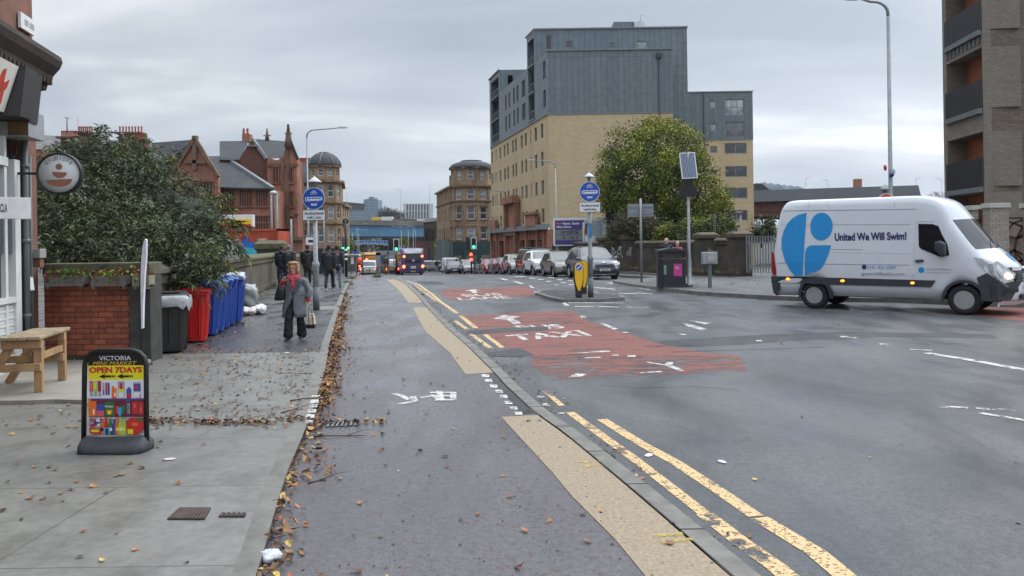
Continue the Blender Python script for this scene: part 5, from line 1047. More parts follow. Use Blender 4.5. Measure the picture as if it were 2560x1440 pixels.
item(341, 360, 959, 997, 11); item(342, 360, 963, 981, 5, -.0075); item(346, 353, 966, 976, 3, -.008); item(342, 358, 984, 996, 1, -.0075); item(357, 359, 990, 999, 3, -.009)
item(224.5, 245, 1006, 1044, 4); item(226, 232, 1000, 1006, 4); item(236, 240, 1026, 1039, 1, -.0075)
item(246, 265, 1013, 1030, 5); item(246, 265, 1030, 1044, 12); item(267, 291, 1008, 1042, 6); item(272, 286, 1028, 1036, 4, -.0075); item(274, 283, 1030, 1039, 0, -.008)
for u, c_, k_ in ((293, 3, 0), (300, 9, 4), (308, 6, -2)): m_.prism([(px(u), pz(1018+k_)), (px(u+11), pz(1018+k_)), (px(u+10), pz(1034+k_)), (px(u+5.5), pz(1041+k_)), (px(u+1), pz(1034+k_))], -.0072-.0004*k_, -.006, 'y', c_)
item(322, 332, 1004, 1040, 10); item(325, 331, 1013, 1038, 0, -.0075); item(337, 352, 1008, 1038, 3); item(341, 346, 1014, 1024, 12, -.0075); item(354, 366, 1009, 1040, 3); item(357, 362, 1020, 1034, 12, -.0075)
for i in range(26): u = 226+rnd.random()*28; v = 1048+rnd.random()*30; item(u, u+rnd.uniform(4, 12), v, v+rnd.uniform(3, 8), rnd.choice((10, 3, 1, 5, 12, 7)), -.0065-.0002*i)
item(228, 256, 1074, 1088, 3, -.0125); item(232, 252, 1077, 1083, 0, -.013)
for i, (u, c_) in enumerate([(258, 4), (266, 3), (277, 6), (287, 5), (295, 4), (303, 8), (312, 8)]):
 m_.prism([(px(u), pz(1090)), (px(u), pz(1066)), (px(u+2.5), pz(1056)), (px(u+2.5), pz(1049)), (px(u+6.5), pz(1049)), (px(u+6.5), pz(1056)), (px(u+9), pz(1066)), (px(u+9), pz(1090))], -.0135-.0003*i, -.0056, 'y', c_); item(u+2, u+7, 1046.5, 1049.5, (0, 3, 8, 1, 4, 8, 6)[i], -.015); item(u, u+9, 1072, 1080, (2, 9, 1, 10, 0, 1, 0)[i], -.0165)
item(264, 280, 1072, 1089, 9, -.017); item(270, 276, 1074, 1088, 2, -.0175)
m_.prism([(px(324), pz(1088)), (px(322), pz(1056)), (px(334), pz(1047)), (px(367), pz(1047)), (px(367.5), pz(1076)), (px(350), pz(1090)), (px(330), pz(1090))], -.014, -.0056, 'y', 3); item(337, 352, 1060, 1068, 4, -.0145); item(326, 340, 1076, 1088, 0, -.015); m_.prism([(px(345), pz(1050)), (px(352), pz(1047)), (px(367), pz(1048)), (px(366), pz(1058))], -.016, -.0145, 'y', 6)
m_.build('printed_poster', mats_, r)
text('VICTORIA', AW, r, FR(px(295), -.0065, pz(898.5)), 1, .0, w=82*K, h=11*K); text('MINI MARKET', flatm('print_gold', (.62, .42, .06)), r, FR(px(294), -.0065, pz(911.5)), 1, 0, w=114*K, h=10*K, shear=.3)
text('OPEN 7DAYS', AR, r, FR(px(296), -.0068, pz(928)), 1, .045, w=136*K, h=15*K); text('Doritos', AW, r, FR(px(278), -.0085, pz(1019)), 1, .02, w=20*K, h=5*K)
t_ = text('PRIME', AB, r, FR(px(328), -.0088, pz(1026)) @ Matrix.Rotation(R(90), 4, 'Z'), 1, .02, w=24*K, h=5*K)
m_ = MB()
for u in (253, 299):
 x0 = px(u); z0 = pz(944); m_.prism([(x0, z0), (x0+17*K, z0+7*K), (x0+14*K, z0+2.5*K), (x0+32*K, z0+2.5*K), (x0+32*K, z0-2.5*K), (x0+14*K, z0-2.5*K), (x0+17*K, z0-7*K)], -.0072, -.0055); [m_.box(x0+q*K, x0+(q+3.5)*K, -.0072, -.0055, z0-2.5*K, z0+2.5*K) for q in (33.5, 38.5)]
m_.build('arrow_print', [AK], r)
m_ = MB(); [m_.tube([(x, 0, pz(886)), (x, 0, ht)], .007, 6) for x in (-.15, .15)]; m_.build('hanger', [BLACK], r)
# ================================================================ garden wall, planters, flag
GBR = brick('red_garden_brick', (.36, .10, .05), (.20, .055, .035), (.085, .045, .038), bw=.235, bh=.083, ms=.009, dirt=.55, dvs=1.1, bump=.6, dcol=(.05, .028, .022), bias=-.1)
gw = thing('garden_wall', 'low red brick garden wall with stone coping beside the shop', 'wall', (-6.4, 12.0, PV)); a = fp_(YC-.05, .0); xa, xb = -7.22, -5.86
m_ = MB(); pts = [(xa, 12.02), (-6.9, 11.96), (-6.4, 11.93), (xb, 11.93)]
for p, q in zip(pts, pts[1:]): m_.add([(*p, 0), (*q, 0), (*q, 1.38), (*p, 1.38)], [(0, 1, 2, 3)])
m_.add([(*p, z) for z in (.01, 1.375) for p in pts+[(xb, 12.28), (xa, 12.3)]], [(4, 5, 11, 10), (3, 4, 10, 9), (5, 0, 6, 11)]); wb(m_, 'brickwork', [GBR], gw, fix=False)
m_ = MB(); m_.prism([(p[0], p[1]-.05) for p in pts[:-1]]+[(xb+.33, 11.88), (xb+.33, 12.33), (xa, 12.35)], 1.38, 1.58, 'z'); m_.prism([(p[0], p[1]-.03) for p in pts], 0.0, .17, 'z', 1); wb(m_, 'coping', [mat('mossy_coping', (.10, .095, .06), .85, var=.45, vs=6, bump=.4, bs=25), DSTONE], gw, bevel=.02)
m_ = MB(); m_.box(xb, xb+.33, 11.9, 12.3, 0, 1.38); wb(m_, 'end_pier', [mat('sooty_render', (.05, .048, .046), .8, var=.4, vs=4)], gw, bevel=.015)
GRN1 = mat('planter_greens', (.10, .20, .035), .7, var=.2, island=.8); GRN2 = mat('planter_lime', (.25, .36, .06), .7, var=.2, island=.5); REDL = mat('planter_red_leaf', (.20, .025, .03), .7, island=.8); FLW = mat('red_flower', (.55, .06, .05), .6)
PW = mat('grey_planter_wood', (.15, .14, .125), .8, var=.35, vs=5, streak=2)
for i, (u0, u1_, lb, mix) in enumerate([(112, 207, 'grey wooden planter box nearest the shop corner, green and dark red leaves', (4, 0, 3, 0)), (227, 314, 'middle grey wooden planter box with trailing lime leaves and red flowers', (1, 4, 2, 1.2)), (330, 372, 'small pale planter box at the wall end behind the feather flag', (1, 1, 2, 1))]):
 Yp = 11.72; x0, x1 = wx(u0, Yp, 700), wx(u1_, Yp, 700); zc_ = wz(703, Yp, u0); r = thing('planter_box', lb, 'planter', ((x0+x1)/2, Yp+.1, zc_-.08), group='planter boxes on the garden wall'); hw = (x1-x0)/2
 m_ = MB(); m_.box(-hw, hw, -.1, -.08, 0, .165); m_.box(-hw, hw, .08, .1, 0, .165); m_.box(-hw, -hw+.02, -.08, .08, 0, .165); m_.box(hw-.02, hw, -.08, .08, 0, .165); m_.box(-hw, hw, -.08, .08, 0, .02); m_.box(-hw+.03, -hw+.05, -.1, .02, -.04, 0); m_.box(hw-.05, hw-.03, -.1, .02, -.04, 0); m_.build('box', [PW if i < 2 else mat('pale_planter_wood', (.22, .21, .15), .8, var=.3, vs=5)], r)
 m_ = MB()
 for _ in range(int(900*hw)):
  x = rnd.uniform(-hw, hw); hgt = .05+.16*abs(mnoise.noise((x*4+i*7, 2, 0)))+.03; z = .14+rnd.random()*hgt; y = rnd.uniform(-.13, .09)
  if rnd.random() < .06: z -= .1; y = -.12
  k_ = rnd.choices(range(4), mix)[0]; leaf(m_, x, y, z, rnd.uniform(.018, .04)*(.7 if k_ == 3 else 1), k_, 1.2)
 m_.build('plants', [GRN1, GRN2, REDL, FLW], r, fix=False)
Yp = 12.0; pf = W(350, 870, 11.6); x0 = wx(351, 11.6, 800); r = thing('feather_flag', 'thin white feather flag seen almost edge on against the bush', 'flag', (x0, 11.6, PV))
zv = lambda v: wz(v, 11.6, 352)-PV
m_ = MB(); pole = [(0, 0, 0), (0, 0, zv(760)), (.0, 0, zv(700)), (.012, .02, zv(650)), (.03, .06, zv(620)), (.05, .14, zv(598))]; m_.tube(pole, [.011, .01, .009, .008, .007, .005], 6); m_.lathe([(.16, 0), (.16, .02), (.02, .03)], 16); m_.build('pole', [BLACK], r)
m_ = MB(); pxp(m_, [(362, 597), (365.5, 600), (365, 640), (361, 690), (358, 760), (357, 820), (353, 822), (351.5, 740), (351.5, 680), (353.5, 640), (357, 612)], 11.55, .05)
o = m_.build('banner', [mat('flag_fabric', (.62, .64, .72), .6, var=.2, vs=9)]); o.parent = r; o.matrix_parent_inverse = Matrix.Translation(-Vector(r.location))
# ================================================================ wheelie bins
def wheelie(name, label, m, x, y, rz, W_=.56, D=.62, H=1.0, lid='flat', group=None, lidm=None, sc_=1):
 r = thing(name, label, 'bin', (x, y, PV), rz, group)
 b = MB(); rings = []
 for z, s1, s2 in [(.03, .80, .76), (.10, .83, .80), (.75, .97, .97), (.80, 1, 1), (.88, 1.0, 1.0)]:
  w2, d2 = W_/2*s1, D/2*s2; c_ = .06; rings.append([(-w2+c_, -d2, z*H), (w2-c_, -d2, z*H), (w2, -d2+c_, z*H), (w2, d2-c_, z*H), (w2-c_, d2, z*H), (-w2+c_, d2, z*H), (-w2, d2-c_, z*H), (-w2, -d2+c_, z*H)])
 b.loft(rings, 0, False)
 for i in (-1, 0, 1): b.bar((i*W_*.27, -D*.40, .12*H), (i*W_*.3, -D*.5, .76*H), .05, .02, 0, up=(0, 1, 0))
 for s_ in (-1, 1): [b.bar((s_*W_*.41, D*k_, .12*H), (s_*W_*.49, D*k_*1.2, .76*H), .015, .06, 0, up=(1, 0, 0)) for k_ in (-.2, .12)]
 b.box(-W_/2-.02, W_/2+.02, -D/2-.02, D/2+.02, .84*H, .885*H)
 b.build('body', [m], r, bevel=.012)
 l = MB(); prof = [(-D/2-.04, .89*H), (-D/2-.04, .925*H), (-D*.3, .955*H), (D*.35, .985*H), (D/2+.03, .96*H), (D/2+.05, .89*H)]
 l.prism([(p[0], p[1]) for p in prof], -W_/2-.025, W_/2+.025, 'x');
 if lid == 'open': l.V = [tuple(Matrix.Translation((0, D/2, .9*H)) @ Matrix.Rotation(R(-100), 4, 'X') @ Matrix.Translation((0, -D/2, -.9*H)) @ Vector(v)) for v in l.V]
 else: l.box(-W_*.3, W_*.3, -D*.25, D*.2, .97*H, .99*H)
 l.build('lid', [lidm or m], r, bevel=.015)
 h = MB(); h.tube([(-W_*.42, D/2+.03, .9*H), (-W_*.4, D/2+.11, .93*H), (W_*.4, D/2+.11, .93*H), (W_*.42, D/2+.03, .9*H)], .014, 6); h.build('handle', [m], r)
 for s_ in (-1, 1): wv = MB(); wv.lathe([(.02, -.03), (.085, -.03), (.1, -.02), (.1, .02), (.085, .03), (.02, .03)], 16, M=Matrix.Translation((s_*W_*.46, D*.40, .1)) @ Matrix.Rotation(R(90), 4, 'Y')); wv.build('wheel', [RUBBER], r)
 return r
BL = mat('bin_blue', (.012, .055, .30), .4, var=.15, vs=4); RDB = mat('bin_red', (.48, .015, .012), .4, var=.12, vs=4); BKB = mat('bin_black', (.016, .017, .017), .45, var=.2, vs=5)
sa = R(13)
bk_ = wheelie('wheelie_bin', 'large black bin with a clear liner hanging over its rim', BKB, -5.74, 13.0, sa+R(14), .56, .6, 1.02)
bag = mat('clear_liner', (.30, .31, .32), .25, var=.4, vs=12)
m_ = MB(); n = 30; rg = []
for k_, (z, s_) in enumerate([(.93, .72), (.955, 1.06), (.93, 1.2), (.86, 1.24), (.78, 1.22)]):
 rg.append([(.29*s_*math.copysign(abs(math.cos(2*math.pi*i/n))**.5, math.cos(2*math.pi*i/n)), .33*s_*math.copysign(abs(math.sin(2*math.pi*i/n))**.5, math.sin(2*math.pi*i/n)), z+rnd.uniform(-.02, .02)*(k_ > 1)-(k_ > 3)*.10*abs(mnoise.noise((i*.4, 3, 0)))*2) for i in range(n)])
m_.loft(rg, 0, True, cap=False); lb_ = m_.build('liner', [bag], bk_, fix=False)
wheelie('wheelie_bin', 'red wheeled bin with a white number label beside the black bin', RDB, -5.84, 14.35, sa+R(90), .5, .46, 1.02)
r_ = bpy.data.objects[-1] if False else None
wheelie('wheelie_bin', 'second red wheeled bin mostly hidden behind the black bin and the bush', RDB, -6.30, 13.85, sa+R(90), .5, .52, 1.0)
xs_ = [(-6.14, 15.35), (-6.24, 15.95), (-6.36, 16.6), (-6.46, 17.2), (-6.56, 17.95)]
lbs = ['nearest blue wheeled bin in the row, next to the red bin', 'second blue wheeled bin counting back from the red bin', 'third blue wheeled bin in the middle of the blue row', 'fourth blue wheeled bin, next to the farthest of the row', 'farthest blue wheeled bin, a white bag spilling from its lid']
BLL = mat('bin_blue_lid', (.03, .12, .42), .4, var=.15)
proto = None
for (x, y), lb in zip(xs_, lbs):
 if proto is None: proto = wheelie('wheelie_bin', lb, BL, x+.1, y, sa+R(90), .54, .52, 1.12, group='blue wheeled bins along the wall', lidm=BLL)
 else: copy_tree(proto, (x+.1, y, PV), sa+R(90)+rnd.uniform(-.08, .08), lb)
tx = mat('bin_number_white', (.6, .62, .65), .6)
def crumple(name, label, m, loc, rad, seed, cat='rubbish bag', flat=.7, k=1.4):
 m_ = MB(); m_.ell((0, 0, rad[2]*.9), rad, 0, 28, 18)
 out = []
 for v in m_.V:
  p = Vector(v); d = mnoise.noise((p*(5.5/max(rad)*.35))+Vector((seed, 0, 0)))*.22+mnoise.noise((p*(16/max(rad)*.35))+Vector((seed, 5, 0)))*.13; c_ = Vector((0, 0, rad[2]*.9)); q = c_+(p-c_)*(1+d*k); q.z = max(q.z, .0); out.append(tuple(q))
 m_.V = out; return m_.build(name, [m], loc=loc, label=label, cat=cat, rotz=seed)
BAGM = mat('grey_plastic_bag', (.33, .35, .35), .25, var=.55, vs=4); BAGW = mat('white_carrier_bag', (.62, .58, .57), .4, var=.35, vs=7); BAGB = mat('blueish_white_bag', (.55, .60, .68), .3, var=.4, vs=9)
p = G(612, 772, PV); crumple('rubbish_bag', 'large translucent grey rubbish bag leaning by the last blue bin', BAGM, (p.x+.0, p.y+.2, PV), (.33, .3, .38), 3)
p = G(648, 785, PV); crumple('carrier_bag', 'crumpled white carrier bag with pink stains lying on the pavement', BAGW, p, (.28, .18, .13), 5)
p = G(608, 789, PV); crumple('carrier_bag', 'dirty white bag with an orange scrap against the blue bin foot', mat('bag_orange_white', (.55, .50, .47), .5, var=.5, vs=6, col2=(.35, .16, .08), c2=.62), p, (.24, .18, .12), 8)
p = G(628, 788, PV); crumple('carrier_bag', 'small white bag wedged between the two larger carrier bags', BAGW, p, (.14, .12, .11), 11)
crumple('carrier_bag', 'white plastic bag spilling out of the farthest blue bin lid', BAGB, (-6.32, 17.8, PV+.92), (.16, .24, .13), 14)
crumple('paper_bag', 'white crumpled paper bag in the near gutter at the bottom of the picture', mat('crumpled_paper', (.48, .50, .53), .7, var=.15, vs=20), G(674, 1404, .0), (.07, .055, .035), 17, 'litter', k=1.6)
crumple('napkin', 'pale torn paper hanging on the side of the black bin', mat('crumpled_paper', (.6, .62, .66)), (-5.52, 13.05, PV+.28), (.03, .05, .13), 19, 'litter')
for i, (u, v, lb) in enumerate([(424, 1150, 'small pale scrap of paper on the flags right of the pavement sign'), (1622, 1140, 'white scrap of litter between the double yellow lines'), (1805, 1156, 'white scrap of litter on the open road right of the yellow lines'), (717, 883, 'white scrap of paper on the wet pavement edge'), (1600, 1198, 'brown cardboard scrap in the near road gutter'), (1105, 908, 'small yellow disc of paper lying in the road beside the red surface')]):
 z = RD if i in (1, 2, 4, 5) else PV; crumple('paper_scrap', lb, mat('scrap_%d' % i, [(.5, .46, .42), (.6, .63, .75), (.5, .52, .6), (.6, .6, .58), (.2, .11, .08), (.6, .45, .2)][i], .7), G(u, v, z), (.05, .03, .008), i, 'litter')
# ================================================================ stone parapet on the left
STN = mat('weathered_parapet_stone', (.175, .155, .115), .85, var=.5, vs=2.5, streak=2.2, bump=.4, bs=14, col2=(.05, .045, .033), c2=.50); STD = mat('sooty_pier_stone', (.055, .052, .042), .85, var=.5, vs=3, bump=.4, bs=14); MOSS = mat('mossy_parapet_cap', (.13, .12, .065), .9, var=.5, vs=4, bump=.5, bs=20, col2=(.05, .05, .025))
def wall_run(name, label, A, B, h, z0=0, panels=None, mats=None, t=.4, cap=.12):
 A, B = Vector(A), Vector(B); L = (B-A).length; d = (B-A)/L; a = math.atan2(d.y, d.x); r = thing(name, label, 'wall', (A.x, A.y, PV+gz((A.y+B.y)/2)), a)
 m = MB(); m.box(0, L, 0, t, -.2, .22); m.box(0, L, .06, t-.06, .22, h-.25); m.box(0, L, .0, t, h-.3, h-.12)
 n = int(L/(panels or 1e9)) if panels else 0
 for i in range(n+1): x = i*L/max(n, 1); m.box(max(0, x-.07), min(L, x+.07), .0, .06, .22, h-.3)
 m.build('wall', [mats[0]], r, bevel=.01)
 m = MB(); m.prism([(-.06, h-.12), (t+.06, h-.12), (t+.04, h-.04), (t/2+.05, h+.06), (t/2-.05, h+.06), (-.04, h-.04)], 0, L, 'x'); m.build('coping', [mats[1]], r, bevel=.01); return r
wp0, wp1, wp2, wp3 = Vector((-6.25, 12.6)), Vector((-8.95, 25.2)), Vector((-9.35, 26.2)), Vector((-11.1, 35.6))
wall_run('stone_wall', 'soot blackened stone wall under the bush behind the bins', wp1-Vector((.0, 0)), wp0, 1.42, mats=[STD, STD])
wall_run('stone_parapet', 'weathered panelled stone bridge parapet on the left beyond the bins', wp3, wp2, 1.38, panels=.55, mats=[STN, MOSS])
wall_run('stone_parapet', 'farther low stone parapet partly hidden behind the walking men', Vector((-14.2, 52)), Vector((-11.6, 37)), 1.3, panels=.55, mats=[STN, MOSS])
def pier(label, loc, w, d, h, rz, m=STD, cm=MOSS, capH=.5, cw=.10):
 r = thing('stone_pier', label, 'pier', loc, rz); b = MB(); b.box(-w/2, w/2, -d/2, d/2, -.2, h-capH); b.box(-w/2-.04, w/2+.04, -d/2-.04, d/2+.04, -.2, .25); b.build('shaft', [m], r, bevel=.01)
 b = MB(); W2, D2 = w/2+cw, d/2+cw; b.add([(-w/2, -d/2, h-capH), (w/2, -d/2, h-capH), (w/2, d/2, h-capH), (-w/2, d/2, h-capH), (-W2, -D2, h-capH*.75), (W2, -D2, h-capH*.75), (W2, D2, h-capH*.75), (-W2, D2, h-capH*.75), (-W2, -D2, h-capH*.3), (W2, -D2, h-capH*.3), (W2, D2, h-capH*.3), (-W2, D2, h-capH*.3), (-W2*.8, -D2*.25, h), (W2*.8, -D2*.25, h), (W2*.8, D2*.25, h), (-W2*.8, D2*.25, h)],
          [(0, 3, 2, 1)]+[(k+i, k+(i+1) % 4, k+4+(i+1) % 4, k+4+i) for k in (0, 4, 8) for i in range(4)]+[(12, 13, 14, 15)]); b.build('cap', [cm], r, bevel=.02); return r
pier('big black stone pier with a chamfered cap above the farthest blue bin', (wx(574, 25.7), 25.7, PV), .62, .7, 1.92, sa, STD, STD)
pier('mossy stone pier with a long cap behind the woman and the walking men', (wx(678, 36.3), 36.3, PV), 1.15, .8, 2.0, sa*.3, STD, MOSS)
# ================================================================ container and forecourt canopy
r = thing('shipping_container', 'orange red shipping container with blue graffiti behind the parapet', 'container', (wx(600, 50), 51.2, gz(50))); x0, x1 = wx(470, 50)-r.location.x, wx(697, 50)-r.location.x; ztp = wz(573, 50, 600)-gz(50)
m_ = MB(); n = 44
pts = []
for i in range(n): x = x0+.1+(x1-x0-.2)*i/n; s_ = (x1-x0-.2)/n; pts += [(x, -1.2), (x+s_*.35, -1.2), (x+s_*.5, -1.16), (x+s_*.85, -1.16)]
pts += [(x1-.1, -1.2), (x1-.1, 1.2), (x0+.1, 1.2)]; m_.prism(pts, .1, ztp-.08, 'z'); m_.box(x0, x1, -1.24, 1.24, ztp-.14, ztp); m_.box(x0, x1, -1.24, 1.24, 0, .15); m_.box(x0, x0+.14, -1.24, 1.24, .1, ztp); m_.box(x1-.14, x1, -1.24, 1.24, .1, ztp)
m_.build('body', [mat('container_orange', (.42, .075, .035), .6, var=.3, vs=1.5)], r)
m_ = MB(); xo = r.location.x; GBL = mat('graffiti_blue', (.02, .13, .5), .6, var=.2)
for k_, (px_, mi) in enumerate([([(560, 640), (563, 604), (570, 600), (574, 612), (580, 640)], 0), ([(598, 640), (600, 606), (612, 591), (622, 592), (618, 604), (640, 606), (645, 612), (636, 618), (622, 640)], 0), ([(645, 660), (600, 640), (610, 618), (640, 622), (655, 640)], 1), ([(600, 599), (608, 592), (618, 590), (612, 597), (604, 604)], 2)]):
 m_.add([(wx(u, 49.9, v)-xo, -1.255-.01*k_, wz(v, 49.9, u)-gz(50)) for u, v in px_], [tuple(range(len(px_)))], mi)
m_.build('graffiti', [GBL, mat('graffiti_cyan', (.05, .4, .5), .6), mat('graffiti_maroon', (.2, .03, .04), .6)], r, fix=False)
text('119140 0', WHITE, r, FR(wx(655, 49.9)-xo, -1.26, wz(599, 49.9, 655)-gz(50)), 1, .02, w=.58, h=.17)
r = thing('fuel_canopy', 'white edged petrol station canopy fascia with yellow and red bands', 'canopy', (wx(580, 56), 58, gz(56))); xo, zo = r.location.x, r.location.z
m_ = MB(); x0, x1 = wx(430, 56)-xo, wx(632.5, 56)-xo; Z = lambda v: wz(v, 56, 600)-zo
m_.box(x0, x1, -2, -1.5, Z(569), Z(537)); m_.build('canopy_fascia', [WHITE], r, bevel=.03); m_ = MB(); m_.box(x0, x1-.12, -2.03, -2.001, Z(560.5), Z(548)); m_.build('yellow_band', [mat('canopy_yellow', (.85, .55, .01), .4, var=.05)], r); m_ = MB(); m_.box(x0, x1-.12, -2.03, -2.001, Z(568), Z(560.6)); m_.build('red_band', [mat('canopy_red', (.65, .03, .01), .4, var=.05)], r)
for u in (560, 622): m_ = MB(); x = wx(u, 57)-xo; m_.box(x-.15, x+.15, -1.9, -1.6, 0, Z(568)); m_.build('column', [WHITE], r)
# ================================================================ road signs and street furniture
SBL = mat('sign_blue', (.012, .075, .42), .35, var=.05); SWH = mat('sign_white', (.72, .74, .76), .35, var=.04); SBK = mat('sign_black', (.015, .015, .018), .4, var=0)
STK = mat('sticker_covered_post', (.27, .29, .30), .55, .1, var=.6, vs=22, col2=(.55, .56, .58), c2=.62)
def ringp(mb, cx, cz, r, w, y0, y1, n=16, mi=0):
 for i in range(n):
  a, b = 2*math.pi*i/n, 2*math.pi*(i+1)/n
  q = [(cx+rr_*math.cos(t), cz+rr_*math.sin(t)) for rr_, t in ((r, a), (r, b), (r-w, b), (r-w, a))]; mb.prism(q, y0, y1, 'y', mi)
def seg(mb, x0, z0, x1, z1, w, y0, y1, mi=0):
 d = Vector((x1-x0, z1-z0)).normalized()*w/2; n = (-d.y, d.x); mb.prism([(x0-n[0], z0-n[1]), (x1-n[0], z1-n[1]), (x1+n[0], z1+n[1]), (x0+n[0], z0+n[1])], y0, y1, 'y', mi)
def taxi_sign(label, loc, zc, r_, zp0, zp1, pw, ztop, stick, worn_):
 r = thing('bus_lane_sign', label, 'road sign', loc, group=None)
 m = MB(); m.lathe([(.085, -.1), (.085, 1.15), (.10, 1.17), (.10, 1.26), (.062, 1.34), (.055, ztop-.35)], 14, 0); m.build('post', [STK if stick else POSTG], r)
 m = MB(); m.lathe([(.087, 0), (.087, .62)], 14); m.build('post_base_paint', [mat('post_base_grey', (.12, .14, .155), .6, var=.2)], r)
 m = MB(); m.lathe([(.045, ztop-.36), (.05, ztop-.2), (.07, ztop-.18)], 12); m.lathe([(.19, ztop-.17), (.185, ztop-.15), (.10, ztop-.09), (.06, ztop-.05), (.02, ztop-.03), (.015, ztop), (.001, ztop)], 18, 1); m.build('lamp_hood', [POSTG, mat('lamp_hood_white', (.50, .52, .54), .4)], r)
 y = -.11; m = MB(); C = [(r_*math.cos(2*math.pi*i/40), zc+r_*math.sin(2*math.pi*i/40)) for i in range(40)]; m.prism(C, y, y+.012, 'y', 0); C = [(r_*.955*math.cos(2*math.pi*i/40), zc+r_*.955*math.sin(2*math.pi*i/40)) for i in range(40)]; m.prism(C, y-.003, y+.001, 'y', 1); [m.box(-.05, .05, -.10, -.04, zc+q, zc+q+.05, 2) for q in (-r_*.5, r_*.5)]
 m.build('sign_disc', [SWH, SBL, POSTG], r)
 m = MB(); e0, e1 = y-.007, y-.003; k = r_/.32
 zb = zc+.155*k
 for x in (-.055*k, .055*k): ringp(m, x, zb, .042*k, .009*k, e0, e1)
 for a in [(-.055, 0, -.01, -.005), (-.055, 0, -.028, .055), (-.01, -.005, .03, .055), (-.028, .055, .03, .055), (-.028, .055, -.01, -.005), (.055, 0, .025, .075), (.025, .075, .055, .08), (-.035, .075, -.022, .04), (-.05, .077, -.02, .077)]: seg(m, a[0]*k, zb+a[1]*k, a[2]*k, zb+a[3]*k, .011*k, e0, e1)
 X0, X1, Z0, Z1 = -.25*k, .24*k, zc-.075*k, zc+.045*k
 m.prism([(X0, Z0+.015), (X0+.02*k, Z0), (X1, Z0+.02*k), (X1+.02*k, Z1-.03*k), (X1-.01*k, Z1), (X0+.03*k, Z1), (X0, Z1-.03*k)], e0, e1)
 for x in (-.135*k, .13*k): ringp(m, x, Z0+.005, .035*k, .035*k, e0-.002, e1, 14, 1); ringp(m, x, Z0+.005, .022*k, .022*k, e0-.003, e1, 12, 0)
 for x0, x1 in ((-.165, -.08), (-.06, .03), (.045, .12), (.14, .215)): m.box(x0*k, x1*k, e0-.002, e1, zc-.01*k, zc+.025*k, 1)
 m.box(-.225*k, -.19*k, e0-.002, e1, zc-.06*k, zc+.03*k, 1); m.build('bus_and_cycle_symbol', [SWH, SBL], r)
 text('taxi', SWH, r, FR(0, y-.005, zc-.165*k), 1, .03, w=.17*k, h=.085*k)
 m = MB(); m.box(-pw/2, pw/2, y, y+.01, zp0, zp1, 0); m.box(-pw/2+.012, pw/2-.012, y-.003, y, zp0+.012, zp1-.012, 1); m.build('name_plate', [SBK, SWH], r, bevel=.003)
 h = (zp1-zp0); text('Authorised', SBK, r, FR(0, y-.005, zp1-h*.32), 1, .02, w=pw*.84, h=h*.26)
 text('vehicles', SBK, r, FR(0, y-.005, zp0+h*.30), 1, .02, w=pw*.62, h=h*.26)
 if worn_:
  m = MB()
  for i, (x, z) in enumerate([(-.01, 0), (.03, .01), (.06, -.01), (.0, -.03), (.10, .02)]): m.box(x-.012, x+.014, y-.007, y-.0055, zp0+h*.3+z-.02, zp0+h*.3+z+.012, 0)
  m.build('worn_patches', [SWH], r)
 return r
p = G(791, 775, PV); q = 1950/p.y
L1_ = taxi_sign('blue round bus, cycle and taxi sign on the sticker covered post behind the woman', p, EYE+(613.4-497)/q-PV, .296, EYE+(613.4-551.5)/q-PV, EYE+(613.4-525)/q-PV, .61, EYE+(613.4-440)/q-PV, True, True)
p = G(1477, 742.5, .02); q = 1950/p.y
L2_ = taxi_sign('blue round bus, cycle and taxi sign standing on the traffic island', p, EYE+(603.2-480)/q-.02, .322, EYE+(603.2-531)/q-.02, EYE+(603.2-506)/q-.02, .68, EYE+(603.2-430)/q-.02, False, False)
m = MB(); m.box(-.055, .055, -.10, -.088, 1.9, 2.35); m.build('blue_sticker', [mat('blue_sticker', (.03, .2, .45), .4)], L2_)
def bollard(label, loc, rz, arrow):
 r = thing('traffic_bollard', label, 'bollard', loc, rz, 'yellow bollards on the traffic island'); H = 1.14
 m = MB(); m.prism([(-.10, 0), (.10, 0), (.105, .25), (.15, .5), (.155, 1.0), (.11, 1.1), (.04, H), (-.04, H), (-.11, 1.1), (-.155, 1.0), (-.15, .5), (-.105, .25)], -.06, .06, 'y'); m.build('body', [mat('bollard_black', (.018, .018, .02), .5)], r, bevel=.02)
 m = MB(); m.prism([(0, .2), (.03, .22), (.1, .42), (.13, .6), (.135, .98), (.09, 1.08), (.03, 1.115), (-.03, 1.115), (-.09, 1.08), (-.135, .98), (-.13, .6), (-.1, .42), (-.03, .22)], -.078, -.055, 'y'); m.build('yellow_face', [mat('bollard_yellow', (.85, .48, .01), .35, var=.06)], r, bevel=.008)
 if arrow:
  m = MB(); m.prism([(.11*math.cos(2*math.pi*i/24), .96+.11*math.sin(2*math.pi*i/24)) for i in range(24)], -.088, -.079, 'y', 0); m.prism([(.095*math.cos(2*math.pi*i/24), .96+.095*math.sin(2*math.pi*i/24)) for i in range(24)], -.091, -.087, 'y', 1)
  seg(m, .05, 1.01, -.02, .94, .028, -.095, -.09, 0); m.prism([(-.06, .90), (.01, .91), (-.05, .97)], -.095, -.09, 'y', 0); m.build('arrow_disc', [SWH, SBL], r, fix=False)
p = G(1447, 743.5, .02); bollard('front yellow keep left bollard with the blue arrow disc', p, R(8), True); p2 = G(1459, 734, .02); bollard('yellow bollard just behind the one with the blue arrow disc', p2, R(8), False)
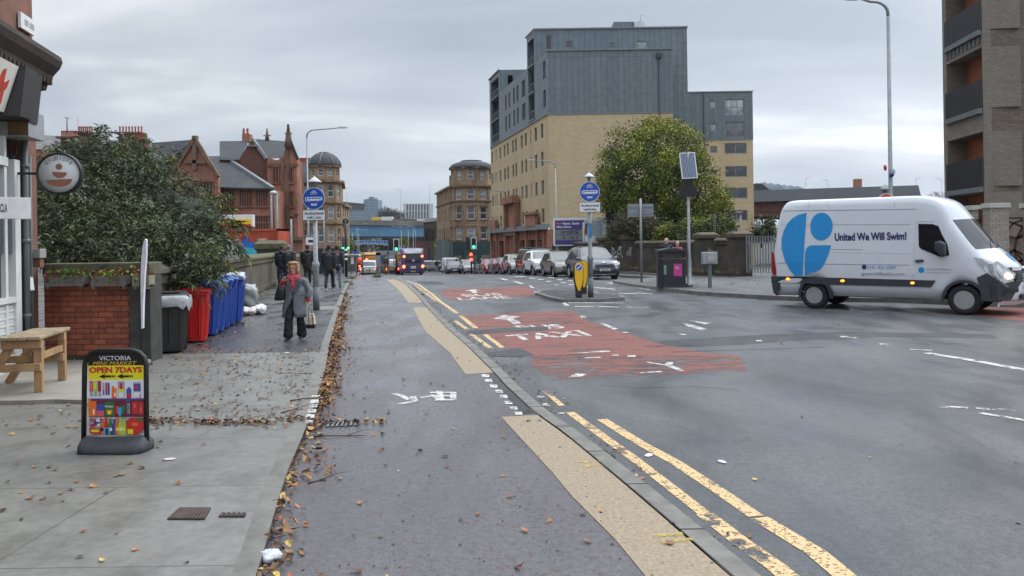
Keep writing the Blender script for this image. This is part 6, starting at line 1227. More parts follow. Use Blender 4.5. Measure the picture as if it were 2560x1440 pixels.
def lamp(label, u, vtop, Y, arm, hr=.1, zb=None, al=None, name='street_lamp', v0=600):
 b = W(u, v0, Y); zb = gz(Y)+PV if zb is None else zb; top = wz(vtop, Y, u); r = thing(name, label, 'street lamp', (b.x, Y, zb)); H = top-zb
 m = MB(); m.lathe([(hr, -.1), (hr, 1.6), (hr*.62, 1.75), (hr*.45, H-.6)], 10); c_ = .5 if arm else .01
 L = al if al is not None else 2.0
 if arm: pts = [(0, 0, H-.6)]+[(arm*c_*(1-math.cos(R(a))), 0, H-.5+c_*.8*math.sin(R(a))) for a in (15, 35, 55, 75)]+[(arm*(c_+.1), 0, H-.1), (arm*L, 0, H)]; m.tube(pts, [hr*.45]*3+[hr*.4]*3+[hr*.35, hr*.3][:len(pts)-6], 8)
 m.build('column', [STEEL], r)
 if arm: m = MB(); x = arm*L; m.loft([[(x+arm*t, w_*c, H+.02+h_*s_) for c, s_ in ((1, -.4), (.7, .6), (-.7, .6), (-1, -.4))] for t, w_, h_ in ((0, .05, .05), (.15, .13, .10), (.5, .12, .08), (.62, .03, .03))], 0, False); m.build('lantern', [mat('lantern_grey', (.35, .36, .37), .5)], r)
 return r
lamp('tall grey lamp column with a long right hand arm above the left taxi sign', 771, 321, 50, 1, .1, al=2.0)
lamp('lamp column with left pointing arm in front of the brick block corner', 1391, 400, 60, -1, .1, al=1.6)
lamp('smaller lamp column with left arm before the red stone shopfronts', 1265, 476, 93, -1, .1, al=1.2)
lamp('distant lamp column with left arm in front of the corner tenement', 1219, 505, 118, -1, .1, al=1.4)
lamp('plain tall column left of the corner tenement beside the street tree', 1108, 534, 125, 0, .12)
p = wx(2223, 26.5, 560); lamp('tall lamp column behind the white van, its arm cut by the top of the picture', 2228, -4, 26.5, -1, .12, zb=PV, al=.9, v0=560)
for u, v, Y, lb, a_ in [(869, 468, 232, 'leftmost thin lamp column standing on the flyover', 1), (1003, 472, 232, 'middle lamp column on the flyover with a left arm', -1), (1075, 462, 232, 'rightmost and tallest lamp column on the flyover', 1), (2016, 444, 190, 'thin distant lamp column above the sawtooth rooflights', 1), (2072, 449, 190, 'thin distant lamp column left of the orange chimney', -1), (2292, 445, 190, 'thin distant lamp column right of the tall near column', 1), (2356, 446, 190, 'thin distant lamp column next to the brick flats edge', -1)]:
 lamp(lb, u, v, Y, a_, .12, zb=(wz(556, 232, u) if Y > 200 else 0), al=.9, name='distant_lamp')
for u, v, Y, a_, lb in [(893, 560, 130, 1, 'left one of the paired pale columns beside the bus shelter'), (897, 575, 150, 1, 'pale column right beside the shelter with a short arm'), (1003, 566, 140, -1, 'pale lamp column above the bus, nearest the traffic light'), (1021, 567, 150, -1, 'pale lamp column above the middle of the purple bus'), (1033, 563, 142, -1, 'stouter pale lamp column above the right half of the bus'), (1039, 566, 155, -1, 'thin pale lamp column rightmost above the bus'), (881, 574, 160, 1, 'thin faint column just right of the left tenement')]: lamp(lb, u, v, Y, a_, .09, al=1.1)
def post_th(name, label, cat, u, vb, vt, Y, r0=.045, m=None, base=None):
 b = W(u, vb, Y); zb = PV+gz(Y) if base is None else base; r = thing(name, label, cat, (b.x, Y, zb)); H = wz(vt, Y, u)-zb; k = MB(); k.lathe([(r0, -.1), (r0, H), (.001, H+.02)], 10); k.build('post', [m or POSTG], r); return r, H
r, H = post_th('hooded_lamp_post', 'grey pole with a white hooded lamp in front of the red hall', 'street lamp', 694, 640, 484, 55, .075); m_ = MB(); m_.lathe([(.09, H-.1), (.28, H+.0), (.25, H+.12), (.1, H+.2), (.001, H+.22)], 14, M=Matrix.Translation((-.22, 0, 0))); m_.build('lamp_hood', [mat('hood_pale', (.45, .5, .52), .4)], r)
r, H = post_th('cable_pole', 'thin grey pole left of the white hooded lamp', 'pole', 680, 640, 478, 57, .06)
r, H = post_th('cable_pole', 'short grey pole right of the white hooded lamp', 'pole', 729, 640, 548, 48, .07)
r, H = post_th('camera_sign', 'white speed camera sign plate on a grey pole above the men', 'road sign', 772, 640, 545, 47, .05); m_ = MB(); m_.box(-.15, .42, -.07, -.05, H*.55-.0, H*.55+.46); m_.build('plate', [SWH], r); m_ = MB(); m_.box(.0, .22, -.078, -.07, H*.55+.15, H*.55+.3); m_.prism([(.22, H*.55+.18), (.34, H*.55+.1), (.34, H*.55+.34), (.22, H*.55+.27)], -.078, -.07, 'y'); m_.build('camera_symbol', [SBK], r)
r, H = post_th('cable_pole', 'thin grey pole in front of the left tenement windows', 'pole', 811, 640, 540, 60, .06)
GRNL = emat('green_signal', (.03, 1.0, .42), 4); REDL2 = emat('red_signal', (1.0, .05, .02), 5); AMB = emat('amber_lamp', (1.0, .25, .02), 3)
r, H = post_th('crossing_pole', 'black and white banded pole with small green lights by the shelter', 'crossing signal', 866, 697, 548, 48, .085, BLACK); m_ = MB(); [m_.lathe([(.088, z), (.088, z+.14)], 10) for z in (1.02, 1.3, 1.58)]; m_.build('white_bands', [WHITE], r); m_ = MB(); [m_.ell((x, -.12, 1.78), (.07, .04, .045), 0, 8, 6) for x in (-.16, .16)]; m_.build('green_lamp', [GRNL], r); m_ = MB(); m_.ell((0, 0, H-.12), (.2, .06, .2), 0, 12, 8); m_.build('beacon', [BLACK], r)
def signal(label, u, Y, v0, v1, cx, side):
 zb = PV+gz(Y); b = W(u, 650, Y); r = thing('traffic_light', label, 'traffic light', (b.x, Y, zb), group=None); z0, z1 = wz(v1, Y, u)-zb, wz(v0, Y, u)-zb; x = wx(cx, Y)-b.x; w_ = .29
 m = MB(); m.lathe([(.075, -.1), (.075, z1+.15)], 10); m.bar((0, 0, z0+.2), (x, 0, z0+.2), .05, .05); m.bar((0, 0, z1-.2), (x, 0, z1-.2), .05, .05); m.build('pole', [BLACK], r)
 m = MB(); m.box(x-w_, x+w_, -.1, -.07, z0, z1, 1); m.box(x-w_+.07, x+w_-.07, -.115, -.09, z0+.07, z1-.07, 0); [m.lathe([(.13, 0), (.13, .16)], 12, 0, Matrix.Translation((x, -.11, z)) @ Matrix.Rotation(R(90), 4, 'X')) for z in (z0+(z1-z0)*.5, z0+(z1-z0)*.78)]; m.build('backing_board', [BLACK, WHITE], r)
 m = MB(); m.lathe([(.001, .055), (.08, .045), (.135, .0)], 14, 0, Matrix.Translation((x, -.12, z0+(z1-z0)*.2)) @ Matrix.Rotation(R(90), 4, 'X')); m.build('green_lamp', [GRNL], r)
 m = MB(); xs = x+side*.62; m.box(xs-.17, xs+.17, -.1, .3, z0-.1, z1+.02); m.bar((xs, 0, z1-.2), (0, 0, z1-.2), .04, .04); m.build('side_head', [BLACK], r, bevel=.03); return r, zb
r, zb = signal('traffic light showing green left of the purple bus', 990, 78, 597, 629, 991, -1)
m_ = MB(); [m_.lathe([(.05, 0), (.05, 1.7)], 8, M=Matrix.Translation((x, .1, .9))) for x in (-.22, .1)]; m_.build('buff_guard_post', [mat('buff_post', (.55, .38, .18), .6)], r)
r, zb = signal('traffic light showing green above two glowing red lamps in front of the small vans', 1178, 78, 593.5, 623, 1184.5, -1)
m_ = MB(); [m_.ell((0, -.12, wz(v, 78, 1177)-zb), (.15, .08, .15), 0, 10, 8) for v in (636, 649)]; m_.build('red_lamp', [REDL2], r)
r, H = post_th('signal_post', 'short black post just right of the red signal lamps', 'post', 1187, 684, 645, 76, .1, BLACK)
def rail(label, u0, u1, v0, v1, Y, n, m=None, Y1=None):
 Y1 = Y1 or Y; a, b = W(u0, v1, Y), W(u1, v1, Y1); r = thing('guard_rail', label, 'railing', (a.x, a.y, PV+gz(Y)), group='pedestrian guard rails'); h = wz(v0, Y, u0)-PV-gz(Y); d = Vector((b.x-a.x, b.y-a.y, gz(Y1)-gz(Y))); k = MB()
 k.bar((0, 0, h), (d.x, d.y, h+d.z), .05, .05); k.bar((0, 0, .15), (d.x, d.y, .15+d.z), .04, .04)
 for i in range(n+1): t = i/n; k.bar((d.x*t, d.y*t, d.z*t), (d.x*t, d.y*t, h+d.z*t), .05 if i % 6 == 0 else .02, .05 if i % 6 == 0 else .02)
 k.build('rails', [m or BLACK], r)
rail('black guard rail in front of the white car beside the cyclist', 909, 940, 669, 690, 66, 12); rail('black guard rail behind the man in the green trousers', 944, 986, 668, 690, 70, 12)
rail('pale guard rail in front of the silver car at the lights', 1184, 1207, 664, 686, 74, 10, STEEL); rail('pale guard rail before the red parked car', 1224, 1240, 664, 686, 72, 8, STEEL); rail('dark guard rail on the far pavement beyond the bus', 1062, 1105, 655, 674, 118, 14)
r = thing('bus_shelter', 'glass bus shelter with grey frame beside the cycle lane', 'bus shelter', (wx(877, 62), 62, PV+gz(62))); zo = r.location.z; hz = wz(640, 62, 877)-zo; x0, x1 = wx(861, 62)-r.location.x, wx(890, 62)-r.location.x
k = MB(); [k.box(x-.04, x+.04, y-.04, y+.04, 0, hz) for x in (x0, x1) for y in (0, 2.6)]; k.box(x0-.15, x1+.15, -.2, 2.8, hz, hz+.1); k.bar((x0, 0, .25), (x1, 0, .25), .05, .05); k.build('frame', [STEEL], r)
k = MB(); k.box(x0+.05, x1-.05, -.01, .01, .3, hz-.05); k.box(x0-.01, x0+.01, .05, 2.5, .3, hz-.05); k.build('glass_panel', [glassmat('shelter_glass', (.09, .11, .10), .15)], r); k = MB(); k.box(x1-.42, x1-.2, -.04, -.02, .9, 1.7); k.build('timetable', [WHITE], r)
r = thing('advert_totem', 'tall grey advertising shelter frame with a bluish screen behind the khaki trousered man', 'advert panel', (wx(955, 72), 73, PV+gz(72))); zo = r.location.z; f_ = lambda u: wx(u, 72)-r.location.x; g_ = lambda v: wz(v, 72, 955)-zo
k = MB(); k.box(f_(939), f_(951), -1, -.8, 0, g_(632)); k.box(f_(968), f_(971), -1, -.8, 0, g_(628)); k.box(f_(939), f_(985), -1, 1.2, g_(638), g_(628)); k.build('frame', [mat('totem_grey', (.22, .25, .27), .5, var=.1)], r); k = MB(); k.box(f_(951), f_(968), -.85, -.8, g_(660), g_(640)); k.build('screen', [mat('bluish_poster', (.08, .17, .25), .4, var=.5, vs=3)], r)
r = thing('blue_direction_sign', 'small blue rectangular sign with a white diagonal above the shelter roof', 'road sign', (wx(890, 68), 68, PV+gz(68))); zo = r.location.z; f_ = lambda u: wx(u, 67.9)-r.location.x; g_ = lambda v: wz(v, 67.9, 890)-zo
k = MB(); k.box(f_(884), f_(895.5), -.05, -.02, g_(642), g_(628.5)); k.build('plate', [SBL], r); k = MB(); seg(k, f_(887), g_(639), f_(893), g_(632), .04, -.06, -.05); k.build('arrow', [SWH], r); k = MB(); k.lathe([(.05, 0), (.05, g_(628))], 8); k.build('post', [POSTG], r)
def onp(u, v, z=.05): return G(u, v, z)
p = onp(1724, 717); q = 1950/p.y; hv = 599.4; zz_ = lambda v: EYE+(hv-v)/q-.05
r = thing('solar_warning_sign', 'tall post with a solar panel above the back of a triangular sign', 'road sign', p); k = MB(); k.lathe([(.13, 0), (.13, .12), (.085, .14), (.085, 1.0), (.055, 1.08), (.055, zz_(380))], 12); k.build('post', [STEEL], r)
k = MB(); hw = 25/q; k.prism([(-hw+.06, zz_(492)), (hw-.06, zz_(492)), (hw, zz_(488)), (hw-.03, zz_(481)), (.14, zz_(451)), (.08, zz_(448)), (-.08, zz_(448)), (-.14, zz_(451)), (-hw+.03, zz_(481)), (-hw, zz_(488))], .06, .14, 'y'); k.V = [(x-.02, y-.2, z) for x, y, z in k.V]; k.build('triangle_plate', [mat('sign_back_black', (.012, .012, .016), .6)], r, bevel=.01)
k = MB(); M_ = Matrix.Translation((0, -.1, (zz_(382)+zz_(447))/2)) @ Matrix.Rotation(R(-2.5), 4, 'Y') @ Matrix.Rotation(R(-14), 4, 'X'); w2, h2 = 19.5/q, 34/q; k.box(-w2, w2, -.02, .02, -h2, h2, 0, M_); k.build('panel_frame', [WHITE], r)
k = MB(); k.box(-w2+.03, w2-.03, -.026, -.02, -h2+.03, h2-.03, 0, M_); [k.box(-w2+.05+i*(2*w2-.1)/9-.004, -w2+.05+i*(2*w2-.1)/9+.006, -.03, -.026, -h2+.03, h2-.03, 1, M_) for i in range(10)]; k.build('solar_cells', [mat('solar_cell_blue', (.10, .13, .20), .25, var=.15, vs=8), mat('solar_busbar', (.35, .38, .45), .4)], r)
p = onp(1604, 704.5); q = 1950/p.y; zz_ = lambda v: EYE+(601.2-v)/q-.05; r = thing('road_sign_back', 'grey back of a rectangular road sign on a thin post', 'road sign', p); k = MB(); k.lathe([(.05, 0), (.05, zz_(497)), (.001, zz_(496))], 10); k.build('post', [STEEL], r)
k = MB(); k.box(-32/q, 33/q, .05, .065, zz_(542), zz_(510)); k.build('sign_plate', [mat('grey_sign_back', (.23, .26, .29), .5, .2)], r, bevel=.02); k = MB(); [k.box(-32/q+.03, 33/q-.03, .02, .05, zz_(v+1.5), zz_(v-1.5)) for v in (517, 533)]; k.build('bracket_rail', [STEEL], r)
p = onp(1676, 717); q = 1950/p.y; r = thing('litter_bin', 'large black litter bin with domed lid and a pink sticker', 'litter bin', p, R(4)); h = 97/q; w2 = 33/q; k = MB()
oc = lambda s_, d=.34: [(-w2*s_+.14, -d), (w2*s_, -d), (w2*s_, d), (-w2*s_+.14, d), (-w2*s_, d-.22), (-w2*s_, -d+.22)]
k.prism(oc(1), .03, h*.74, 'z'); k.prism(oc(1.02, .36), 0, .06, 'z'); k.prism(oc(.94, .3), h*.74, h*.9, 'z'); [k.box(x-.03, x+.03, -.34, -.28, h*.72, h*.93) for x in (-w2+.17, w2-.04)]; k.box(-w2+.2, w2-.2, -.36, -.3, h*.735, h*.8); k.prism([(-w2*.98, h*.9), (w2*1.0, h*.9), (w2*1.0, h*.95), (.1, h), (-.1, h), (-w2*.98, h*.95)], -.37, .37, 'y'); k.build('body', [mat('litter_bin_black', (.022, .022, .026), .45, var=.2, vs=4)], r, bevel=.012)
k = MB(); k.box(-w2+.1, w2+.004, -.352, -.343, h*.725, h*.745); k.build('gold_band', [mat('dull_gold', (.25, .15, .05), .5)], r); k = MB(); k.prism([(.03, .42), (.36, .40), (.345, .88), (.25, .86), (.04, .87)], -.352, -.343, 'y'); k.build('pink_sticker', [mat('magenta_sticker', (.50, .05, .25), .5, var=.1)], r, fix=True)
k = MB(); k.box(.10, .22, -.356, -.35, .70, .76); k.box(.14, .24, -.356, -.35, .66, .69); k.build('sticker_print', [mat('sticker_print', (.7, .35, .5), .5)], r); k = MB(); k.box(-.33, -.24, -.352, -.343, .48, .82); k.build('yellow_sticker', [mat('teal_yellow_sticker', (.25, .35, .12), .5, var=.5, vs=14, col2=(.03, .25, .4))], r)
p = onp(1775, 718); q = 1950/p.y; r = thing('control_box', 'grey electrical box on a short square post right of the solar sign', 'control box', p); k = MB(); k.box(-.06, .06, -.06, .06, 0, 58/q); k.build('post', [mat('blue_grey_post', (.11, .14, .165), .5)], r, bevel=.01)
k = MB(); k.box(-19/q, 18/q, -.12, .14, 58/q, 88/q); k.build('box', [mat('control_box_grey', (.33, .34, .34), .5, var=.12, vs=6)], r, bevel=.02); k = MB(); k.box(-9/q, 12/q, -.14, -.121, 62/q, 84/q, 0); k.box(-6/q, 8/q, -.15, -.141, 68/q, 78/q, 1); k.build('door', [_M['control_box_grey'], mat('label_grey', (.42, .43, .42), .5)], r, bevel=.008)
YN = 25.6; b = W(2213, 560, YN); r = thing('no_entry_sign', 'red round sign with hooded lamp, its top showing above the white van', 'road sign', (b.x, YN, PV)); zc_ = wz(507, YN, 2213)-PV; k = MB(); k.lathe([(.06, 0), (.055, zc_+.45)], 10); k.lathe([(.05, zc_+.38), (.17, zc_+.42), (.16, zc_+.46), (.08, zc_+.55), (.03, zc_+.6), (.001, zc_+.6)], 14); k.build('post', [STEEL], r)
k = MB(); k.prism([(.30*math.cos(2*math.pi*i/30), zc_+.30*math.sin(2*math.pi*i/30)) for i in range(30)], -.1, -.08, 'y', 0); k.prism([(.28*math.cos(2*math.pi*i/30), zc_+.28*math.sin(2*math.pi*i/30)) for i in range(30)], -.104, -.1, 'y', 1); k.box(-.2, .2, -.107, -.104, zc_-.05, zc_+.05, 0); k.build('sign_disc', [SWH, mat('sign_red', (.55, .02, .02), .4)], r)
for nm, lb, u, v, s_, c_ in [('ragged_flag', 'torn red and white flag cloth tied left of the tall lamp column', 2213, 419, (.09, .05, .10), (.45, .04, .08)), ('ragged_flag', 'torn white and navy flag cloth tied right of the tall lamp column', 2232, 430, (.16, .05, .13), (.45, .46, .6)), ('ragged_flag', 'dark blue rag hanging below the flag cloths on the lamp column', 2229, 438, (.12, .05, .07), (.03, .04, .2))]: crumple(nm, lb, mat('flag_cloth_%d' % u, c_, .7), W(u, v, 26.35)-Vector((0, 0, s_[2])), s_, u, 'flag')
YB = 58; b = W(1452, 612, YB); r = thing('billboard', 'purple and white advertising billboard with graffiti behind the parked cars', 'billboard', (b.x, YB, gz(YB))); X = lambda u: wx(u, YB-.2)-b.x; Z = lambda v: wz(v, YB-.2, 1450)-gz(YB)
k = MB(); k.box(X(1384), X(1517), -.1, .1, Z(614), Z(544), 0); k.box(X(1388), X(1505), -.12, -.1, Z(611), Z(550), 1); [k.box(X(u)-.1, X(u)+.1, .1, .3, 0, Z(560), 2) for u in (1395, 1450, 1505)]; k.build('frame', [SWH, mat('billboard_purple', (.07, .04, .22), .5), POSTG], r)
k = MB(); k.prism([(X(1456), Z(572)), (X(1505), Z(572)), (X(1505), Z(550)), (X(1462), Z(550))], -.13, -.12, 'y', 0); k.box(X(1462), X(1488), -.131, -.12, Z(606), Z(551), 4); k.box(X(1389), X(1458), -.14, -.12, Z(586), Z(574), 1); k.box(X(1389), X(1458), -.14, -.12, Z(600), Z(587.5), 1); k.box(X(1457), X(1461), -.15, -.12, Z(609), Z(556), 0); k.box(X(1488), X(1504), -.14, -.12, Z(609), Z(552), 2); k.box(X(1462), X(1487), -.15, -.13, Z(609), Z(590), 0)
k.prism([(X(1464)+.0, Z(566)), (X(1468), Z(560)), (X(1474), Z(560)), (X(1477), Z(566)), (X(1477), Z(582)), (X(1473), Z(589)), (X(1468), Z(589)), (X(1465), Z(582))], -.155, -.13, 'y', 3); k.prism([(X(1463), Z(585)), (X(1464), Z(562)), (X(1470), Z(557)), (X(1477), Z(561)), (X(1474), Z(563)), (X(1468), Z(564)), (X(1467), Z(585))], -.16, -.13, 'y', 5)
for i in range(4): k.prism([(X(1488+i*4), Z(609)), (X(1490+i*4), Z(609)), (X(1499+i*2), Z(596)), (X(1497+i*2), Z(596))], -.165-.003*i, -.14, 'y', 6)
k.box(X(1442), X(1456), -.15, -.12, Z(609), Z(604), 0)
k.build('poster', [SWH, mat('grey_slat_band', (.20, .23, .23), .5, var=.2), mat('poster_sky', (.35, .45, .5), .5), mat('poster_skin', (.5, .26, .17), .6), mat('poster_pale', (.45, .4, .38), .6), mat('poster_hair', (.06, .03, .02), .6), mat('poster_navy', (.02, .03, .1), .6)], r, fix=False)
text('Faster. Easier', SWH, r, FR(X(1429), -.14, Z(558)), 1, .03, w=1.28, h=.18); text('Simple.', mat('poster_orange', (.8, .2, .05), .5), r, FR(X(1398), -.14, Z(558)), 1, .03, w=.42, h=.18); text('Miles Better', SWH, r, FR(X(1411), -.14, Z(566.5)), 1, .03, w=1.1, h=.16)
k = MB()
for s_ in [[(1404, 582), (1407, 577), (1410, 582), (1413, 577), (1416, 581)], [(1418, 582), (1419, 577), (1424, 577), (1424, 583), (1418, 582)], [(1427, 585), (1428, 576), (1434, 576), (1434, 580), (1428, 581)], [(1448, 576), (1438, 577), (1440, 580), (1447, 581), (1440, 584), (1436, 583)], [(1408, 598), (1410, 591), (1414, 598)], [(1424, 597), (1426, 591)], [(1430, 592), (1432, 598), (1435, 592)], [(1442, 591), (1441, 598)]]:
 for a, b2 in zip(s_, s_[1:]): seg(k, X(a[0]), Z(a[1]), X(b2[0]), Z(b2[1]), .05, -.16, -.14)
k.build('graffiti', [SBK], r, fix=False)
r = thing('hoarding', 'plain black hoarding panel beside the billboard under the tree', 'hoarding', (wx(1552, 61), 61, gz(61))); k = MB(); X = lambda u: wx(u, 61)-r.location.x; k.box(X(1514), X(1592), -.05, .05, 0, wz(512, 61, 1550)-gz(61)); k.build('panel', [mat('hoarding_black', (.010, .010, .012), .8)], r)
k = MB(); [k.box(X(u)-.06, X(u)+.06, .05, .2, 0, wz(520, 61, 1550)-gz(61)) for u in (1520, 1585)]; k.build('frame_post', [POSTG], r)
WST = mat('dark_wall_stone', (.085, .070, .055), .85, var=.45, vs=1.6, bump=.4, bs=12, col2=(.03, .026, .022)); WCP = mat('brown_wall_cap', (.10, .075, .055), .85, var=.4, vs=3)
def WY(u): return 28.2/(.409+(u-1280)/1950)
def wpt(u, off=0): Y = WY(u); return Vector((28.2-.409*Y+off*.925, Y+off*.378))
segs = [(1380, 1496), (1528, 1548), (1586, 1734), (1786, 1824)]
lbw = ['stretch of dark boundary wall behind the billboard posts', 'short stretch of dark wall between the two left capped piers', 'long stretch of dark wall with white graffiti behind the litter bin', 'short stretch of dark wall nearest the palisade fence']
WR = []
for (a, b), lb in zip(segs, lbw):
 r_ = wall_run('boundary_wall', lb, wpt(a), wpt(b), 1.72+(.1 if a > 1700 else 0), mats=[WST, WCP], t=.35); r_.location.z = 0; WR.append(r_)
for u, hh, lb in [(1512, 2.15, 'leftmost capped wall pier beside the billboard'), (1567, 2.2, 'capped wall pier behind the grey parked car'), (1760, 2.2, 'wide capped wall pier just right of the solar sign post'), (1844, 2.2, 'capped wall pier with white graffiti next to the palisade fence')]:
 p = wpt(u, .1); pier(lb, (p.x, p.y, 0), .85 if u < 1700 else 1.0, .6, hh, math.atan2(-1, .409)+math.pi/2-R(0), WST, WCP, .42, .12)
GF = mat('white_graffiti', (.30, .30, .29), .7, var=.3, vs=10)
def scrib(parent, u0, u1, v0, v1, n, seed):
 rr = random.Random(seed); k = MB(); o = parent.location
 for i in range(n):
  u, v = rr.uniform(u0, u1), rr.uniform(v0, v1); last = None
  for j in range(6):
   P0 = wpt(u, 0); q = Vector((P0.x-.378*.0-.925*.06, P0.y-.378*.06)); z = wz(v, P0.y, u); c = Vector((q.x, q.y-.02-.002*i, z))
   if last is not None and (c-last).length > .02: k.bar(last, c, .012, .045, 0)
   last = c; u += rr.uniform(-5, 5); v += rr.uniform(-11, 11); u = min(max(u, u0), u1); v = min(max(v, v0), v1)
 wb(k, 'graffiti', [GF], parent, fix=False)
scrib(WR[2], 1562+28, 1590+10, 618, 640, 8, 1); scrib(WR[2], 1610, 1634, 615, 645, 9, 2); scrib(WR[3], 1788, 1800, 618, 645, 5, 3); scrib(WR[2], 1722, 1733, 620, 640, 4, 4)
a = Vector((wx(1862, 39.9), 39.6)); b = Vector((wx(1990, 37.5), 37.5)); d = (b-a).normalized(); r = thing('palisade_fence', 'galvanised palisade fence between the dark wall and the white van', 'fence', (a.x, a.y, 0)); L = (b-a).length; k = MB(); n = int(L/.155)
for i in range(n+1): p = d*i*.155; k.bar((p.x, p.y, .08), (p.x, p.y, 1.95), .07, .012, 0, up=(0, 1, 0));
k.build('pales', [STEEL], r); k = MB(); [k.bar((0, .03, z), (d.x*L, d.y*L+.03, z), .04, .05) for z in (.4, 1.6)]; k.build('rails', [STEEL], r)
r, H = post_th('rusty_post', 'slim rusty brown post standing behind the boundary wall', 'post', 1787, 620, 534, 45, .07, _M['rusty_iron'], base=0)
r, H = post_th('floodlight_pole', 'grey pole with a small floodlight in front of the lowest flats window', 'floodlight', 1852, 600, 532, 46, .05, STEEL, base=0); k = MB(); k.box(-.25, .12, -.1, .1, H-.05, H+.08); k.build('floodlight', [POSTG], r, bevel=.02)
# ================================================================ foliage
def leafmat(n, c, isl=.9, var=.25, vs=.6): return mat(n, c, .6, var=var, vs=vs, island=isl, spec=.3)
def spray(mb, P, D, n, L, wd, mi, droop=.5, spread=.9):
 """a shoot with lance shaped leaves along it"""
 D = D.normalized()
 for i in range(n):
  t = (i+1)/n; q = P+D*L*t*2.2+Vector((0, 0, -droop*L*t*t)); side = Vector((rnd.gauss(0, 1), rnd.gauss(0, 1), rnd.gauss(0, .6))).normalized()
  d = (D*.7+side*spread+Vector((0, 0, -droop*.6))).normalized(); s = d.cross(Vector((rnd.gauss(0, 1), rnd.gauss(0, 1), rnd.gauss(0, 1)))).normalized()*wd; l = L*rnd.uniform(.7, 1.15)
  mb.add([q, q+d*l*.45+s, q+d*l+Vector((0, 0, -l*.2)), q+d*l*.45-s], [(0, 1, 2, 3)], mi)
bu = thing('buddleia_bush', 'large dark green overgrown bush behind the brick garden wall', 'bush', (-6.8, 14.2, PV))
BM_ = [leafmat('bush_leaf_dark', (.042, .054, .022)), leafmat('bush_leaf_mid', (.085, .112, .05)), leafmat('bush_leaf_pale', (.17, .215, .14), .8), leafmat('bush_leaf_yellowing', (.16, .17, .04), .7)]
OUT = [(96, 430), (120, 385), (185, 372), (232, 340), (262, 336), (290, 362), (345, 352), (378, 372), (402, 400), (432, 430), (470, 455), (505, 470), (530, 500), (552, 530), (558, 560), (566, 600), (556, 640), (548, 668), (530, 690), (500, 705), (470, 715), (430, 712), (390, 690), (370, 662), (96, 656)]
def inside(u, v, P):
 c = False
 for (a, b), (x, y) in zip(P, P[1:]+P[:1]):
  if (b > v) != (y > v) and u < (x-a)*(v-b)/(y-b)+a: c = not c
 return c
k = MB(); cen = Vector((330, 540));
def bushY(u, v):   # front surface: nearer low and right, rounded top
 t = max(0, min(1, (u-96)/460)); base = 12.75+t*(1.7+2.5*max(0, min(1, (625-v)/130))); up = max(0, (660-v)/310); return base+up*up*2.4
cnt = 0
while cnt < 5600:
 u, v = rnd.uniform(90, 575), rnd.uniform(335, 720)
 if not inside(u, v, OUT): continue
 cnt += 1; dd = rnd.random()**1.8*1.6; Y = bushY(u, v)+dd; P = W(u, v, Y)
 c = mnoise.noise((u*.018, v*.024, dd*.5)); k_ = 0 if c+rnd.gauss(0, .22) < -.02 else (1 if rnd.random() < .62 else (2 if rnd.random() < .85 else 3))
 D = Vector((rnd.gauss(.15, .6), rnd.gauss(-.7, .4), rnd.gauss(.25, .5))); spray(k, P, D, 7, rnd.uniform(.09, .15), .013, k_, .6)
ns = len(k.V)
for i in range(len(OUT)-3):   # shoots breaking the outline
 a, b = Vector(OUT[i]), Vector(OUT[i+1])
 for j in range(int((b-a).length/9)+1):
  q = a.lerp(b, rnd.random()); n_ = Vector((b.y-a.y, -(b.x-a.x))).normalized(); P = W(q.x, q.y, bushY(q.x, q.y)+rnd.uniform(.0, .6)); dv = n_.y*-1; D = Vector((n_.x*1.0, -.2, n_.y*-1.0+.4)) if False else Vector((n_.x+rnd.gauss(0, .4), rnd.gauss(-.2, .3), -n_.y+rnd.gauss(.2, .4)))
  spray(k, P, D, 9, rnd.uniform(.10, .16), .014, rnd.choice((0, 1, 1, 2, 3)), .9)
for (u, v, D, n, L) in [(248, 345, (.1, 0, 1), 12, .16), (432, 425, (.2, 0, 1), 12, .17), (445, 400, (-.1, 0, 1), 9, .16), (540, 520, (1, -.2, .1), 14, .20), (555, 545, (1, -.2, -.2), 14, .2), (555, 590, (1, 0, -.5), 16, .22), (560, 560, (1, 0, .1), 14, .2), (530, 490, (1, 0, .3), 12, .2)]:
 P = W(u, v, bushY(u, v)); [spray(k, P+Vector((rnd.gauss(0, .05), 0, rnd.gauss(0, .05))), Vector(D), n, L, .017, rnd.choice((0, 1, 3)), .8, .6) for _ in range(3)]
k.build('foliage', BM_, bu, fix=False).matrix_parent_inverse = Matrix.Translation(-Vector(bu.location))
k = MB()
for i in range(26):
 u, v = rnd.uniform(120, 520), rnd.uniform(640, 700); P = W(u, v, bushY(u, v)+1.2); Q_ = W(u+rnd.uniform(-80, 80), rnd.uniform(380, 560) if u < 430 else rnd.uniform(520, 600), bushY(u, 500)+.8); k.tube([P, P.lerp(Q_, .5)+Vector((rnd.gauss(0, .1), 0, 0)), Q_], [.03, .02, .008], 5)
wb(k, 'stems', [TW], bu, fix=False)
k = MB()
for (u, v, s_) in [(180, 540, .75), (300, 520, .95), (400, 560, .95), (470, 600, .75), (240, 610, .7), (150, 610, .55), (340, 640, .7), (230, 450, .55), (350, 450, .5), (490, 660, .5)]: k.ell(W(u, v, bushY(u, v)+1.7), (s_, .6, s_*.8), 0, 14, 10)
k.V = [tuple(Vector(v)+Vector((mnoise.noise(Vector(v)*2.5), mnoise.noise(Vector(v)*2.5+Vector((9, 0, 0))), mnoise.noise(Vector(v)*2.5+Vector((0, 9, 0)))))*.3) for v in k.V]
wb(k, 'inner_shade_mass', [mat('inner_shade_leaf', (.022, .03, .016), .9, var=.5, vs=9)], bu, fix=False)  # solid dark lumps filling the bush, its inner shade put into their colour
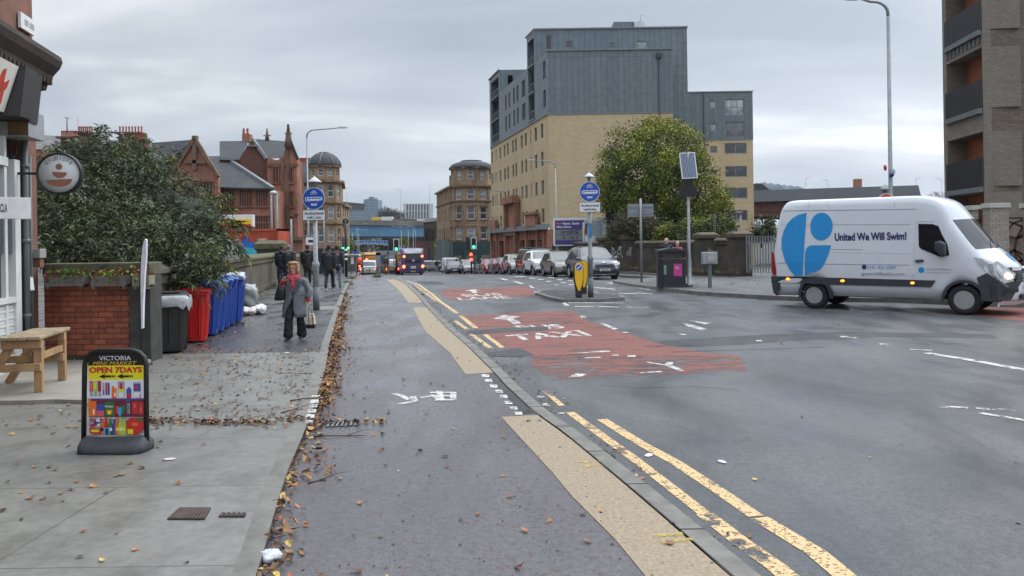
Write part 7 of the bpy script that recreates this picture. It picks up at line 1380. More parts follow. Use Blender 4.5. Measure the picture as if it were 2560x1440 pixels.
def tree(label, px_out, Y, depth, n, sizes, mats, trunk, name='tree', clump=.022, wts=None, loc=None, cat='tree', tone=None, ln=4, up=.2):
 us = [p[0] for p in px_out]; vs = [p[1] for p in px_out]; r = thing(name, label, cat, loc or (wx(sum(us)/len(us), Y), Y+depth/2, gz(Y))); k = MB(); c = 0; uc, vc = (min(us)+max(us))/2, (min(vs)+max(vs))/2; hu, hv_ = (max(us)-min(us))/2, (max(vs)-min(vs))/2; tries = 0; jj = hu*.06+2
 while c < n and tries < n*8:
  tries += 1
  u, v = rnd.uniform(min(us)-6, max(us)+6), rnd.uniform(min(vs)-6, max(vs)+6)
  if not inside(u+rnd.gauss(0, 1)*jj, v+rnd.gauss(0, 1)*jj, px_out): continue
  e = ((u-uc)/hu)**2+((v-vc)/hv_)**2; th = math.sqrt(max(.06, 1-min(e, 1)))*depth/2; y = rnd.uniform(-1, .6)*th; y = -th*abs(rnd.random())**.5 if rnd.random() < .65 else y
  g1 = mnoise.noise((u*clump, v*clump*1.2, y*.4));
  if g1 < -.14 and rnd.random() < .85: continue
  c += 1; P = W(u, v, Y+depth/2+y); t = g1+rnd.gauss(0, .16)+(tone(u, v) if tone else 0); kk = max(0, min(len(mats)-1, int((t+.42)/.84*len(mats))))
  s_ = rnd.uniform(*sizes)
  for j in range(ln):
   q = P+Vector((rnd.gauss(0, s_), rnd.gauss(0, s_), rnd.gauss(0, s_*.8))); a = Vector((rnd.gauss(0, 1), rnd.gauss(0, 1), rnd.gauss(up, .7))).normalized(); b = a.cross(Vector((rnd.gauss(0, 1), rnd.gauss(0, 1), rnd.gauss(0, 1)))).normalized(); k.add([q-a*s_*.6, q+b*s_*.32, q+a*s_*.6, q-b*s_*.32], [(0, 1, 2, 3)], kk)
 wb(k, 'crown', mats, r, fix=False); k = MB()
 for T in trunk: k.tube([W(u, v, Y+depth/2+dy) for u, v, dy in T[0]], T[1], 7)
 wb(k, 'trunk', [TW], r); return r
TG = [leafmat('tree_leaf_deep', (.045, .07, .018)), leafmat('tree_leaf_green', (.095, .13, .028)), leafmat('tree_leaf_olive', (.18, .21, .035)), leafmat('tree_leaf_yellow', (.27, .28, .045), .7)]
tr_out = [(1492, 470), (1498, 420), (1515, 372), (1545, 330), (1590, 308), (1640, 300), (1690, 305), (1716, 330), (1745, 345), (1760, 372), (1765, 410), (1780, 440), (1800, 470), (1822, 500), (1828, 540), (1820, 580), (1805, 600), (1760, 600), (1600, 600), (1545, 575), (1520, 545), (1500, 520), (1505, 500)]
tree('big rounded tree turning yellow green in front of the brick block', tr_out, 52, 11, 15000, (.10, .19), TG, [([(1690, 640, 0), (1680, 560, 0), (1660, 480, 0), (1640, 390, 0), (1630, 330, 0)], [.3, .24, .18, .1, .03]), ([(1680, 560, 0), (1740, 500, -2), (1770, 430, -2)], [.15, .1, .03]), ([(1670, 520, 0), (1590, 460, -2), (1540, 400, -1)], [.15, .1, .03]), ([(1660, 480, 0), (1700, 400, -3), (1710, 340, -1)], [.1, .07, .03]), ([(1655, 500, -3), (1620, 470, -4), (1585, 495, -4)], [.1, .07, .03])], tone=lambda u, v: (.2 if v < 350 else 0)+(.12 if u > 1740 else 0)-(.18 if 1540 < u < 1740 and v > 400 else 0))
BRM = [mat('bare_shrub_twig', (.10, .08, .055), .9, var=.3, vs=2, island=.8), leafmat('shrub_olive', (.08, .085, .03)), leafmat('shrub_green', (.07, .11, .03))]
tree('tangled brown bare shrub behind the wall below the black hoarding', [(1520, 606), (1525, 560), (1550, 535), (1590, 530), (1640, 545), (1655, 575), (1650, 606)], 50, 3, 1900, (.09, .16), BRM, [([(1590, 620, 0), (1590, 560, 0)], [.1, .03])], 'shrub', cat='shrub', tone=lambda u, v: -.2, up=1.2)
tree('low green shrubs growing over the wall right of the solar sign', [(1640, 604), (1660, 570), (1700, 560), (1760, 555), (1800, 545), (1832, 560), (1840, 590), (1825, 606)], 47, 2.5, 2200, (.09, .15), TG, [([(1740, 620, 0), (1740, 570, 0)], [.08, .03])], 'shrub', cat='shrub')
tree('ivy covered bush above the palisade fence beside the van', [(1880, 600), (1880, 560), (1895, 545), (1930, 548), (1940, 600)], 44, 2, 900, (.09, .14), BM_[:3], [([(1905, 620, 0), (1905, 570, 0)], [.08, .03])], 'shrub', cat='shrub')
tree('thin street tree with sparse yellowing leaves left of the corner tenement', [(1088, 645), (1092, 590), (1104, 562), (1118, 560), (1127, 580), (1127, 640), (1112, 655)], 140, 4, 1300, (.12, .26), TG[1:], [([(1110, 680, 0), (1110, 600, 0)], [.15, .05])], 'street_tree')
tree('small green tree behind the bus shelter under the flyover', [(862, 632), (866, 604), (878, 600), (884, 615), (880, 636)], 150, 4, 500, (.14, .28), TG, [([(873, 650, 0), (873, 610, 0)], [.15, .05])], 'street_tree')
tree('autumn tree seen beneath the flyover left of its brick abutment', [(1000, 636), (1000, 598), (1022, 597), (1024, 636)], 228, 4, 450, (.2, .4), TG, [([(1012, 650, 0), (1012, 610, 0)], [.2, .05])], 'street_tree')
tree('round dark treetops on the skyline between the tower and the white block', [(948, 545), (955, 527), (970, 523), (984, 533), (996, 530), (1008, 535), (1008, 546)], 650, 14, 700, (.8, 1.3), [leafmat('far_tree', (.035, .05, .03))], [([(975, 560, 0), (975, 535, 0)], [.5, .2])], 'distant_trees', cat='trees')
tree('dark tangle of trees behind the footbridge beneath the flyover', [(862, 640), (862, 596), (900, 592), (960, 593), (1000, 594), (1024, 600), (1024, 640)], 300, 8, 1300, (.5, 1.0), [leafmat('far_dark', (.03, .035, .025)), leafmat('far_brown', (.07, .06, .045)), leafmat('far_green', (.05, .065, .03))], [([(930, 660, 0), (930, 600, 0)], [.4, .2])], 'distant_trees', cat='trees')
r = thing('bare_tree', 'leafless tree tips above the works roof left of the brick flats', 'tree', (wx(2335, 60), 60, 0)); k = MB()
def twigs(p, d, l, rad, n):
 q = p+d*l; k.tube([p, q], [rad, rad*.6], 4, cap=False)
 if n: [twigs(q, (d+Vector((rnd.gauss(0, .5), rnd.gauss(0, .3), rnd.gauss(.05, .35)))).normalized(), l*.72, rad*.62, n-1) for _ in range(3)]
twigs(W(2338, 600, 60), Vector((0, 0, 1)), 1.25, .06, 5); wb(k, 'branches', [TW], r, fix=False)
gm = [leafmat('weed_green', (.07, .12, .03)), leafmat('weed_dry', (.16, .13, .06))]
def tuft(mb, c, n, h, mi=0):
 for _ in range(n): a = rnd.uniform(0, 6.28); d = Vector((math.cos(a), math.sin(a), 0)); L = h*rnd.uniform(.5, 1.1); b = c+d*rnd.uniform(0, h*.6); s = Vector((-d.y, d.x, 0))*.008; mb.add([b-s, b+s, b+d*L*.5+Vector((0, 0, L))], [(0, 1, 2)], mi if rnd.random() < .8 else 1)
for u, v, z, lb, n, h in [(1142, 0, 0, '', 0, 0), (862, 824-0, 0, '', 0, 0), (849, 771, .03, 'small grass tuft on the kerb beside the round sign pole', 90, .09), (852, 738, .03, 'grass tuft at the kerb edge by the farther leaf drift', 80, .10), (866, 708, .03, 'weeds on the kerb near the crest of the cycle lane', 120, .16), (1052, 738, RD, 'green weed in the road gutter beside the yellow lines', 60, .07), (880, 697, .03, 'low weeds by the foot of the banded crossing pole', 120, .2), (945, 694, 0, 'dry grass clump at the island tip left of the bus', 200, .25)]:
 if n: c = G(u, v, z); k = MB(); [tuft(k, Vector((rnd.gauss(0, .12), rnd.gauss(0, .12), 0)), 6, h) for _ in range(n//6)]; k.build('grass_tuft', gm, loc=c, label=lb, cat='weed', fix=False)
k = MB()
for i in range(90): u = rnd.choice((rnd.uniform(1560, 1735), rnd.uniform(1735, 1860))); p = wpt(u, -.15-rnd.random()*.35); tuft(k, Vector((p.x-.25, p.y-.25, .05)), 10, rnd.uniform(.12, .38), rnd.choice((0, 1)))
for i in range(40): y = rnd.uniform(27, 34); tuft(k, Vector((-9.3-.187*(y-26.2)+.1+rnd.random()*.4, y, PV)), 9, rnd.uniform(.1, .28))
for i in range(30): q = G(rnd.uniform(1700, 1900), rnd.uniform(694, 712), .05); tuft(k, q, 5, .06)
for i in range(14): tuft(k, Vector((wx(110+rnd.random()*230, 11.9)*.99, 11.86, .11)), 6, .07)
k.build('weeds', gm, fix=False, kind='stuff', label='weeds and grass growing along the foot of the walls', cat='weeds')
# ================================================================ vehicles
def resample(P, st):
 out = [P[0]]
 for a, b in zip(P, P[1:]):
  n = max(1, int(math.dist(a, b)/st)); out += [(a[0]+(b[0]-a[0])*i/n, a[1]+(b[1]-a[1])*i/n) for i in range(1, n+1)]
 return out
def smooth(P, k=2):
 for _ in range(k): P = [P[0]]+[((a[0]+2*b[0]+c[0])/4, (a[1]+2*b[1]+c[1])/4) for a, b, c in zip(P, P[1:], P[2:])]+[P[-1]]
 return P
CARGL = glassmat('car_glass', (.045, .055, .06), .04); CHROME = mat('chrome_grey', (.45, .46, .47), .25, .8, var=.05); LAMPC = mat('headlamp_lens', (.42, .44, .46), .12, var=.2, vs=12); TRIMK = mat('dark_body_trim', (.028, .03, .033), .6, var=.15); LAMPR = mat('tail_lens', (.30, .012, .012), .2, var=.1)
TAIL = emat('lit_tail_lamp', (1.0, .10, .03), 7); PLATEW = mat('number_plate_white', (.62, .63, .62), .4, var=.05); PLATEY = mat('number_plate_yellow', (.65, .45, .03), .4, var=.05)
ALLOY = mat('alloy_rim', (.40, .41, .42), .4, .5, var=.1)
class Car:
 def __init__(s, name, label, cat, prof, W_, belt, th, bow,  wheels, rw, tw, paint, glass_x, loc, rotz, sill=.24, clad=0, group=None, st=.11, roofm=None, bowz=0, gl_rear=None, lowm=None):
  s.big = st < .1; s.W, s.belt, s.th, s.bow, s.prof = W_/2, belt, th, bow, prof; s.xf = max(p[0] for p in prof); s.xb = min(p[0] for p in prof); s.r = thing(name, label, cat, loc, rotz, group); s.wheels, s.rw = wheels, rw
  U = smooth(resample(prof, st), 2); m = MB(); ra = rw+.07; rings = []
  def zl(x):
   z = sill
   for xw in wheels:
    if abs(x-xw) < ra: z = max(z, rw+math.sqrt(ra*ra-(x-xw)**2))
   return z
  F = [0, .12, .3, .5, .7, .84, .93, .98, 1]; ins = [.05, .0, 0, 0, 0, 0, .008, .03, .085]
  k0, k1 = s.xf-.06, s.xb+.06
  for x, z in U:
   xl = min(max(x, k1), k0); z0 = min(zl(xl), z-.01) if z > .3 else z-.02; R_ = []
   for f, i_ in zip(F, ins):
    zz_ = z0+(z-z0)*f; xx = xl+(x-xl)*f; R_.append((xx, s.w(xx, zz_)-i_*(1 if z-z0 > .5 else .6), zz_))
   cr = [(x, R_[-1][1]*c, z+.03*(1-c*c)*(1 if z > .9 else .4)) for c in (.6, .2, -.2, -.6)]
   rings.append([s.bw(p) for p in R_+cr+[(a, -b, c) for a, b, c in R_[::-1]]])
  n = len(rings[0]); k = len(rings)
  for i in range(k-1):
   for j in range(n):
    a, b = rings[i][j], rings[(i+1)][(j+1) % n]; c = ((a[0]+b[0])/2, (a[2]+b[2])/2); top = len(F)-1 <= j < n-len(F); mi = 0
    if top and any(g0 < (U[i][0]+U[i+1][0])/2 < g1 and c[1] > belt-.02 for g0, g1 in glass_x): mi = 1
    elif j == n-1: mi = 2
    elif c[1] < clad or (c[1] < clad+.18 and clad and any(abs(c[0]-xw) < ra+.06 for xw in wheels)): mi = 2
    q = [rings[i][j], rings[i][(j+1) % n], rings[i+1][(j+1) % n], rings[i+1][j]]; m.add(q, [(0, 1, 2, 3)], mi, True)
  m.add(rings[0], [tuple(range(n))], 2); m.add(rings[-1], [tuple(range(n))[::-1]], 2)
  m.build('body', [paint, CARGL, lowm or TRIMK], s.r)
  m = MB(); m.box(s.xb+.25, s.xf-.25, -s.W*.62, s.W*.62, sill-.04, .62); m.build('underbody', [BLACK], s.r)
  for xw in wheels:
   for sd in (-1, 1):
    M_ = Matrix.Translation((xw, sd*(s.W-tw/2-.03), rw)) @ Matrix.Rotation(R(-90*sd), 4, 'X'); m = MB(); h = tw/2
    m.lathe([(rw*.60, -h), (rw*.94, -h), (rw, -h*.7), (rw, h*.7), (rw*.95, h), (rw*.64, h*1.0), (rw*.6, h*.8), (rw*.60, -h)], 26, 0, M_, cap=False); t = m.build('wheel', [RUBBER], s.r)
    m = MB(); m.lathe([(rw*.62, h*.9), (rw*.58, h*.75), (rw*.52, h*.2), (rw*.18, h*.15), (rw*.16, h*.5), (.001, h*.55)], 20, 0, M_); m.lathe([(rw*.22, h*.26), (rw*.50, h*.42)], 20, 1, M_, cap=False)
    for i in range(5 if rw < .34 else 8): a = 2*math.pi*i/(5 if rw < .34 else 8); p0 = M_ @ Vector((rw*.14*math.cos(a), rw*.14*math.sin(a), h*.45)); p1 = M_ @ Vector((rw*.6*math.cos(a), rw*.6*math.sin(a), h*.72)); m.bar(p0, p1, rw*.10, .03, 0, up=(0, 1, 0))
    m.build('rim', [ALLOY, mat('rim_dark', (.06, .06, .062), .5)], t)
 def w(s, x, z):
  w = s.W-max(0, z-s.belt)*s.th-max(0, .45-z)*.08; return w-.10*max(0, (x-s.xf+.9)/.9)**2*.8-.08*max(0, (s.xb+.8-x)/.8)**2
 def bf(s, x, z): cl = lambda q: max(0, min(1, q)); return max(cl((x-(s.xf-2.2))/1.1)*cl((z-.95)/.45), cl((x-(s.xf-.8))/.75))
 def bw(s, p):
  x, y, z = p; t = abs(y)/s.W; b = s.bow;
  if s.big and x > 0: x -= b*t**2.6*s.bf(x, z)
  elif x > 0: x -= b*t**2.6*max(0, min(1, (x-(s.xf-1.5))/1.2))
  else: x += b*.5*t**2.6*max(0, min(1, ((s.xb+1.3)-x)/1.2))
  return (x, y, z)
 def decal(s, name, poly, m, sd, off=.008):
  import bmesh
  bm = bmesh.new(); bm.faces.new([bm.verts.new((x, 0, z)) for x, z in poly])
  for ax in (0, 2):
   c = [p[0] for p in poly] if ax == 0 else [p[1] for p in poly]; t = min(c)+.12
   while t < max(c): n_ = [0, 0, 0]; n_[ax] = 1; q = [0, 0, 0]; q[ax] = t; bmesh.ops.bisect_plane(bm, geom=bm.verts[:]+bm.edges[:]+bm.faces[:], plane_co=q, plane_no=n_); t += .12
  for v_ in bm.verts: v_.co = s.bw((v_.co.x, sd*(s.w(v_.co.x, v_.co.z)+off), v_.co.z))
  me = bpy.data.meshes.new(name); bm.to_mesh(me); bm.free(); me.materials.append(m); o = bpy.data.objects.new(name, me); COL.objects.link(o); o.parent = s.r; return o
 def side(s, name, poly, m, sd, off=.012, th=.03, mi=0):
  k = MB(); P = resample(list(poly)+[poly[0]], .25)[:-1]; A = [s.bw((x, sd*(s.w(x, z)+off), z)) for x, z in P]; B = [s.bw((x, sd*(s.w(x, z)+off-th), z)) for x, z in P]; n = len(P)
  k.add(A+B, [tuple(range(n)), tuple(range(2*n-1, n-1, -1))]+[(i, n+i, n+(i+1) % n, (i+1) % n) for i in range(n)]); return k.build(name, [m], s.r)
 def xend(s, z, front):
  h = [p for p in s.prof if (p[0] > s.xf-.9 if front else p[0] < s.xb+.9)]; h = h if front else h[::-1]
  for a, b in zip(h, h[1:]):
   if a[1] <= z <= b[1]: return a[0]+(b[0]-a[0])*(z-a[1])/max(1e-6, b[1]-a[1])
  return h[-1][0] if z > h[-1][1] else h[0][0]
 def end(s, name, poly, m, front=True, off=.02, th=.05):
  k = MB(); sg = 1 if front else -1; P = resample(list(poly)+[poly[0]], .2)[:-1]; n = len(P); A = [s.bw((s.xend(z, front)+sg*off, y, z)) for y, z in P]; B = [(x-sg*th, y, z) for x, y, z in A]
  k.add(A+B, [tuple(range(n)), tuple(range(2*n-1, n-1, -1))]+[(i, n+i, n+(i+1) % n, (i+1) % n) for i in range(n)]); return k.build(name, [m], s.r)
 def both(s, name, poly, m, front=True, **k): s.end(name, poly, m, front, **k); s.end(name, [(-y, z) for y, z in poly], m, front, **k)
 def box(s, name, x0, x1, y0, y1, z0, z1, m, bv=.03): k = MB(); k.box(x0, x1, y0, y1, z0, z1); return k.build(name, [m], s.r, bevel=bv)
def carprof(L, H, zh, xw, x0, x1, xt, zt, nose=.1): h = L/2; return [(h-.08, .2), (h-.01, .32), (h, .5), (h-.03, zh-.25), (h-nose-.05, zh-.08), (h-nose-.3, zh), (xw, zh+.08), (x0, H-.05), (x0-.45, H), (x1+.3, H-.01), (x1, H-.05), (xt, zt), (-h+.04, zt-.15), (-h, .55), (-h+.02, .35), (-h+.08, .22)]
def rect(y0, y1, z0, z1): return [(y0, z0), (y1, z0), (y1, z1), (y0, z1)]
def car(name, label, kind, paint, loc, rotz, lit=0, plate='', group=None, clad=None):
 K = dict(suv=(4.2, 1.65, 1.0, .95, .25, -1.35, -1.85, 1.05, 1.80, .98), hatch=(4.0, 1.5, .9, .95, .1, -1.3, -1.8, .95, 1.74, .90), mpv=(4.3, 1.62, .95, 1.25, .3, -1.5, -1.95, 1.0, 1.8, .96), van=(4.9, 1.95, 1.12, 1.7, 1.0, -2.3, -2.38, 1.2, 1.92, 1.1), saloon=(4.5, 1.46, .9, .9, .15, -1.0, -1.6, 1.0, 1.8, .9))[kind]
 L, H, zh, xw, x0, x1, xt, zt, W_, belt = K; h = L/2; cl = clad if clad is not None else (.42 if kind == 'suv' else .30); rw = .34 if kind in ('suv', 'van') else .31
 c = Car(name, label, 'van' if kind == 'van' else 'car', carprof(L, H, zh, xw, x0, x1, xt, zt), W_, belt, .32 if kind != 'van' else .12, .22, (h-.82, -h+.78), rw, .22, paint, [(x0+.03, xw-.03)]+([(xt+.02, x1-.04)]), loc, rotz, clad=cl, group=group)
 w2 = W_/2;
 for sd in (-1, 1):
  xs = xw-.22
  if kind == 'van': c.side('side_window', [(xs-.15, belt+.1), (x0-.55, belt+.1), (x0-.55, H-.25), (x0-.1, H-.25)], CARGL, sd)
  else: c.side('side_window', [(xs, belt+.02), (.0, belt+.02), (.0, H-.11), (x0-.12, H-.12)], CARGL, sd); c.side('side_window', [(-.06, belt+.02), (xt+.35, belt+.04), (x1+.15, H-.17), (-.06, H-.11)], CARGL, sd)
  c.side('wheel_arch_trim', [(h-.82+(rw+.07+t)*math.cos(R(a)), rw+(rw+.07+t)*math.sin(R(a))) for t, A in ((0, range(0, 181, 20)), (.05, range(180, -1, -20))) for a in A], TRIMK, sd, .008)
  k = MB(); k.ell((xw-.15, sd*(w2+.10), belt+.08), (.07, .11, .08), 0, 10, 6); k.build('mirror', [paint if kind != 'van' else TRIMK], c.r)
 c.both('headlight', [(w2*.55, zh-.27), (w2*.96, zh-.24), (w2*.97, zh-.10), (w2*.62, zh-.15)], LAMPC, off=.015)
 c.end('grille', [(-w2*.5, zh-.36), (w2*.5, zh-.36), (w2*.52, zh-.22), (-w2*.52, zh-.22)], BLACK); c.end('bumper_intake', rect(-w2*.6, w2*.6, .30, .42), BLACK); c.end('number_plate', rect(-.26, .26, .46, .57), PLATEW, off=.035)
 c.both('tail_light', [(w2*.72, zt-.35), (w2*.97, zt-.35), (w2*.97, zt-.06), (w2*.74, zt-.10)] if kind != 'van' else rect(w2*.84, w2*.98, .9, 1.5), TAIL if lit else LAMPR, False, off=.02)
 c.end('rear_plate', rect(-.26, .26, .62, .73), PLATEY, False, off=.03)
 if plate: text(plate, SBK, c.r, Matrix(((0, 0, 1, c.xf+.045), (1, 0, 0, 0), (0, 1, 0, .515), (0, 0, 0, 1))), 1, .02, w=.42, h=.07)
 return c
def at(u, Y, up=0): return (wx(u, Y), Y, RD+gz(Y)+up)
SV = mat('silver_paint', (.30, .31, .31), .3, .5, var=.04, coat=.5); GRP = mat('grey_blue_paint', (.10, .115, .135), .3, .4, var=.04, coat=.6); WPT = mat('white_car_paint', (.68, .70, .72), .3, var=.03, coat=.5); BPT = mat('black_car_paint', (.015, .015, .017), .25, var=.1, coat=.6); RPT = mat('red_car_paint', (.42, .02, .025), .3, var=.05, coat=.6); DRP = mat('dark_red_car_paint', (.10, .012, .02), .3, var=.05, coat=.6); DBL = mat('dark_navy_car_paint', (.02, .024, .035), .3, var=.05, coat=.6)
HD = R(-78)    # nose toward the camera, parallel to the street
def park(u, Y, off=2.05): x, y = wx(u, Y), Y; return (x-.2*off, y+off, RD+gz(y+off))
c = car('parked_car', 'grey blue crossover with black cladding, nearest of the parked row', 'suv', GRP, park(1510, 38.3), HD, plate='KS68 BXO', group=None, clad=.5)
c.end('lower_trim', rect(-.55, .55, .27, .33), CHROME, off=.03); c.both('fog_lamp', [(.62+.1*math.cos(a), .66+.1*math.sin(a)) for a in [i*.63 for i in range(10)]], LAMPC, off=.03); k = MB(); [k.tube([(.2, s_*.62, 1.60), (.05, s_*.62, 1.69), (-1.2, s_*.62, 1.69), (-1.35, s_*.62, 1.6)], .02, 6) for s_ in (-1, 1)]; k.build('roof_rails', [TRIMK], c.r); c.end('emblem', [(-.1, .84), (0, .88), (.1, .84), (0, .95)], CHROME, off=.03)
car('parked_car', 'silver grey hatchback parked second in the row behind the taxi sign', 'hatch', mat('warm_grey_paint', (.22, .215, .20), .3, .4, var=.04, coat=.5), park(1426, 44.3), HD)
car('parked_car', 'white crossover parked between the silver hatchback and the black van', 'suv', WPT, park(1370, 50), HD, clad=.45)
c = car('parked_van', 'black van facing away with its red tail lamp in the parked row', 'van', BPT, park(1352, 55, 2.4), HD+math.pi, clad=.2); c.box('roof_load', -2, .9, -.8, .8, 1.98, 2.02, TRIMK, .02)
car('parked_car', 'silver four wheel drive parked behind the black van', 'suv', SV, park(1303, 61.5), HD, clad=.5)
car('parked_car', 'dark red hatchback parked between the silver and the navy car', 'hatch', DRP, park(1277, 67), HD); car('parked_car', 'dark navy car parked between two red cars', 'hatch', DBL, park(1259, 71.5), HD); car('parked_car', 'bright red hatchback at the far end of the parked row', 'hatch', RPT, park(1236, 75.5), HD)
car('waiting_van', 'small silver white van waiting leftmost at the traffic lights', 'van', WPT, park(1131, 96), HD); car('waiting_car', 'dark small car waiting in front of the silver white van', 'hatch', DBL, park(1139, 88), HD+R(-4)); car('waiting_car', 'silver people carrier waiting behind the red signal lamps', 'mpv', SV, park(1178, 86), HD)
up_ = HD+math.pi
car('moving_car', 'white hatchback with lit brake lamps right of the cyclist', 'suv', WPT, (wx(925, 84), 84, RD+gz(84)), up_-R(8), 1); car('moving_car', 'red tailed dark car queueing left of the purple bus', 'hatch', DRP, (wx(978, 92), 92, RD+gz(92)), up_, 1); car('moving_van', 'pale van queueing directly behind the dark car beside the bus', 'van', WPT, (wx(986, 103), 103, RD+gz(103)), up_, 1)
far = [(908, 120, 'van', WPT, 1), (921, 150, 'hatch', RPT, 1), (930, 135, 'suv', SV, 1), (912, 165, 'suv', DBL, 1), (941, 170, 'hatch', WPT, 0), (925, 200, 'mpv', SV, 1), (936, 225, 'suv', WPT, 0), (950, 190, 'hatch', DRP, 1), (958, 240, 'hatch', SV, 0), (915, 250, 'suv', WPT, 1), (943, 290, 'van', WPT, 0), (926, 310, 'hatch', RPT, 1)]
for u, Y, kd, pm, li in far: car('distant_car', 'small distant vehicle in the queue running under the flyover', kd, pm, (wx(u, Y), Y, RD+gz(Y)), up_ if li else HD, li, group='distant queue of traffic')
car('distant_car', 'silver car parked on the far side street right of the bus', 'suv', SV, (wx(1075, 112), 114, RD+gz(112)), R(10)); car('distant_car', 'white car parked on the far side street behind the walking man', 'mpv', WPT, (wx(1092, 118), 120, RD+gz(118)), R(8))
def bus(label, u, Y, paint, W_=2.5, H=3.05, L=11, dark=None, lamps=1):
 z = RD+gz(Y+L/2); h = L/2; x0 = wx(u, Y); c = Car('bus', label, 'bus', [(h-.05, .3), (h, 1), (h-.05, H-.5), (h-.35, H-.05), (h-.8, H), (-h+.7, H), (-h+.25, H-.12), (-h+.05, H-.7), (-h, 1.0), (-h+.02, .5), (-h+.08, .34)], W_, 3, .1, .12, (h-2.6, -h+2.6), .48, .3, paint, [], (x0-.2*h, Y+h, z), up_, sill=.34, clad=.40, st=.3)
 for sd in (-1, 1): c.side('window_band', [(h-.4, 1.25), (-h+.8, 1.45), (-h+.8, H-.55), (h-.4, H-.5)], CARGL, sd)
 return c
PUR = mat('bus_purple', (.085, .06, .23), .35, var=.08, coat=.5)
c = bus('purple single decker bus with bright brake lamps seen from behind', 1031, 85, PUR); w = 1.25; h = 5.5
c.end('rear_window', rect(-.95, .95, 1.9, 2.45), mat('bus_rear_dark', (.05, .045, .06), .4), False); c.end('roof_shroud', [(-1.0, 2.5), (1.0, 2.5), (.92, 3.0), (-.92, 3.0)], mat('bus_roof_pale', (.45, .47, .50), .4), False, off=.10); c.end('grille_panel', rect(-.9, .9, 1.42, 1.85), BLACK, False, off=.03); c.end('lower_panel', rect(-.8, .8, .72, 1.25), mat('bus_panel', (.07, .06, .10), .5), False, off=.03)
c.both('tail_light', [(.98+.13*math.cos(a), 2.18+.13*math.sin(a)) for a in [i*.63 for i in range(10)]], TAIL, False, off=.08); c.both('tail_light', [(1.03+.15*math.cos(a), 1.08+.17*math.sin(a)) for a in [i*.63 for i in range(10)]], TAIL, False, off=.08); c.end('number_plate', rect(-.25, .3, .48, .60), PLATEY, False, off=.06); c.end('web_panel', rect(-.28, .28, .86, .98), SWH, False, off=.06); c.end('web_panel', rect(-.28, .28, 1.02, 1.13), SWH, False, off=.06)
text('75', SWH, c.r, Matrix(((0, 0, -1, -h-.06), (-1, 0, 0, 0), (0, 1, 0, 1.72), (0, 0, 0, 1))), 1, .05, w=.3, h=.2)
YB_ = mat('bus_orange', (.55, .25, .02), .4); c = bus('dark backed orange bus queueing farther down the street', 928, 118, YB_, lamps=1); c.end('rear_window', rect(-1.1, 1.1, .9, 2.8), mat('bus_rear_dark', (.03, .02, .03), .4), False); c.both('tail_light', rect(.8, 1.05, 1.0, 1.35), TAIL, False, off=.06); c.both('tail_light', rect(.65, .95, 1.9, 2.2), TAIL, False, off=.06)
c = bus('blue grey bus partly hidden behind the advert totem', 976, 108, mat('bus_grey', (.2, .22, .25), .4)); c.end('rear_window', rect(-1.1, 1.1, 1.4, 2.8), BLACK, False); c.both('tail_light', rect(.8, 1.05, 1.0, 1.3), TAIL, False, off=.06)
# ================================================================ the big white van
VP = R(-40); VR = Vector((.3877*20.8, 20.8)); vd = Vector((math.cos(VP), math.sin(VP))); vn = Vector((math.sin(VP), -math.cos(VP)))
WB = 3.5; VO = VR+vd*WB/2-vn*.88
VWP = mat('van_white_paint', (.66, .69, .73), .28, var=.03, coat=.7)
prof = [(2.80, .24), (2.88, .36), (2.9, .6), (2.87, .92), (2.81, 1.10), (2.70, 1.22), (2.44, 1.47), (2.34, 1.55), (1.82, 2.25), (1.74, 2.37), (1.52, 2.68), (1.22, 2.82), (.7, 2.88), (-2.4, 2.90), (-2.62, 2.87), (-2.80, 2.60), (-3.02, 1.5), (-3.08, .6), (-3.06, .42), (-3.0, .32)]
v = Car('panel_van', 'large white high roofed panel van with blue dot logo and United We Will Swim lettering', 'van', prof, 2.02, 1.25, .085, .5, (WB/2, -WB/2), .355, .25, VWP, [(1.83, 2.32)], (VO.x, VO.y, RD), VP, sill=.36, clad=0, st=.09)
n3 = Vector((vn.x, vn.y, 0)); P0 = Vector((VO.x, VO.y, RD))+n3*1.0
def LV(px, y_, ox=1880, oy=440, s_=3.765):   # enlarged picture point on the near side -> van length and height
 u, w_ = ox+px/s_, oy+y_/s_; d = W(u, w_, 1)-Vector((0, 0, EYE)); o = Vector((0, 0, EYE)); t = (P0-o).dot(n3)/d.dot(n3); q = o+d*t-Vector((VO.x, VO.y, RD)); X_ = q.x*vd.x+q.y*vd.y; x_ = X_
 for _ in range(6): x_ = X_+(.38*v.bf(x_, q.z) if x_ > 0 else 0)
 return (x_, q.z)
def LP(*c): return [LV(c[i], c[i+1]) for i in range(0, len(c), 2)]
CB = mat('logo_blue', (.02, .27, .62), .35, var=.04); NV = mat('lettering_navy', (.035, .04, .16), .4, var=.05); BT = mat('van_black_trim', (.035, .037, .045), .6, var=.15, vs=6); LN = mat('body_crease', (.30, .34, .38), .5, var=.05)
NS = -1
def arcz(cx, cy, rx, ry, a0, a1, n=18): return [LV(cx+rx*math.cos(R(a0+(a1-a0)*i/n)), cy-ry*math.sin(R(a0+(a1-a0)*i/n))) for i in range(n+1)]
v.decal('logo_left_half', LP(455, 938, 360, 940)+[LV(*p) for p in [(290, 870), (240, 780), (212, 690), (210, 600), (235, 520), (275, 450), (330, 400), (400, 365), (492, 345)]], CB, NS)
v.decal('logo_dot', arcz(645, 475, 108, 131, 0, 342), CB, NS)
v.decal('logo_lower_quarter', LP(742, 652, 545, 652, 505, 672, 482, 715, 480, 938, 520, 925, 590, 900, 640, 885, 680, 830, 715, 755), CB, NS)
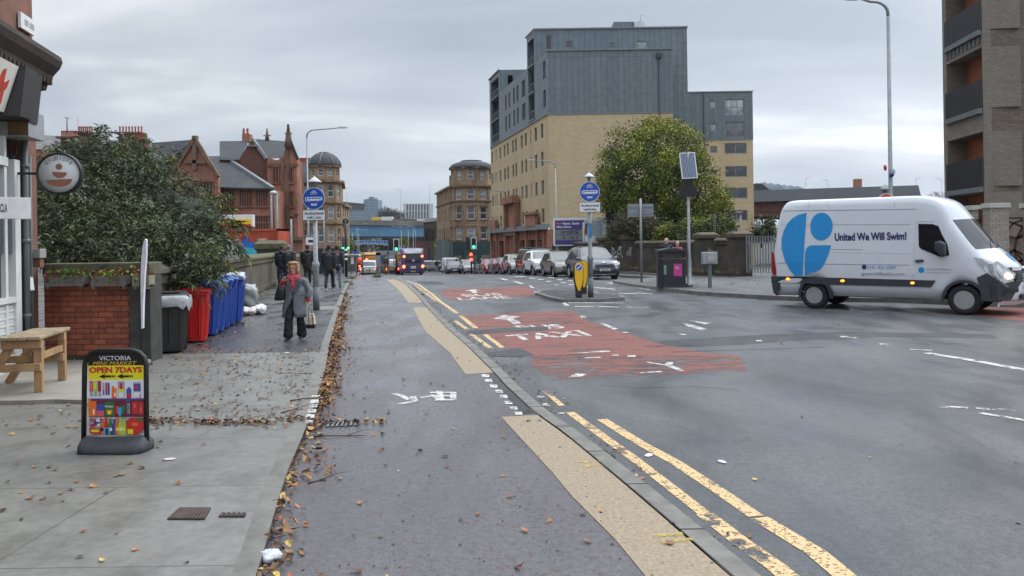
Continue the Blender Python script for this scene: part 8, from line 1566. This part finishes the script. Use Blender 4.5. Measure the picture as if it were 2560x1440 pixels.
def vtext(s, x0, y0, x1, y1, m, b=.02, **k):
 a, b_ = LV(x0, y1), LV(x1, y0); cx, cz = (a[0]+b_[0])/2, (a[1]+b_[1])/2; sl = math.atan2(LV(x1, y1)[1]-a[1], b_[0]-a[0]); return text(s, m, v.r, Matrix(((1, 0, 0, cx), (0, 0, -1, -(v.w(cx, cz)+.016)), (0, 1, 0, cz), (0, 0, 0, 1))) @ Matrix.Rotation(R(4.7), 4, 'X') @ Matrix.Rotation(0, 4, 'Z'), 1, b, w=b_[0]-a[0], h=abs(b_[1]-a[1])*.93, **k)
vtext('United We Will Swim!', 775, 520, 1450, 618, NV, .035); vtext('0141 433 2999', 1085, 845, 1355, 875, mat('pale_blue_letter', (.25, .42, .65), .5), .01); vtext('govanhillbaths.com', 1035, 905, 1435, 942, mat('grey_letter', (.25, .27, .33), .5), .0)
v.side('phone_icon', arcz(1057, 857, 22, 24, 0, 330, 12), NV, NS, .006, .01); v.side('door_logo_dot', arcz(1597, 885, 30, 28, 0, 330, 12), CB, NS, .006, .01)
vtext('Govanhill Baths', 1632, 868, 1835, 884, _M['grey_letter'], .0); vtext('Community Trust', 1632, 900, 1845, 916, _M['grey_letter'], .0)
v.side('side_strip', LP(105, 942, 450, 945, 690, 955, 1730, 983, 1690, 1046, 690, 1020, 470, 1008, 190, 1004, 195, 1082, 125, 1075, 108, 1000), BT, NS, .022, .05)
ra_ = .44
for xw in (WB/2, -WB/2): v.side('wheel_arch_trim', [(xw+(ra_+t)*math.cos(R(a)), .355+(ra_+t)*math.sin(R(a))) for t, A in ((-.03, range(-8, 189, 14)), (.055 if xw < 0 else .03, range(188, -9, -14))) for a in A], BT, NS, .02, .05)
for x_, y_ in ((279, 967), (855, 986), (1513, 1006)): v.side('side_marker_lamp', arcz(x_, y_, 20, 11, 0, 330, 10), AMB, NS, .03, .02)
v.side('door_window', LP(1562, 450, 1700, 452, 1760, 470, 1870, 640, 1905, 745, 1830, 765, 1760, 740, 1600, 685, 1575, 660), mat('dark_cab_glass', (.012, .013, .016), .05, var=0), NS, .012, .03)
def crease(*c, w_=.012, m=LN):
 L_ = LP(*c)
 for a, b in zip(L_, L_[1:]): v.side('body_crease', [(a[0], a[1]-w_), (b[0], b[1]-w_), (b[0], b[1]), (a[0], a[1])], m, NS, .0035, .01)
crease(215, 326, 1540, 308); crease(210, 458, 1480, 453); crease(195, 685, 1040, 690); crease(190, 708, 1465, 720, m=WHITE); crease(165, 815, 700, 825, 1480, 835); crease(1540, 430, 1525, 700, 1520, 975, w_=.008); crease(1540, 428, 1720, 425); crease(480, 1085, 190, 1082); crease(170, 330, 150, 700, 140, 940, w_=.008)
crease(515, 240, 505, 312, w_=.01); crease(700, 235, 712, 312, w_=.01); crease(1330, 230, 1325, 305, w_=.01)
v.side('door_handle', LP(1540, 790, 1625, 785, 1625, 805, 1545, 812), BT, NS, .04, .05); v.side('tail_light', LP(112, 720, 128, 722, 150, 900, 150, 935, 118, 935, 108, 800), LAMPR, NS, .012, .04); v.side('fuel_flap', LP(1485, 860, 1540, 862, 1540, 935, 1485, 935), VWP, NS, .006, .01)
k = MB(); mx, mz = LV(1840, 685); mx = v.bw((mx, 1.0, mz))[0]; k.loft([[(mx+dx*s1, -(1.0+y_), mz+dz*s1) for dx, dz in ((-.13, -.02), (-.12, .17), (.0, .20), (.10, .14), (.11, -.17), (.02, -.20))] for y_, s1 in ((.04, .5), (.10, .95), (.22, 1.0), (.30, .85))], 0, True); k.build('mirror', [BT], v.r, bevel=.01)
k = MB(); k.loft([[(mx+.1+dx*s1, (1.0+y_), mz+dz*s1) for dx, dz in ((-.13, -.02), (-.12, .17), (.0, .20), (.10, .14), (.11, -.17), (.02, -.20))] for y_, s1 in ((.04, .5), (.10, .95), (.22, 1.0), (.30, .85))], 0, True); k.build('mirror', [BT], v.r, bevel=.01)
v.both('headlight', [(.60, .98), (.68, .86), (.93, .80), (1.0, .95), (.98, 1.22), (.85, 1.28)], LAMPC, off=.03); v.both('lit_headlamp_bulb', [(.78+.055*math.cos(a), .93+.045*math.sin(a)) for a in [i*.63 for i in range(10)]], emat('headlamp_bulb', (1, .82, .6), 14), off=.045)
v.side('headlight', LP(2130, 760, 2200, 780, 2290, 850, 2370, 955, 2230, 915, 2160, 830), LAMPC, NS, .012, .03)
v.end('grille', [(-.62, .80), (.62, .80), (.70, 1.12), (-.70, 1.12)], BLACK, off=.03); v.end('chrome_bar', [(-.62, 1.05), (.62, 1.05), (.64, 1.13), (-.64, 1.13)], CHROME, off=.05); [v.end('grille_slat', rect(-.6, .6, z, z+.025), BT, off=.045) for z in (.85, .91, .97)]
v.end('emblem', [(.11*math.cos(a), 1.06+.085*math.sin(a)) for a in [i*.52 for i in range(12)]], CHROME, off=.075)
v.end('front_bumper', [(-.99, .36), (.99, .36), (1.0, .72), (.68, .80), (-.68, .80), (-1.0, .72)], BT, off=.035, th=.12); v.end('bumper_intake', rect(-.5, .5, .40, .50), BLACK, off=.05); v.both('fog_recess', rect(.62, .88, .55, .64), BLACK, off=.05); v.end('number_plate', rect(-.28, .28, .60, .71), PLATEW, off=.065)
v.side('front_bumper', LP(2115, 958, 2230, 915, 2330, 985, 2400, 1050, 2330, 1190, 2150, 1170, 2160, 1080), BT, NS, .014, .05)
k = MB(); k.add([(2.50, -.22, 1.405), (2.50, .02, 1.41), (2.66, .05, 1.26), (2.70, -.10, 1.215), (2.66, -.24, 1.25)], [(0, 1, 2, 3, 4)]); k.add([(2.50, .08, 1.41), (2.50, .18, 1.41), (2.56, .17, 1.36), (2.56, .09, 1.36)], [(0, 1, 2, 3)]); k.V = [(x, y, z+.035) for x, y, z in k.V]; k.build('bonnet_logo', [CB], v.r, fix=False)
k = MB(); [k.bar((2.38, y, 1.58), (2.22, y+.5, 1.80), .03, .015) for y in (-.6, 0)]; k.build('wiper', [BLACK], v.r)
v.end('rear_bumper', [(-1.0, .36), (1.0, .36), (1.0, .56), (-1.0, .56)], BT, False, off=.03, th=.1)
# ================================================================ people
def blob(name, prims, mats, parent, vox=.012, jig=0, seed=0, js=14):
 """capsules ('t',p,q,r0,r1[,flat]) and ellipsoids ('e',c,(rx,ry,rz)) fused into one continuous surface"""
 k = MB()
 for p in prims:
  if p[0] == 'e': k.ell(p[1], p[2], 0, 18, 12)
  else:
   a, b, r0, r1 = Vector(p[1]), Vector(p[2]), p[3], p[4]; fl_ = p[5] if len(p) > 5 else 1
   d = (b-a).normalized(); x = Vector((1, 0, 0)); x = (x-d*x.dot(d)); x = x.normalized() if x.length > .05 else Vector((0, 1, 0)); y = d.cross(x); n = 14; rg = []
   for t, s in [(-.9, .35), (-.6, .75), (0, 1)]: rg.append([a+d*r0*t*.8+(x*math.cos(6.2832*i/n)+y*math.sin(6.2832*i/n)*fl_)*r0*s for i in range(n)])
   for t, s in [(0, 1), (.6, .75), (.9, .35)]: rg.append([b+d*r1*t*.8+(x*math.cos(6.2832*i/n)+y*math.sin(6.2832*i/n)*fl_)*r1*s for i in range(n)])
   k.loft(rg)
 me = k.mesh('t', mats); o = bpy.data.objects.new('t', me); m = o.modifiers.new('r', 'REMESH'); m.mode = 'VOXEL'; m.voxel_size = vox; m.use_smooth_shade = True
 s = o.modifiers.new('s', 'SMOOTH'); s.iterations = 2; me2 = bake(o); me2.name = name; me2.materials.clear()
 for m_ in mats: me2.materials.append(m_)
 if jig:
  for v_ in me2.vertices: v_.co += v_.normal*jig*(mnoise.noise(v_.co*js+Vector((seed, 0, 0)))+.5*mnoise.noise(v_.co*js*2.3))
 for p_ in me2.polygons: p_.use_smooth = True
 o = bpy.data.objects.new(name, me2); COL.objects.link(o); o.parent = parent; return o
SKIN = mat('skin', (.56, .33, .25), .55, var=.06); SKN2 = mat('skin_tan', (.34, .17, .11), .55, var=.06)
def hand(p, d, s=1, curl=.5, side=1):
 """palm, four fingers of unequal length and a thumb"""
 p, d = Vector(p), Vector(d).normalized(); x = Vector((side, 0, 0)); x = (x-d*x.dot(d)).normalized(); n = d.cross(x); out = [('t', p, p+d*.055*s, .022*s, .026*s, .6)]
 for i, (o, l) in enumerate([(-.024, .062), (-.008, .072), (.009, .068), (.024, .052)]):
  b = p+d*.075*s+x*o*s; m_ = b+d*l*.5*s+n*curl*.01*s; e = m_+(d*(1-curl*.6)+n*curl)*l*.5*s; out += [('t', b, m_, .0085*s, .008*s), ('t', m_, e, .008*s, .007*s)]
 b = p+d*.03*s-x*.024*s; return out+[('t', b, b-x*.022*s+d*.022*s, .011*s, .010*s), ('t', b-x*.022*s+d*.022*s, b-x*.03*s+d*.05*s, .0095*s, .008*s)]
def head(c, s=1, face=-1):
 x, y, z = c; f = face
 return [('e', (x, y, z+.025*s), (.076*s, .092*s, .095*s)), ('e', (x, y+f*.022*s, z-.05*s), (.055*s, .062*s, .065*s)), ('t', (x, y+f*.085*s, z+.015*s), (x, y+f*.105*s, z-.022*s), .010*s, .016*s), ('e', (x, y+f*.06*s, z-.088*s), (.026*s, .024*s, .02*s)), ('e', (x-.077*s, y, z-.005*s), (.012*s, .02*s, .03*s)), ('e', (x+.077*s, y, z-.005*s), (.012*s, .02*s, .03*s)), ('e', (x, y+f*.082*s, z-.052*s), (.026*s, .014*s, .008*s))]
def face_bits(r, c, s, f=-1, specs=None, lip=(.35, .08, .07)):
 x, y, z = c; k = MB()
 for sd in (-1, 1): k.ell((x+sd*.031*s, y+f*.087*s, z+.012*s), (.013*s, .006*s, .007*s), 0, 10, 6); k.ell((x+sd*.031*s, y+f*.092*s, z+.012*s), (.006*s, .003*s, .006*s), 1, 8, 5); k.bar((x+sd*.015*s, y+f*.09*s, z+.034*s), (x+sd*.05*s, y+f*.082*s, z+.034*s), .006*s, .006*s, 1)
 k.build('eyes', [mat('eye_white', (.55, .52, .5), .3, var=0), mat('eye_dark', (.04, .025, .02), .3, var=0)], r)
 k = MB(); k.ell((x, y+f*.094*s, z-.052*s), (.022*s, .008*s, .006*s), 0, 10, 6); k.build('lips', [mat('lips', lip, .4, var=0)], r)
 if specs:
  k = MB()
  for sd in (-1, 1): k.tube([(x+sd*.033*s+.024*s*math.cos(a), y+f*.102*s, z+.008*s+.018*s*math.sin(a)) for a in [i*.5236 for i in range(13)]], .0028*s, 5); k.tube([(x+sd*.056*s, y+f*.1*s, z+.012*s), (x+sd*.08*s, y, z+.012*s)], .0025*s, 5)
  k.tube([(x-.01*s, y+f*.104*s, z+.012*s), (x+.01*s, y+f*.104*s, z+.012*s)], .0028*s, 5); k.build('glasses', [BLACK], r)
def person(label, loc, rz, H, coat, trous, shoe, hairc, step=.16, hood=False, face=False, arms=((.215, .05), (.22, -.06)), skin=None, coatlen=.78, puffy=0, hairv='short', vox=.016, seated=0, bulk=1.0, group=None, solem=None):
 """walking figure facing local -Y; joints in units of a 1.75 m body"""
 r = thing('person', label, 'person', loc, rz, group); k = H/1.75; V = lambda x, y, z: Vector((x*k, y*k, z*k)); sk = skin or SKIN
 if seated: hipz = .86; hips = [V(s*.10, .05, hipz) for s in (-1, 1)]; knees = [V(s*.19, -.36, .72) for s in (-1, 1)]; ank = [V(s*.2, -.18 if seated == 1 else -.05, .32) for s in (-1, 1)]
 else: hipz = .93; hips = [V(s*.095, 0, hipz) for s in (-1, 1)]; knees = [V(-.10, -step*.75, .51), V(.10, step*.1, .50)]; ank = [V(-.10, -step, .09), V(.10, step*1.1, .12)]
 sh = [V(s*.195*bulk, 0, 1.42) for s in (-1, 1)]; fw = seated
 if fw: sh = [p+V(0, -.08, -.05) for p in sh]
 el = [V(s*(a[0]+.03), (a[1]+.02) if not fw else -.28, 1.13) for s, a in zip((-1, 1), arms)]; wr = [V(s*(a[0]), a[1]*2-.03 if not fw else -.52, .88 if not fw else 1.08) for s, a in zip((-1, 1), arms)]; hc = V(0, -.02 if not fw else -.12, 1.625 if not fw else 1.57)
 B = head(hc, k*1.06)+[('t', V(0, 0, 1.42), hc-V(0, 0, .06), .055*k, .052*k), ('t', V(0, 0, 1.0), V(0, 0, 1.36), .12*k, .15*k, .65)]
 for i in (0, 1): B += [('t', hips[i], knees[i], .085*k, .058*k), ('t', knees[i], ank[i], .055*k, .038*k), ('t', ank[i], ank[i]+V(0, -.12, -.05), .04*k, .03*k), ('t', sh[i], el[i], .05*k, .04*k), ('t', el[i], wr[i], .038*k, .026*k)]+hand(wr[i]+(wr[i]-el[i]).normalized()*.02, wr[i]-el[i], k, .6, (-1, 1)[i])
 blob('body', B, [sk], r, vox*.85)
 T = []
 for i in (0, 1): T += [('t', hips[i], knees[i], .10*k, .072*k), ('t', knees[i], ank[i]+V(0, .01, .03), .072*k, .062*k)]
 T += [('e', V(0, 0, hipz), (.155*k, .12*k, .12*k))]; blob('trousers', T, [trous], r, vox, .008, 3)
 C = [('t', V(0, 0, coatlen), V(0, -.01, 1.30 if not fw else 1.25), .165*k*bulk, .175*k*bulk, .72), ('t', sh[0]-V(0, 0, .02), sh[1]-V(0, 0, .02), .075*k, .075*k), ('e', V(0, -.01 if not fw else -.05, 1.45), (.085*k, .08*k, .07*k))]
 for i in (0, 1): C += [('t', sh[i], el[i], .08*k*bulk, .066*k*bulk), ('t', el[i], wr[i], .064*k*bulk, .052*k)]
 if hood: C += [('e', V(0, .09, 1.47), (.12*k, .08*k, .085*k))]
 blob('jacket', C, [coat], r, vox, .005+puffy*.012, 5, 9 if puffy else 12)
 S = []
 for i in (0, 1): S += [('t', ank[i]+V(0, .03, -.045), ank[i]+V(0, -.15, -.055), .042*k, .038*k, .8)]
 blob('shoes', S, [shoe], r, vox*.8)
 if solem: m = MB(); [m.box(a.x-.045*k, a.x+.045*k, a.y-.19*k, a.y+.07*k, a.z-.095*k, a.z-.06*k) for a in ank]; m.build('shoe_soles', [solem], r, bevel=.01)
 if hairv == 'short': blob('hair', [('e', hc+V(0, .018, .045), (.09*k, .10*k, .09*k)), ('e', hc+V(0, .055, -.01), (.076*k, .055*k, .075*k))], [hairc], r, vox*.6, .004, 2, 60)
 elif hairv == 'long': blob('hair', [('e', hc+V(0, .03, .04), (.09*k, .085*k, .09*k)), ('e', hc+V(-.065, .03, -.06), (.03*k, .05*k, .09*k)), ('e', hc+V(.065, .03, -.06), (.03*k, .05*k, .09*k))], [hairc], r, vox*.6, .006, 2, 50)
 elif hairv == 'helmet': blob('helmet', [('e', hc+V(0, .01, .04), (.125*k, .145*k, .125*k))], [hairc], r, vox*.7)
 if face: face_bits(r, hc, k)
 return r, hc
JK = mat('black_jacket', (.012, .013, .017), .6, var=.25, vs=9); JN = mat('navy_black_jacket', (.013, .016, .027), .6, var=.25, vs=9); PUF = mat('black_puffer', (.014, .014, .017), .4, var=.3, vs=12); TRK = mat('black_trousers', (.012, .012, .015), .75); TJN = mat('dark_jeans', (.02, .03, .06), .8, var=.2); TGY = mat('grey_joggers', (.24, .27, .33), .8, var=.3, vs=25, col2=(.13, .15, .2)); SHK = mat('dark_shoes', (.02, .02, .022), .5); SHW = mat('white_sole', (.55, .56, .58), .5); HRD = mat('dark_hair', (.018, .014, .012), .7, var=.2); HRG = mat('grey_hair', (.14, .13, .12), .7)
def wk(u, Y, z=PV): return (wx(u, Y), Y, z+gz(Y))
up2 = R(180+11)
person('man in a loose black jacket and black trousers walking away, left of the pair', wk(822, 30.2), up2-R(8), 1.76, JK, TRK, SHK, HRD, .20, coatlen=.80, bulk=1.12, solem=SHW, skin=SKN2)
person('man in a black coat and mottled grey joggers walking away, right of the pair', wk(842, 31.6), up2, 1.74, JK, TGY, SHK, HRD, .12, coatlen=.82, skin=SKN2)
r, hc = person('person in a quilted black hooded puffer walking just left of the sign post', wk(768, 35.2), up2+R(5), 1.78, PUF, TRK, SHK, HRD, .15, hood=True, coatlen=.72, puffy=1, bulk=1.22);
k = MB(); [k.tube([Vector((.195*1.22*math.cos(a), .15*1.22*math.sin(a)+.0, z)) for a in [i*.3927 for i in range(17)]], .006, 5) for z in (.82, .92, 1.02, 1.12, 1.22)]; k.build('quilting_seams', [BLACK], r)
person('man in a dark hooded jacket farthest left behind the woman', wk(704, 33.6), up2, 1.76, JN, TJN, SHK, HRD, .14, hood=True, coatlen=.85, bulk=1.1)
person('grey haired man in a navy jacket close behind the woman', wk(722, 33), up2-R(14), 1.77, JN, TJN, SHK, HRG, .1, coatlen=.85, bulk=1.1)
KH = mat('khaki_trousers', (.15, .14, .07), .8, var=.2); person('man in khaki trousers and an open dark jacket standing on the island tip', wk(965, 72, 0), R(-12), 1.72, mat('brown_dark_jacket', (.03, .02, .022), .7), KH, SHK, HRD, .03, arms=((.16, -.1), (.16, -.1)), coatlen=1.08, vox=.022)
person('pedestrian in dark clothes on the far pavement right of the bus', wk(1091, 108), up2, 1.75, JK, TGY, SHK, HRD, .1, vox=.03)
RC = mat('bright_red_coat', (.52, .02, .02), .6, var=.2, vs=9)
r, hc = person('bald man in a navy sweater standing behind the litter bin', (wx(1665, 33.2), 33.2, .05), R(28), 1.84, mat('navy_sweater', (.012, .016, .035), .75), TRK, SHK, mat('shaved_scalp', (.42, .24, .18), .5), .06, hairv='none', face=True, vox=.014, bulk=1.1)
r, hc = person('woman in a bright red coat with a dark patterned scarf behind the litter bin', (wx(1692, 33.6), 33.6, .05), R(22), 1.70, RC, TRK, SHK, HRD, .05, hairv='long', face=True, vox=.014); k = MB(); k.lathe([(.085, 1.36), (.10, 1.42), (.075, 1.47)], 14); k.bar((.03, -.13, 1.42), (.05, -.16, 1.1), .06, .02); k.build('scarf', [mat('patterned_scarf', (.3, .25, .25), .8, var=.8, vs=40, col2=(.02, .02, .03))], r)
def bike(name, label, loc, rz, cat, moto=False, lamp=None):
 r = thing(name, label, cat, loc, rz); m = MB(); R_ = .34 if not moto else .31
 for y in (-.52, .52): M_ = Matrix.Translation((0, y, R_)) @ Matrix.Rotation(R(90), 4, 'Y'); m.lathe([(R_-.05, -.02), (R_, -.02 if not moto else -.05), (R_, .02 if not moto else .05), (R_-.05 if not moto else R_-.12, .02), (R_-.05, -.02)], 22, 0, M_, cap=False)
 m.build('wheels', [RUBBER], r); m = MB()
 for a, b in [((0, .52, R_), (0, .1, .32)), ((0, .1, .32), (0, .22, .85)), ((0, .1, .32), (0, -.35, .82)), ((0, .2, .75), (0, -.35, .82)), ((0, -.52, R_), (0, -.38, .98)), ((-.26, -.36, 1.0), (.26, -.36, 1.0))]: m.tube([a, b], .02 if not moto else .035, 6)
 m.ell((0, .24, .87), (.08, .13, .04))
 if moto: m.ell((0, -.1, .62), (.15, .36, .2)); m.ell((0, -.4, .85), (.14, .12, .16))
 m.build('frame', [BLACK if not moto else mat('moto_paint', (.10, .015, .02), .3)], r)
 if lamp: m = MB(); m.ell(lamp[0], (.07, .05, .07), 0, 10, 8); m.build('lamp', [lamp[1]], r)
 return r
cy = (wx(898, 62), 62, gz(62)); bike('bicycle', 'bicycle with a red rear lamp ridden away along the cycle lane', cy, up2, 'bicycle', lamp=((0, .30, .80), TAIL))
r, hc = person('cyclist in a red jacket with a red backpack and yellow helmet cover riding away', cy, up2, 1.75, mat('red_orange_jacket', (.60, .05, .025), .6), mat('maroon_leggings', (.06, .012, .02), .7), SHK, mat('neon_helmet', (.55, .7, .05), .4), hairv='helmet', seated=2, vox=.02); k = MB(); k.ell((0, .20, 1.18), (.2, .14, .26)); k.build('backpack', [mat('backpack_red', (.7, .10, .05), .5)], r)
for u, Y, cl, hl_, lb in [(1202, 88, JN, mat('pale_helmet', (.4, .45, .5), .3), 'motorcyclist in dark clothes and a pale helmet beside the silver people carrier'), (1221, 80, mat('orange_jacket', (.7, .18, .03), .6), BLACK, 'motorcyclist in an orange jacket left of the red parked car')]:
 p = (wx(u, Y), Y, RD+gz(Y)); person(lb, p, R(11), 1.75, cl, mat('maroon_leggings', (.06, .012, .02)), SHK, hl_, hairv='helmet', seated=1, vox=.026); bike('motorcycle', 'motorcycle under the '+('dark clothed' if u < 1210 else 'orange jacketed')+' rider waiting in the street', p, R(11), 'motorcycle', True, ((0, -.5, .95), mat('pale_lamp', (.7, .8, .7), .2)))
p = G(740, 849, PV); q = 1950/p.y; wm_ = thing('person', 'woman in a long grey coat, red patterned scarf and red cuffs walking toward the camera', 'person', p, R(-4))
X = lambda u: (u-740)/q
Z = lambda v: (849-v)/q
A = lambda u, v, y=0: (X(u), y, Z(v))
HC = Vector((X(738), -.03, Z(671))); s_ = .96
LH = Vector(A(775, 750, -.05)); RH = Vector(A(719, 702, -.20))
B = head(HC, s_)+[('t', (0, .01, Z(702)), HC-Vector((0, 0, .06)), .05, .048), ('t', (0, .01, Z(760)), (0, 0, Z(705)), .13, .14, .7)]
for s, (hx, kx, ax, ky, ay) in {-1: (X(730), X(727), X(726), -.12, -.16), 1: (X(750), X(753), X(755), .02, .06)}.items(): B += [('t', (hx, 0, Z(742)), (kx, ky, Z(793)), .08, .05), ('t', (kx, ky, Z(793)), (ax, ay, Z(840)), .05, .035)]
B += [('t', A(706, 703), A(707, 735, -.02), .045, .036), ('t', A(707, 735, -.02), RH, .034, .024), ('t', A(768, 705), A(776, 728, .0), .045, .036), ('t', A(776, 728), LH, .034, .024)]+hand(LH, (-.05, 0, -1), .92, .9, 1)+hand(RH, (.35, -.2, .6), .92, 1.0, -1)
blob('body', B, [SKIN], wm_, .0075)
face_bits(wm_, HC, s_, -1, True, (.42, .12, .10))
HB = mat('curly_blond_hair', (.50, .33, .16), .7, var=.45, vs=40, col2=(.24, .14, .06))
hp = [('e', HC+Vector((0, .03, .065)), (.086, .088, .068)), ('e', HC+Vector((.0, .055, .01)), (.088, .055, .085)), ('e', HC+Vector((-.025, -.055, .10)), (.06, .04, .03)), ('e', HC+Vector((.045, -.05, .095)), (.05, .04, .032))]
for i in range(34):
 a = rnd.uniform(-.3, 3.45); rr_ = rnd.uniform(.070, .086); z = rnd.uniform(-.06, .10); hp.append(('e', HC+Vector((rr_*math.cos(a), rr_*math.sin(a)*.8+.01, z)), (rnd.uniform(.02, .032),)*3))
for s in (-1, 1):
 for z in (-.065, -.035, 0, .03, .06): hp.append(('e', HC+Vector((s*rnd.uniform(.072, .088)+.004, -.02+rnd.uniform(-.02, .02), z)), (.026, .03, .03)))
blob('hair', hp, [HB], wm_, .007, .010, 4, 48)
CT = mat('grey_wool_coat', (.155, .175, .19), .9, var=.22, vs=30, bump=.15, bs=180); CTD = mat('coat_fold_grey', (.10, .115, .128), .9, var=.2, vs=30)
C = [('t', A(740, 742, .01), A(739, 712, .0), .195, .185, .66), ('t', A(712, 701), A(764, 702), .062, .066, .95), ('t', A(712, 703), A(708, 733, -.02), .068, .062), ('t', A(708, 733, -.02), A(714, 711, -.15), .062, .052), ('t', A(765, 704), A(777, 728), .062, .056), ('t', A(777, 728), A(775, 741, -.03), .062, .058)]
blob('coat_upper', C, [CT], wm_, .010, .006, 4, 16)
k = MB(); rgs = []
n = 40
for v_, wl_, wr_, dp, gap in [(716, -.19, .20, .135, 0), (728, -.205, .215, .145, 0), (740, -.20, .215, .148, .02), (755, -.215, .205, .155, .34), (770, -.245, .20, .165, .75), (782, -.235, .20, .165, 1.05), (792, -.245, .195, .17, 1.25)]:
 ring_ = []
 for i in range(n+1):
  a = -math.pi/2+gap/2*(.5 if False else 1)*.45+(2*math.pi-gap*.9)*i/n; c_, s2 = math.cos(a), math.sin(a); hx = (wr_-wl_)/2; cx_ = (wr_+wl_)/2; f_ = 1+.035*math.sin(a*7+v_*.05)*(v_-716)/76
  ring_.append((cx_+hx*c_*f_, dp*s2*f_-.005, Z(v_+(2 if i in (0, n) else 0))))
 rgs.append(ring_)
k.loft(rgs, 0, True, cap=False, closed=False); o = k.build('coat_skirt', [CT], wm_, fix=False); so = o.modifiers.new('s', 'SOLIDIFY'); so.thickness = .014; so.offset = 1
k = MB()
k.prism([A(729, 697)[::2], A(741, 728)[::2], A(741.5, 733)[::2], A(733, 722)[::2], A(724, 706)[::2]], -.165, -.145); k.prism([A(753, 694)[::2], A(766, 706)[::2], A(760, 711)[::2], A(762, 714)[::2], A(748, 731)[::2], A(741.5, 733)[::2]], -.168, -.148)
k.build('lapels', [CTD], wm_, bevel=.008); k = MB(); [k.lathe([(.012, 0), (.012, .008), (.001, .01)], 10, M=Matrix.Translation((x, y, z)) @ Matrix.Rotation(R(90), 4, 'X')) for x, y, z in (A(739.5, 734.5, -.150), A(738.5, 746, -.155))]; k.build('buttons', [BLACK], wm_); k = MB(); k.bar(A(757, 738, -.128), A(768, 735, -.10), .012, .016); k.build('pocket_flap', [CTD], wm_)
k = MB(); k.tube([A(741, 731, -.150), A(740.5, 748, -.156)], .004, 5); k.build('coat_opening', [BLACK], wm_)
SCF = mat('red_patterned_scarf', (.42, .012, .03), .75, var=.5, vs=42, col2=(.5, .22, .25), c2=.62, bump=.4, bs=60); blob('scarf', [('e', A(738, 690, -.02), (.105, .10, .055)), ('t', A(732, 694, -.11), A(741, 726, -.150), .055, .014, .4), ('t', A(746, 694, -.11), A(741, 722, -.148), .055, .016, .4), ('t', A(738, 694, -.12), A(741, 716, -.15), .055, .03, .4), ('e', A(729, 692, -.06), (.05, .06, .05)), ('e', A(749, 692, -.05), (.05, .06, .05))], [SCF], wm_, .009, .016, 6, 26)
RCF = mat('red_knit_cuff', (.50, .012, .018), .8, bump=.3, bs=200); blob('cuffs', [('t', A(775, 742, -.03), LH+Vector((0, 0, -.01)), .036, .034)], [RCF], wm_, .008); blob('cuffs', [('t', A(713, 712, -.15), RH, .042, .036)], [RCF], wm_, .008)
TW_ = mat('black_wide_trousers', (.014, .014, .018), .8, var=.3, vs=6, streak=3)
blob('trousers', [('e', A(740, 748), (.16, .12, .14)), ('t', A(732, 750), A(729, 795, -.12), .10, .075), ('t', A(729, 795, -.12), A(726, 838, -.13), .073, .088, .85), ('t', A(748, 750), A(752, 795, .0), .10, .075), ('t', A(752, 795), A(754, 836, .04), .073, .092, .85)], [TW_], wm_, .011, .012, 7, 12)
blob('shoes', [('t', A(726, 845, -.12), A(726, 846, -.26), .034, .030, .8), ('t', A(754, 843, .06), A(754, 844, -.07), .034, .030, .8)], [SHK], wm_, .009)
hb = thing('handbag', 'black leather shoulder bag hanging at the woman\'s side', 'handbag', p+Vector(A(703, 750, -.09))); k = MB(); k.loft([[(x*s1, y*s2, z) for x, y in ((-.075, -.05), (.075, -.05), (.08, 0), (.075, .05), (-.075, .05), (-.08, 0))] for z, s1, s2 in ((0, .85, .7), (.02, 1.1, 1.1), (.15, 1.05, 1), (.24, .9, .5), (.26, .75, .3))], 0, True); k.V = [(x+z*.18, y, z) for x, y, z in k.V]; k.build('bag_body', [mat('black_leather', (.014, .012, .012), .35, var=.2)], hb, bevel=.01)
k = MB(); k.tube([(-.02, 0, .24), (.03, -.03, .36), (.10, -.04, .50), (.14, .02, .44), (.09, .02, .25)], .010, 6); k.build('strap', [BLACK], hb)
tb = thing('tote_bag', 'cream tote bag with a black base and black handles held low by the woman', 'tote bag', p+Vector(A(779, 821, -.05))); zt_ = Z(783)-Z(821); k = MB()
k.loft([[(x*s1, y, z) for x, y in ((-.085, -.05*s2), (.085, -.05*s2), (.085, .05*s2), (-.085, .05*s2))] for z, s1, s2 in ((.075, .98, 1), (.2, .9, .9), (zt_, .68, .35))], 0, False); k.build('bag_body', [mat('cream_canvas', (.55, .49, .38), .85, var=.15, vs=15)], tb, bevel=.008)
k = MB(); k.loft([[(x*s1, y, z) for x, y in ((-.087, -.052*s2), (.087, -.052*s2), (.087, .052*s2), (-.087, .052*s2))] for z, s1, s2 in ((0, .7, .7), (.02, .92, .95), (.078, 1, 1.02))], 0, False); k.build('bag_base', [BLACK], tb, bevel=.008)
k = MB(); hp_ = LH+Vector((-.0, -.0, -.09))-Vector(A(779, 821, -.05)); [k.tube([(x, y, .08), (x*.75, y*.9, zt_-.02), (hp_.x, hp_.y, hp_.z), (-x*.45+.0, y*.9, zt_-.02), (-x*.2, y, .08)], .006, 5) for x, y in ((.06, -.055), (-.06, .03))]; k.build('handles', [BLACK], tb)
bpy.data.scenes.remove(TMP)
hz = MB(); hz.box(-4300, 4300, -75, 7700, -32, 470); ho = hz.build('haze', [])
hm = bpy.data.materials.new('haze_air'); hm.use_nodes = True; ht = hm.node_tree; ht.nodes.remove(ht.nodes['Principled BSDF']); pv = nn(ht, 'ShaderNodeVolumePrincipled'); pv.inputs['Color'].default_value = (.82, .88, .95, 1); pv.inputs['Density'].default_value = .00011; pv.inputs['Anisotropy'].default_value = .2; ht.links.new(pv.outputs[0], ht.nodes['Material Output'].inputs['Volume'])
ho.data.materials.append(hm); ho['kind'] = 'stuff'; ho['label'] = 'thin damp haze in the air over the whole street'; ho['category'] = 'haze'
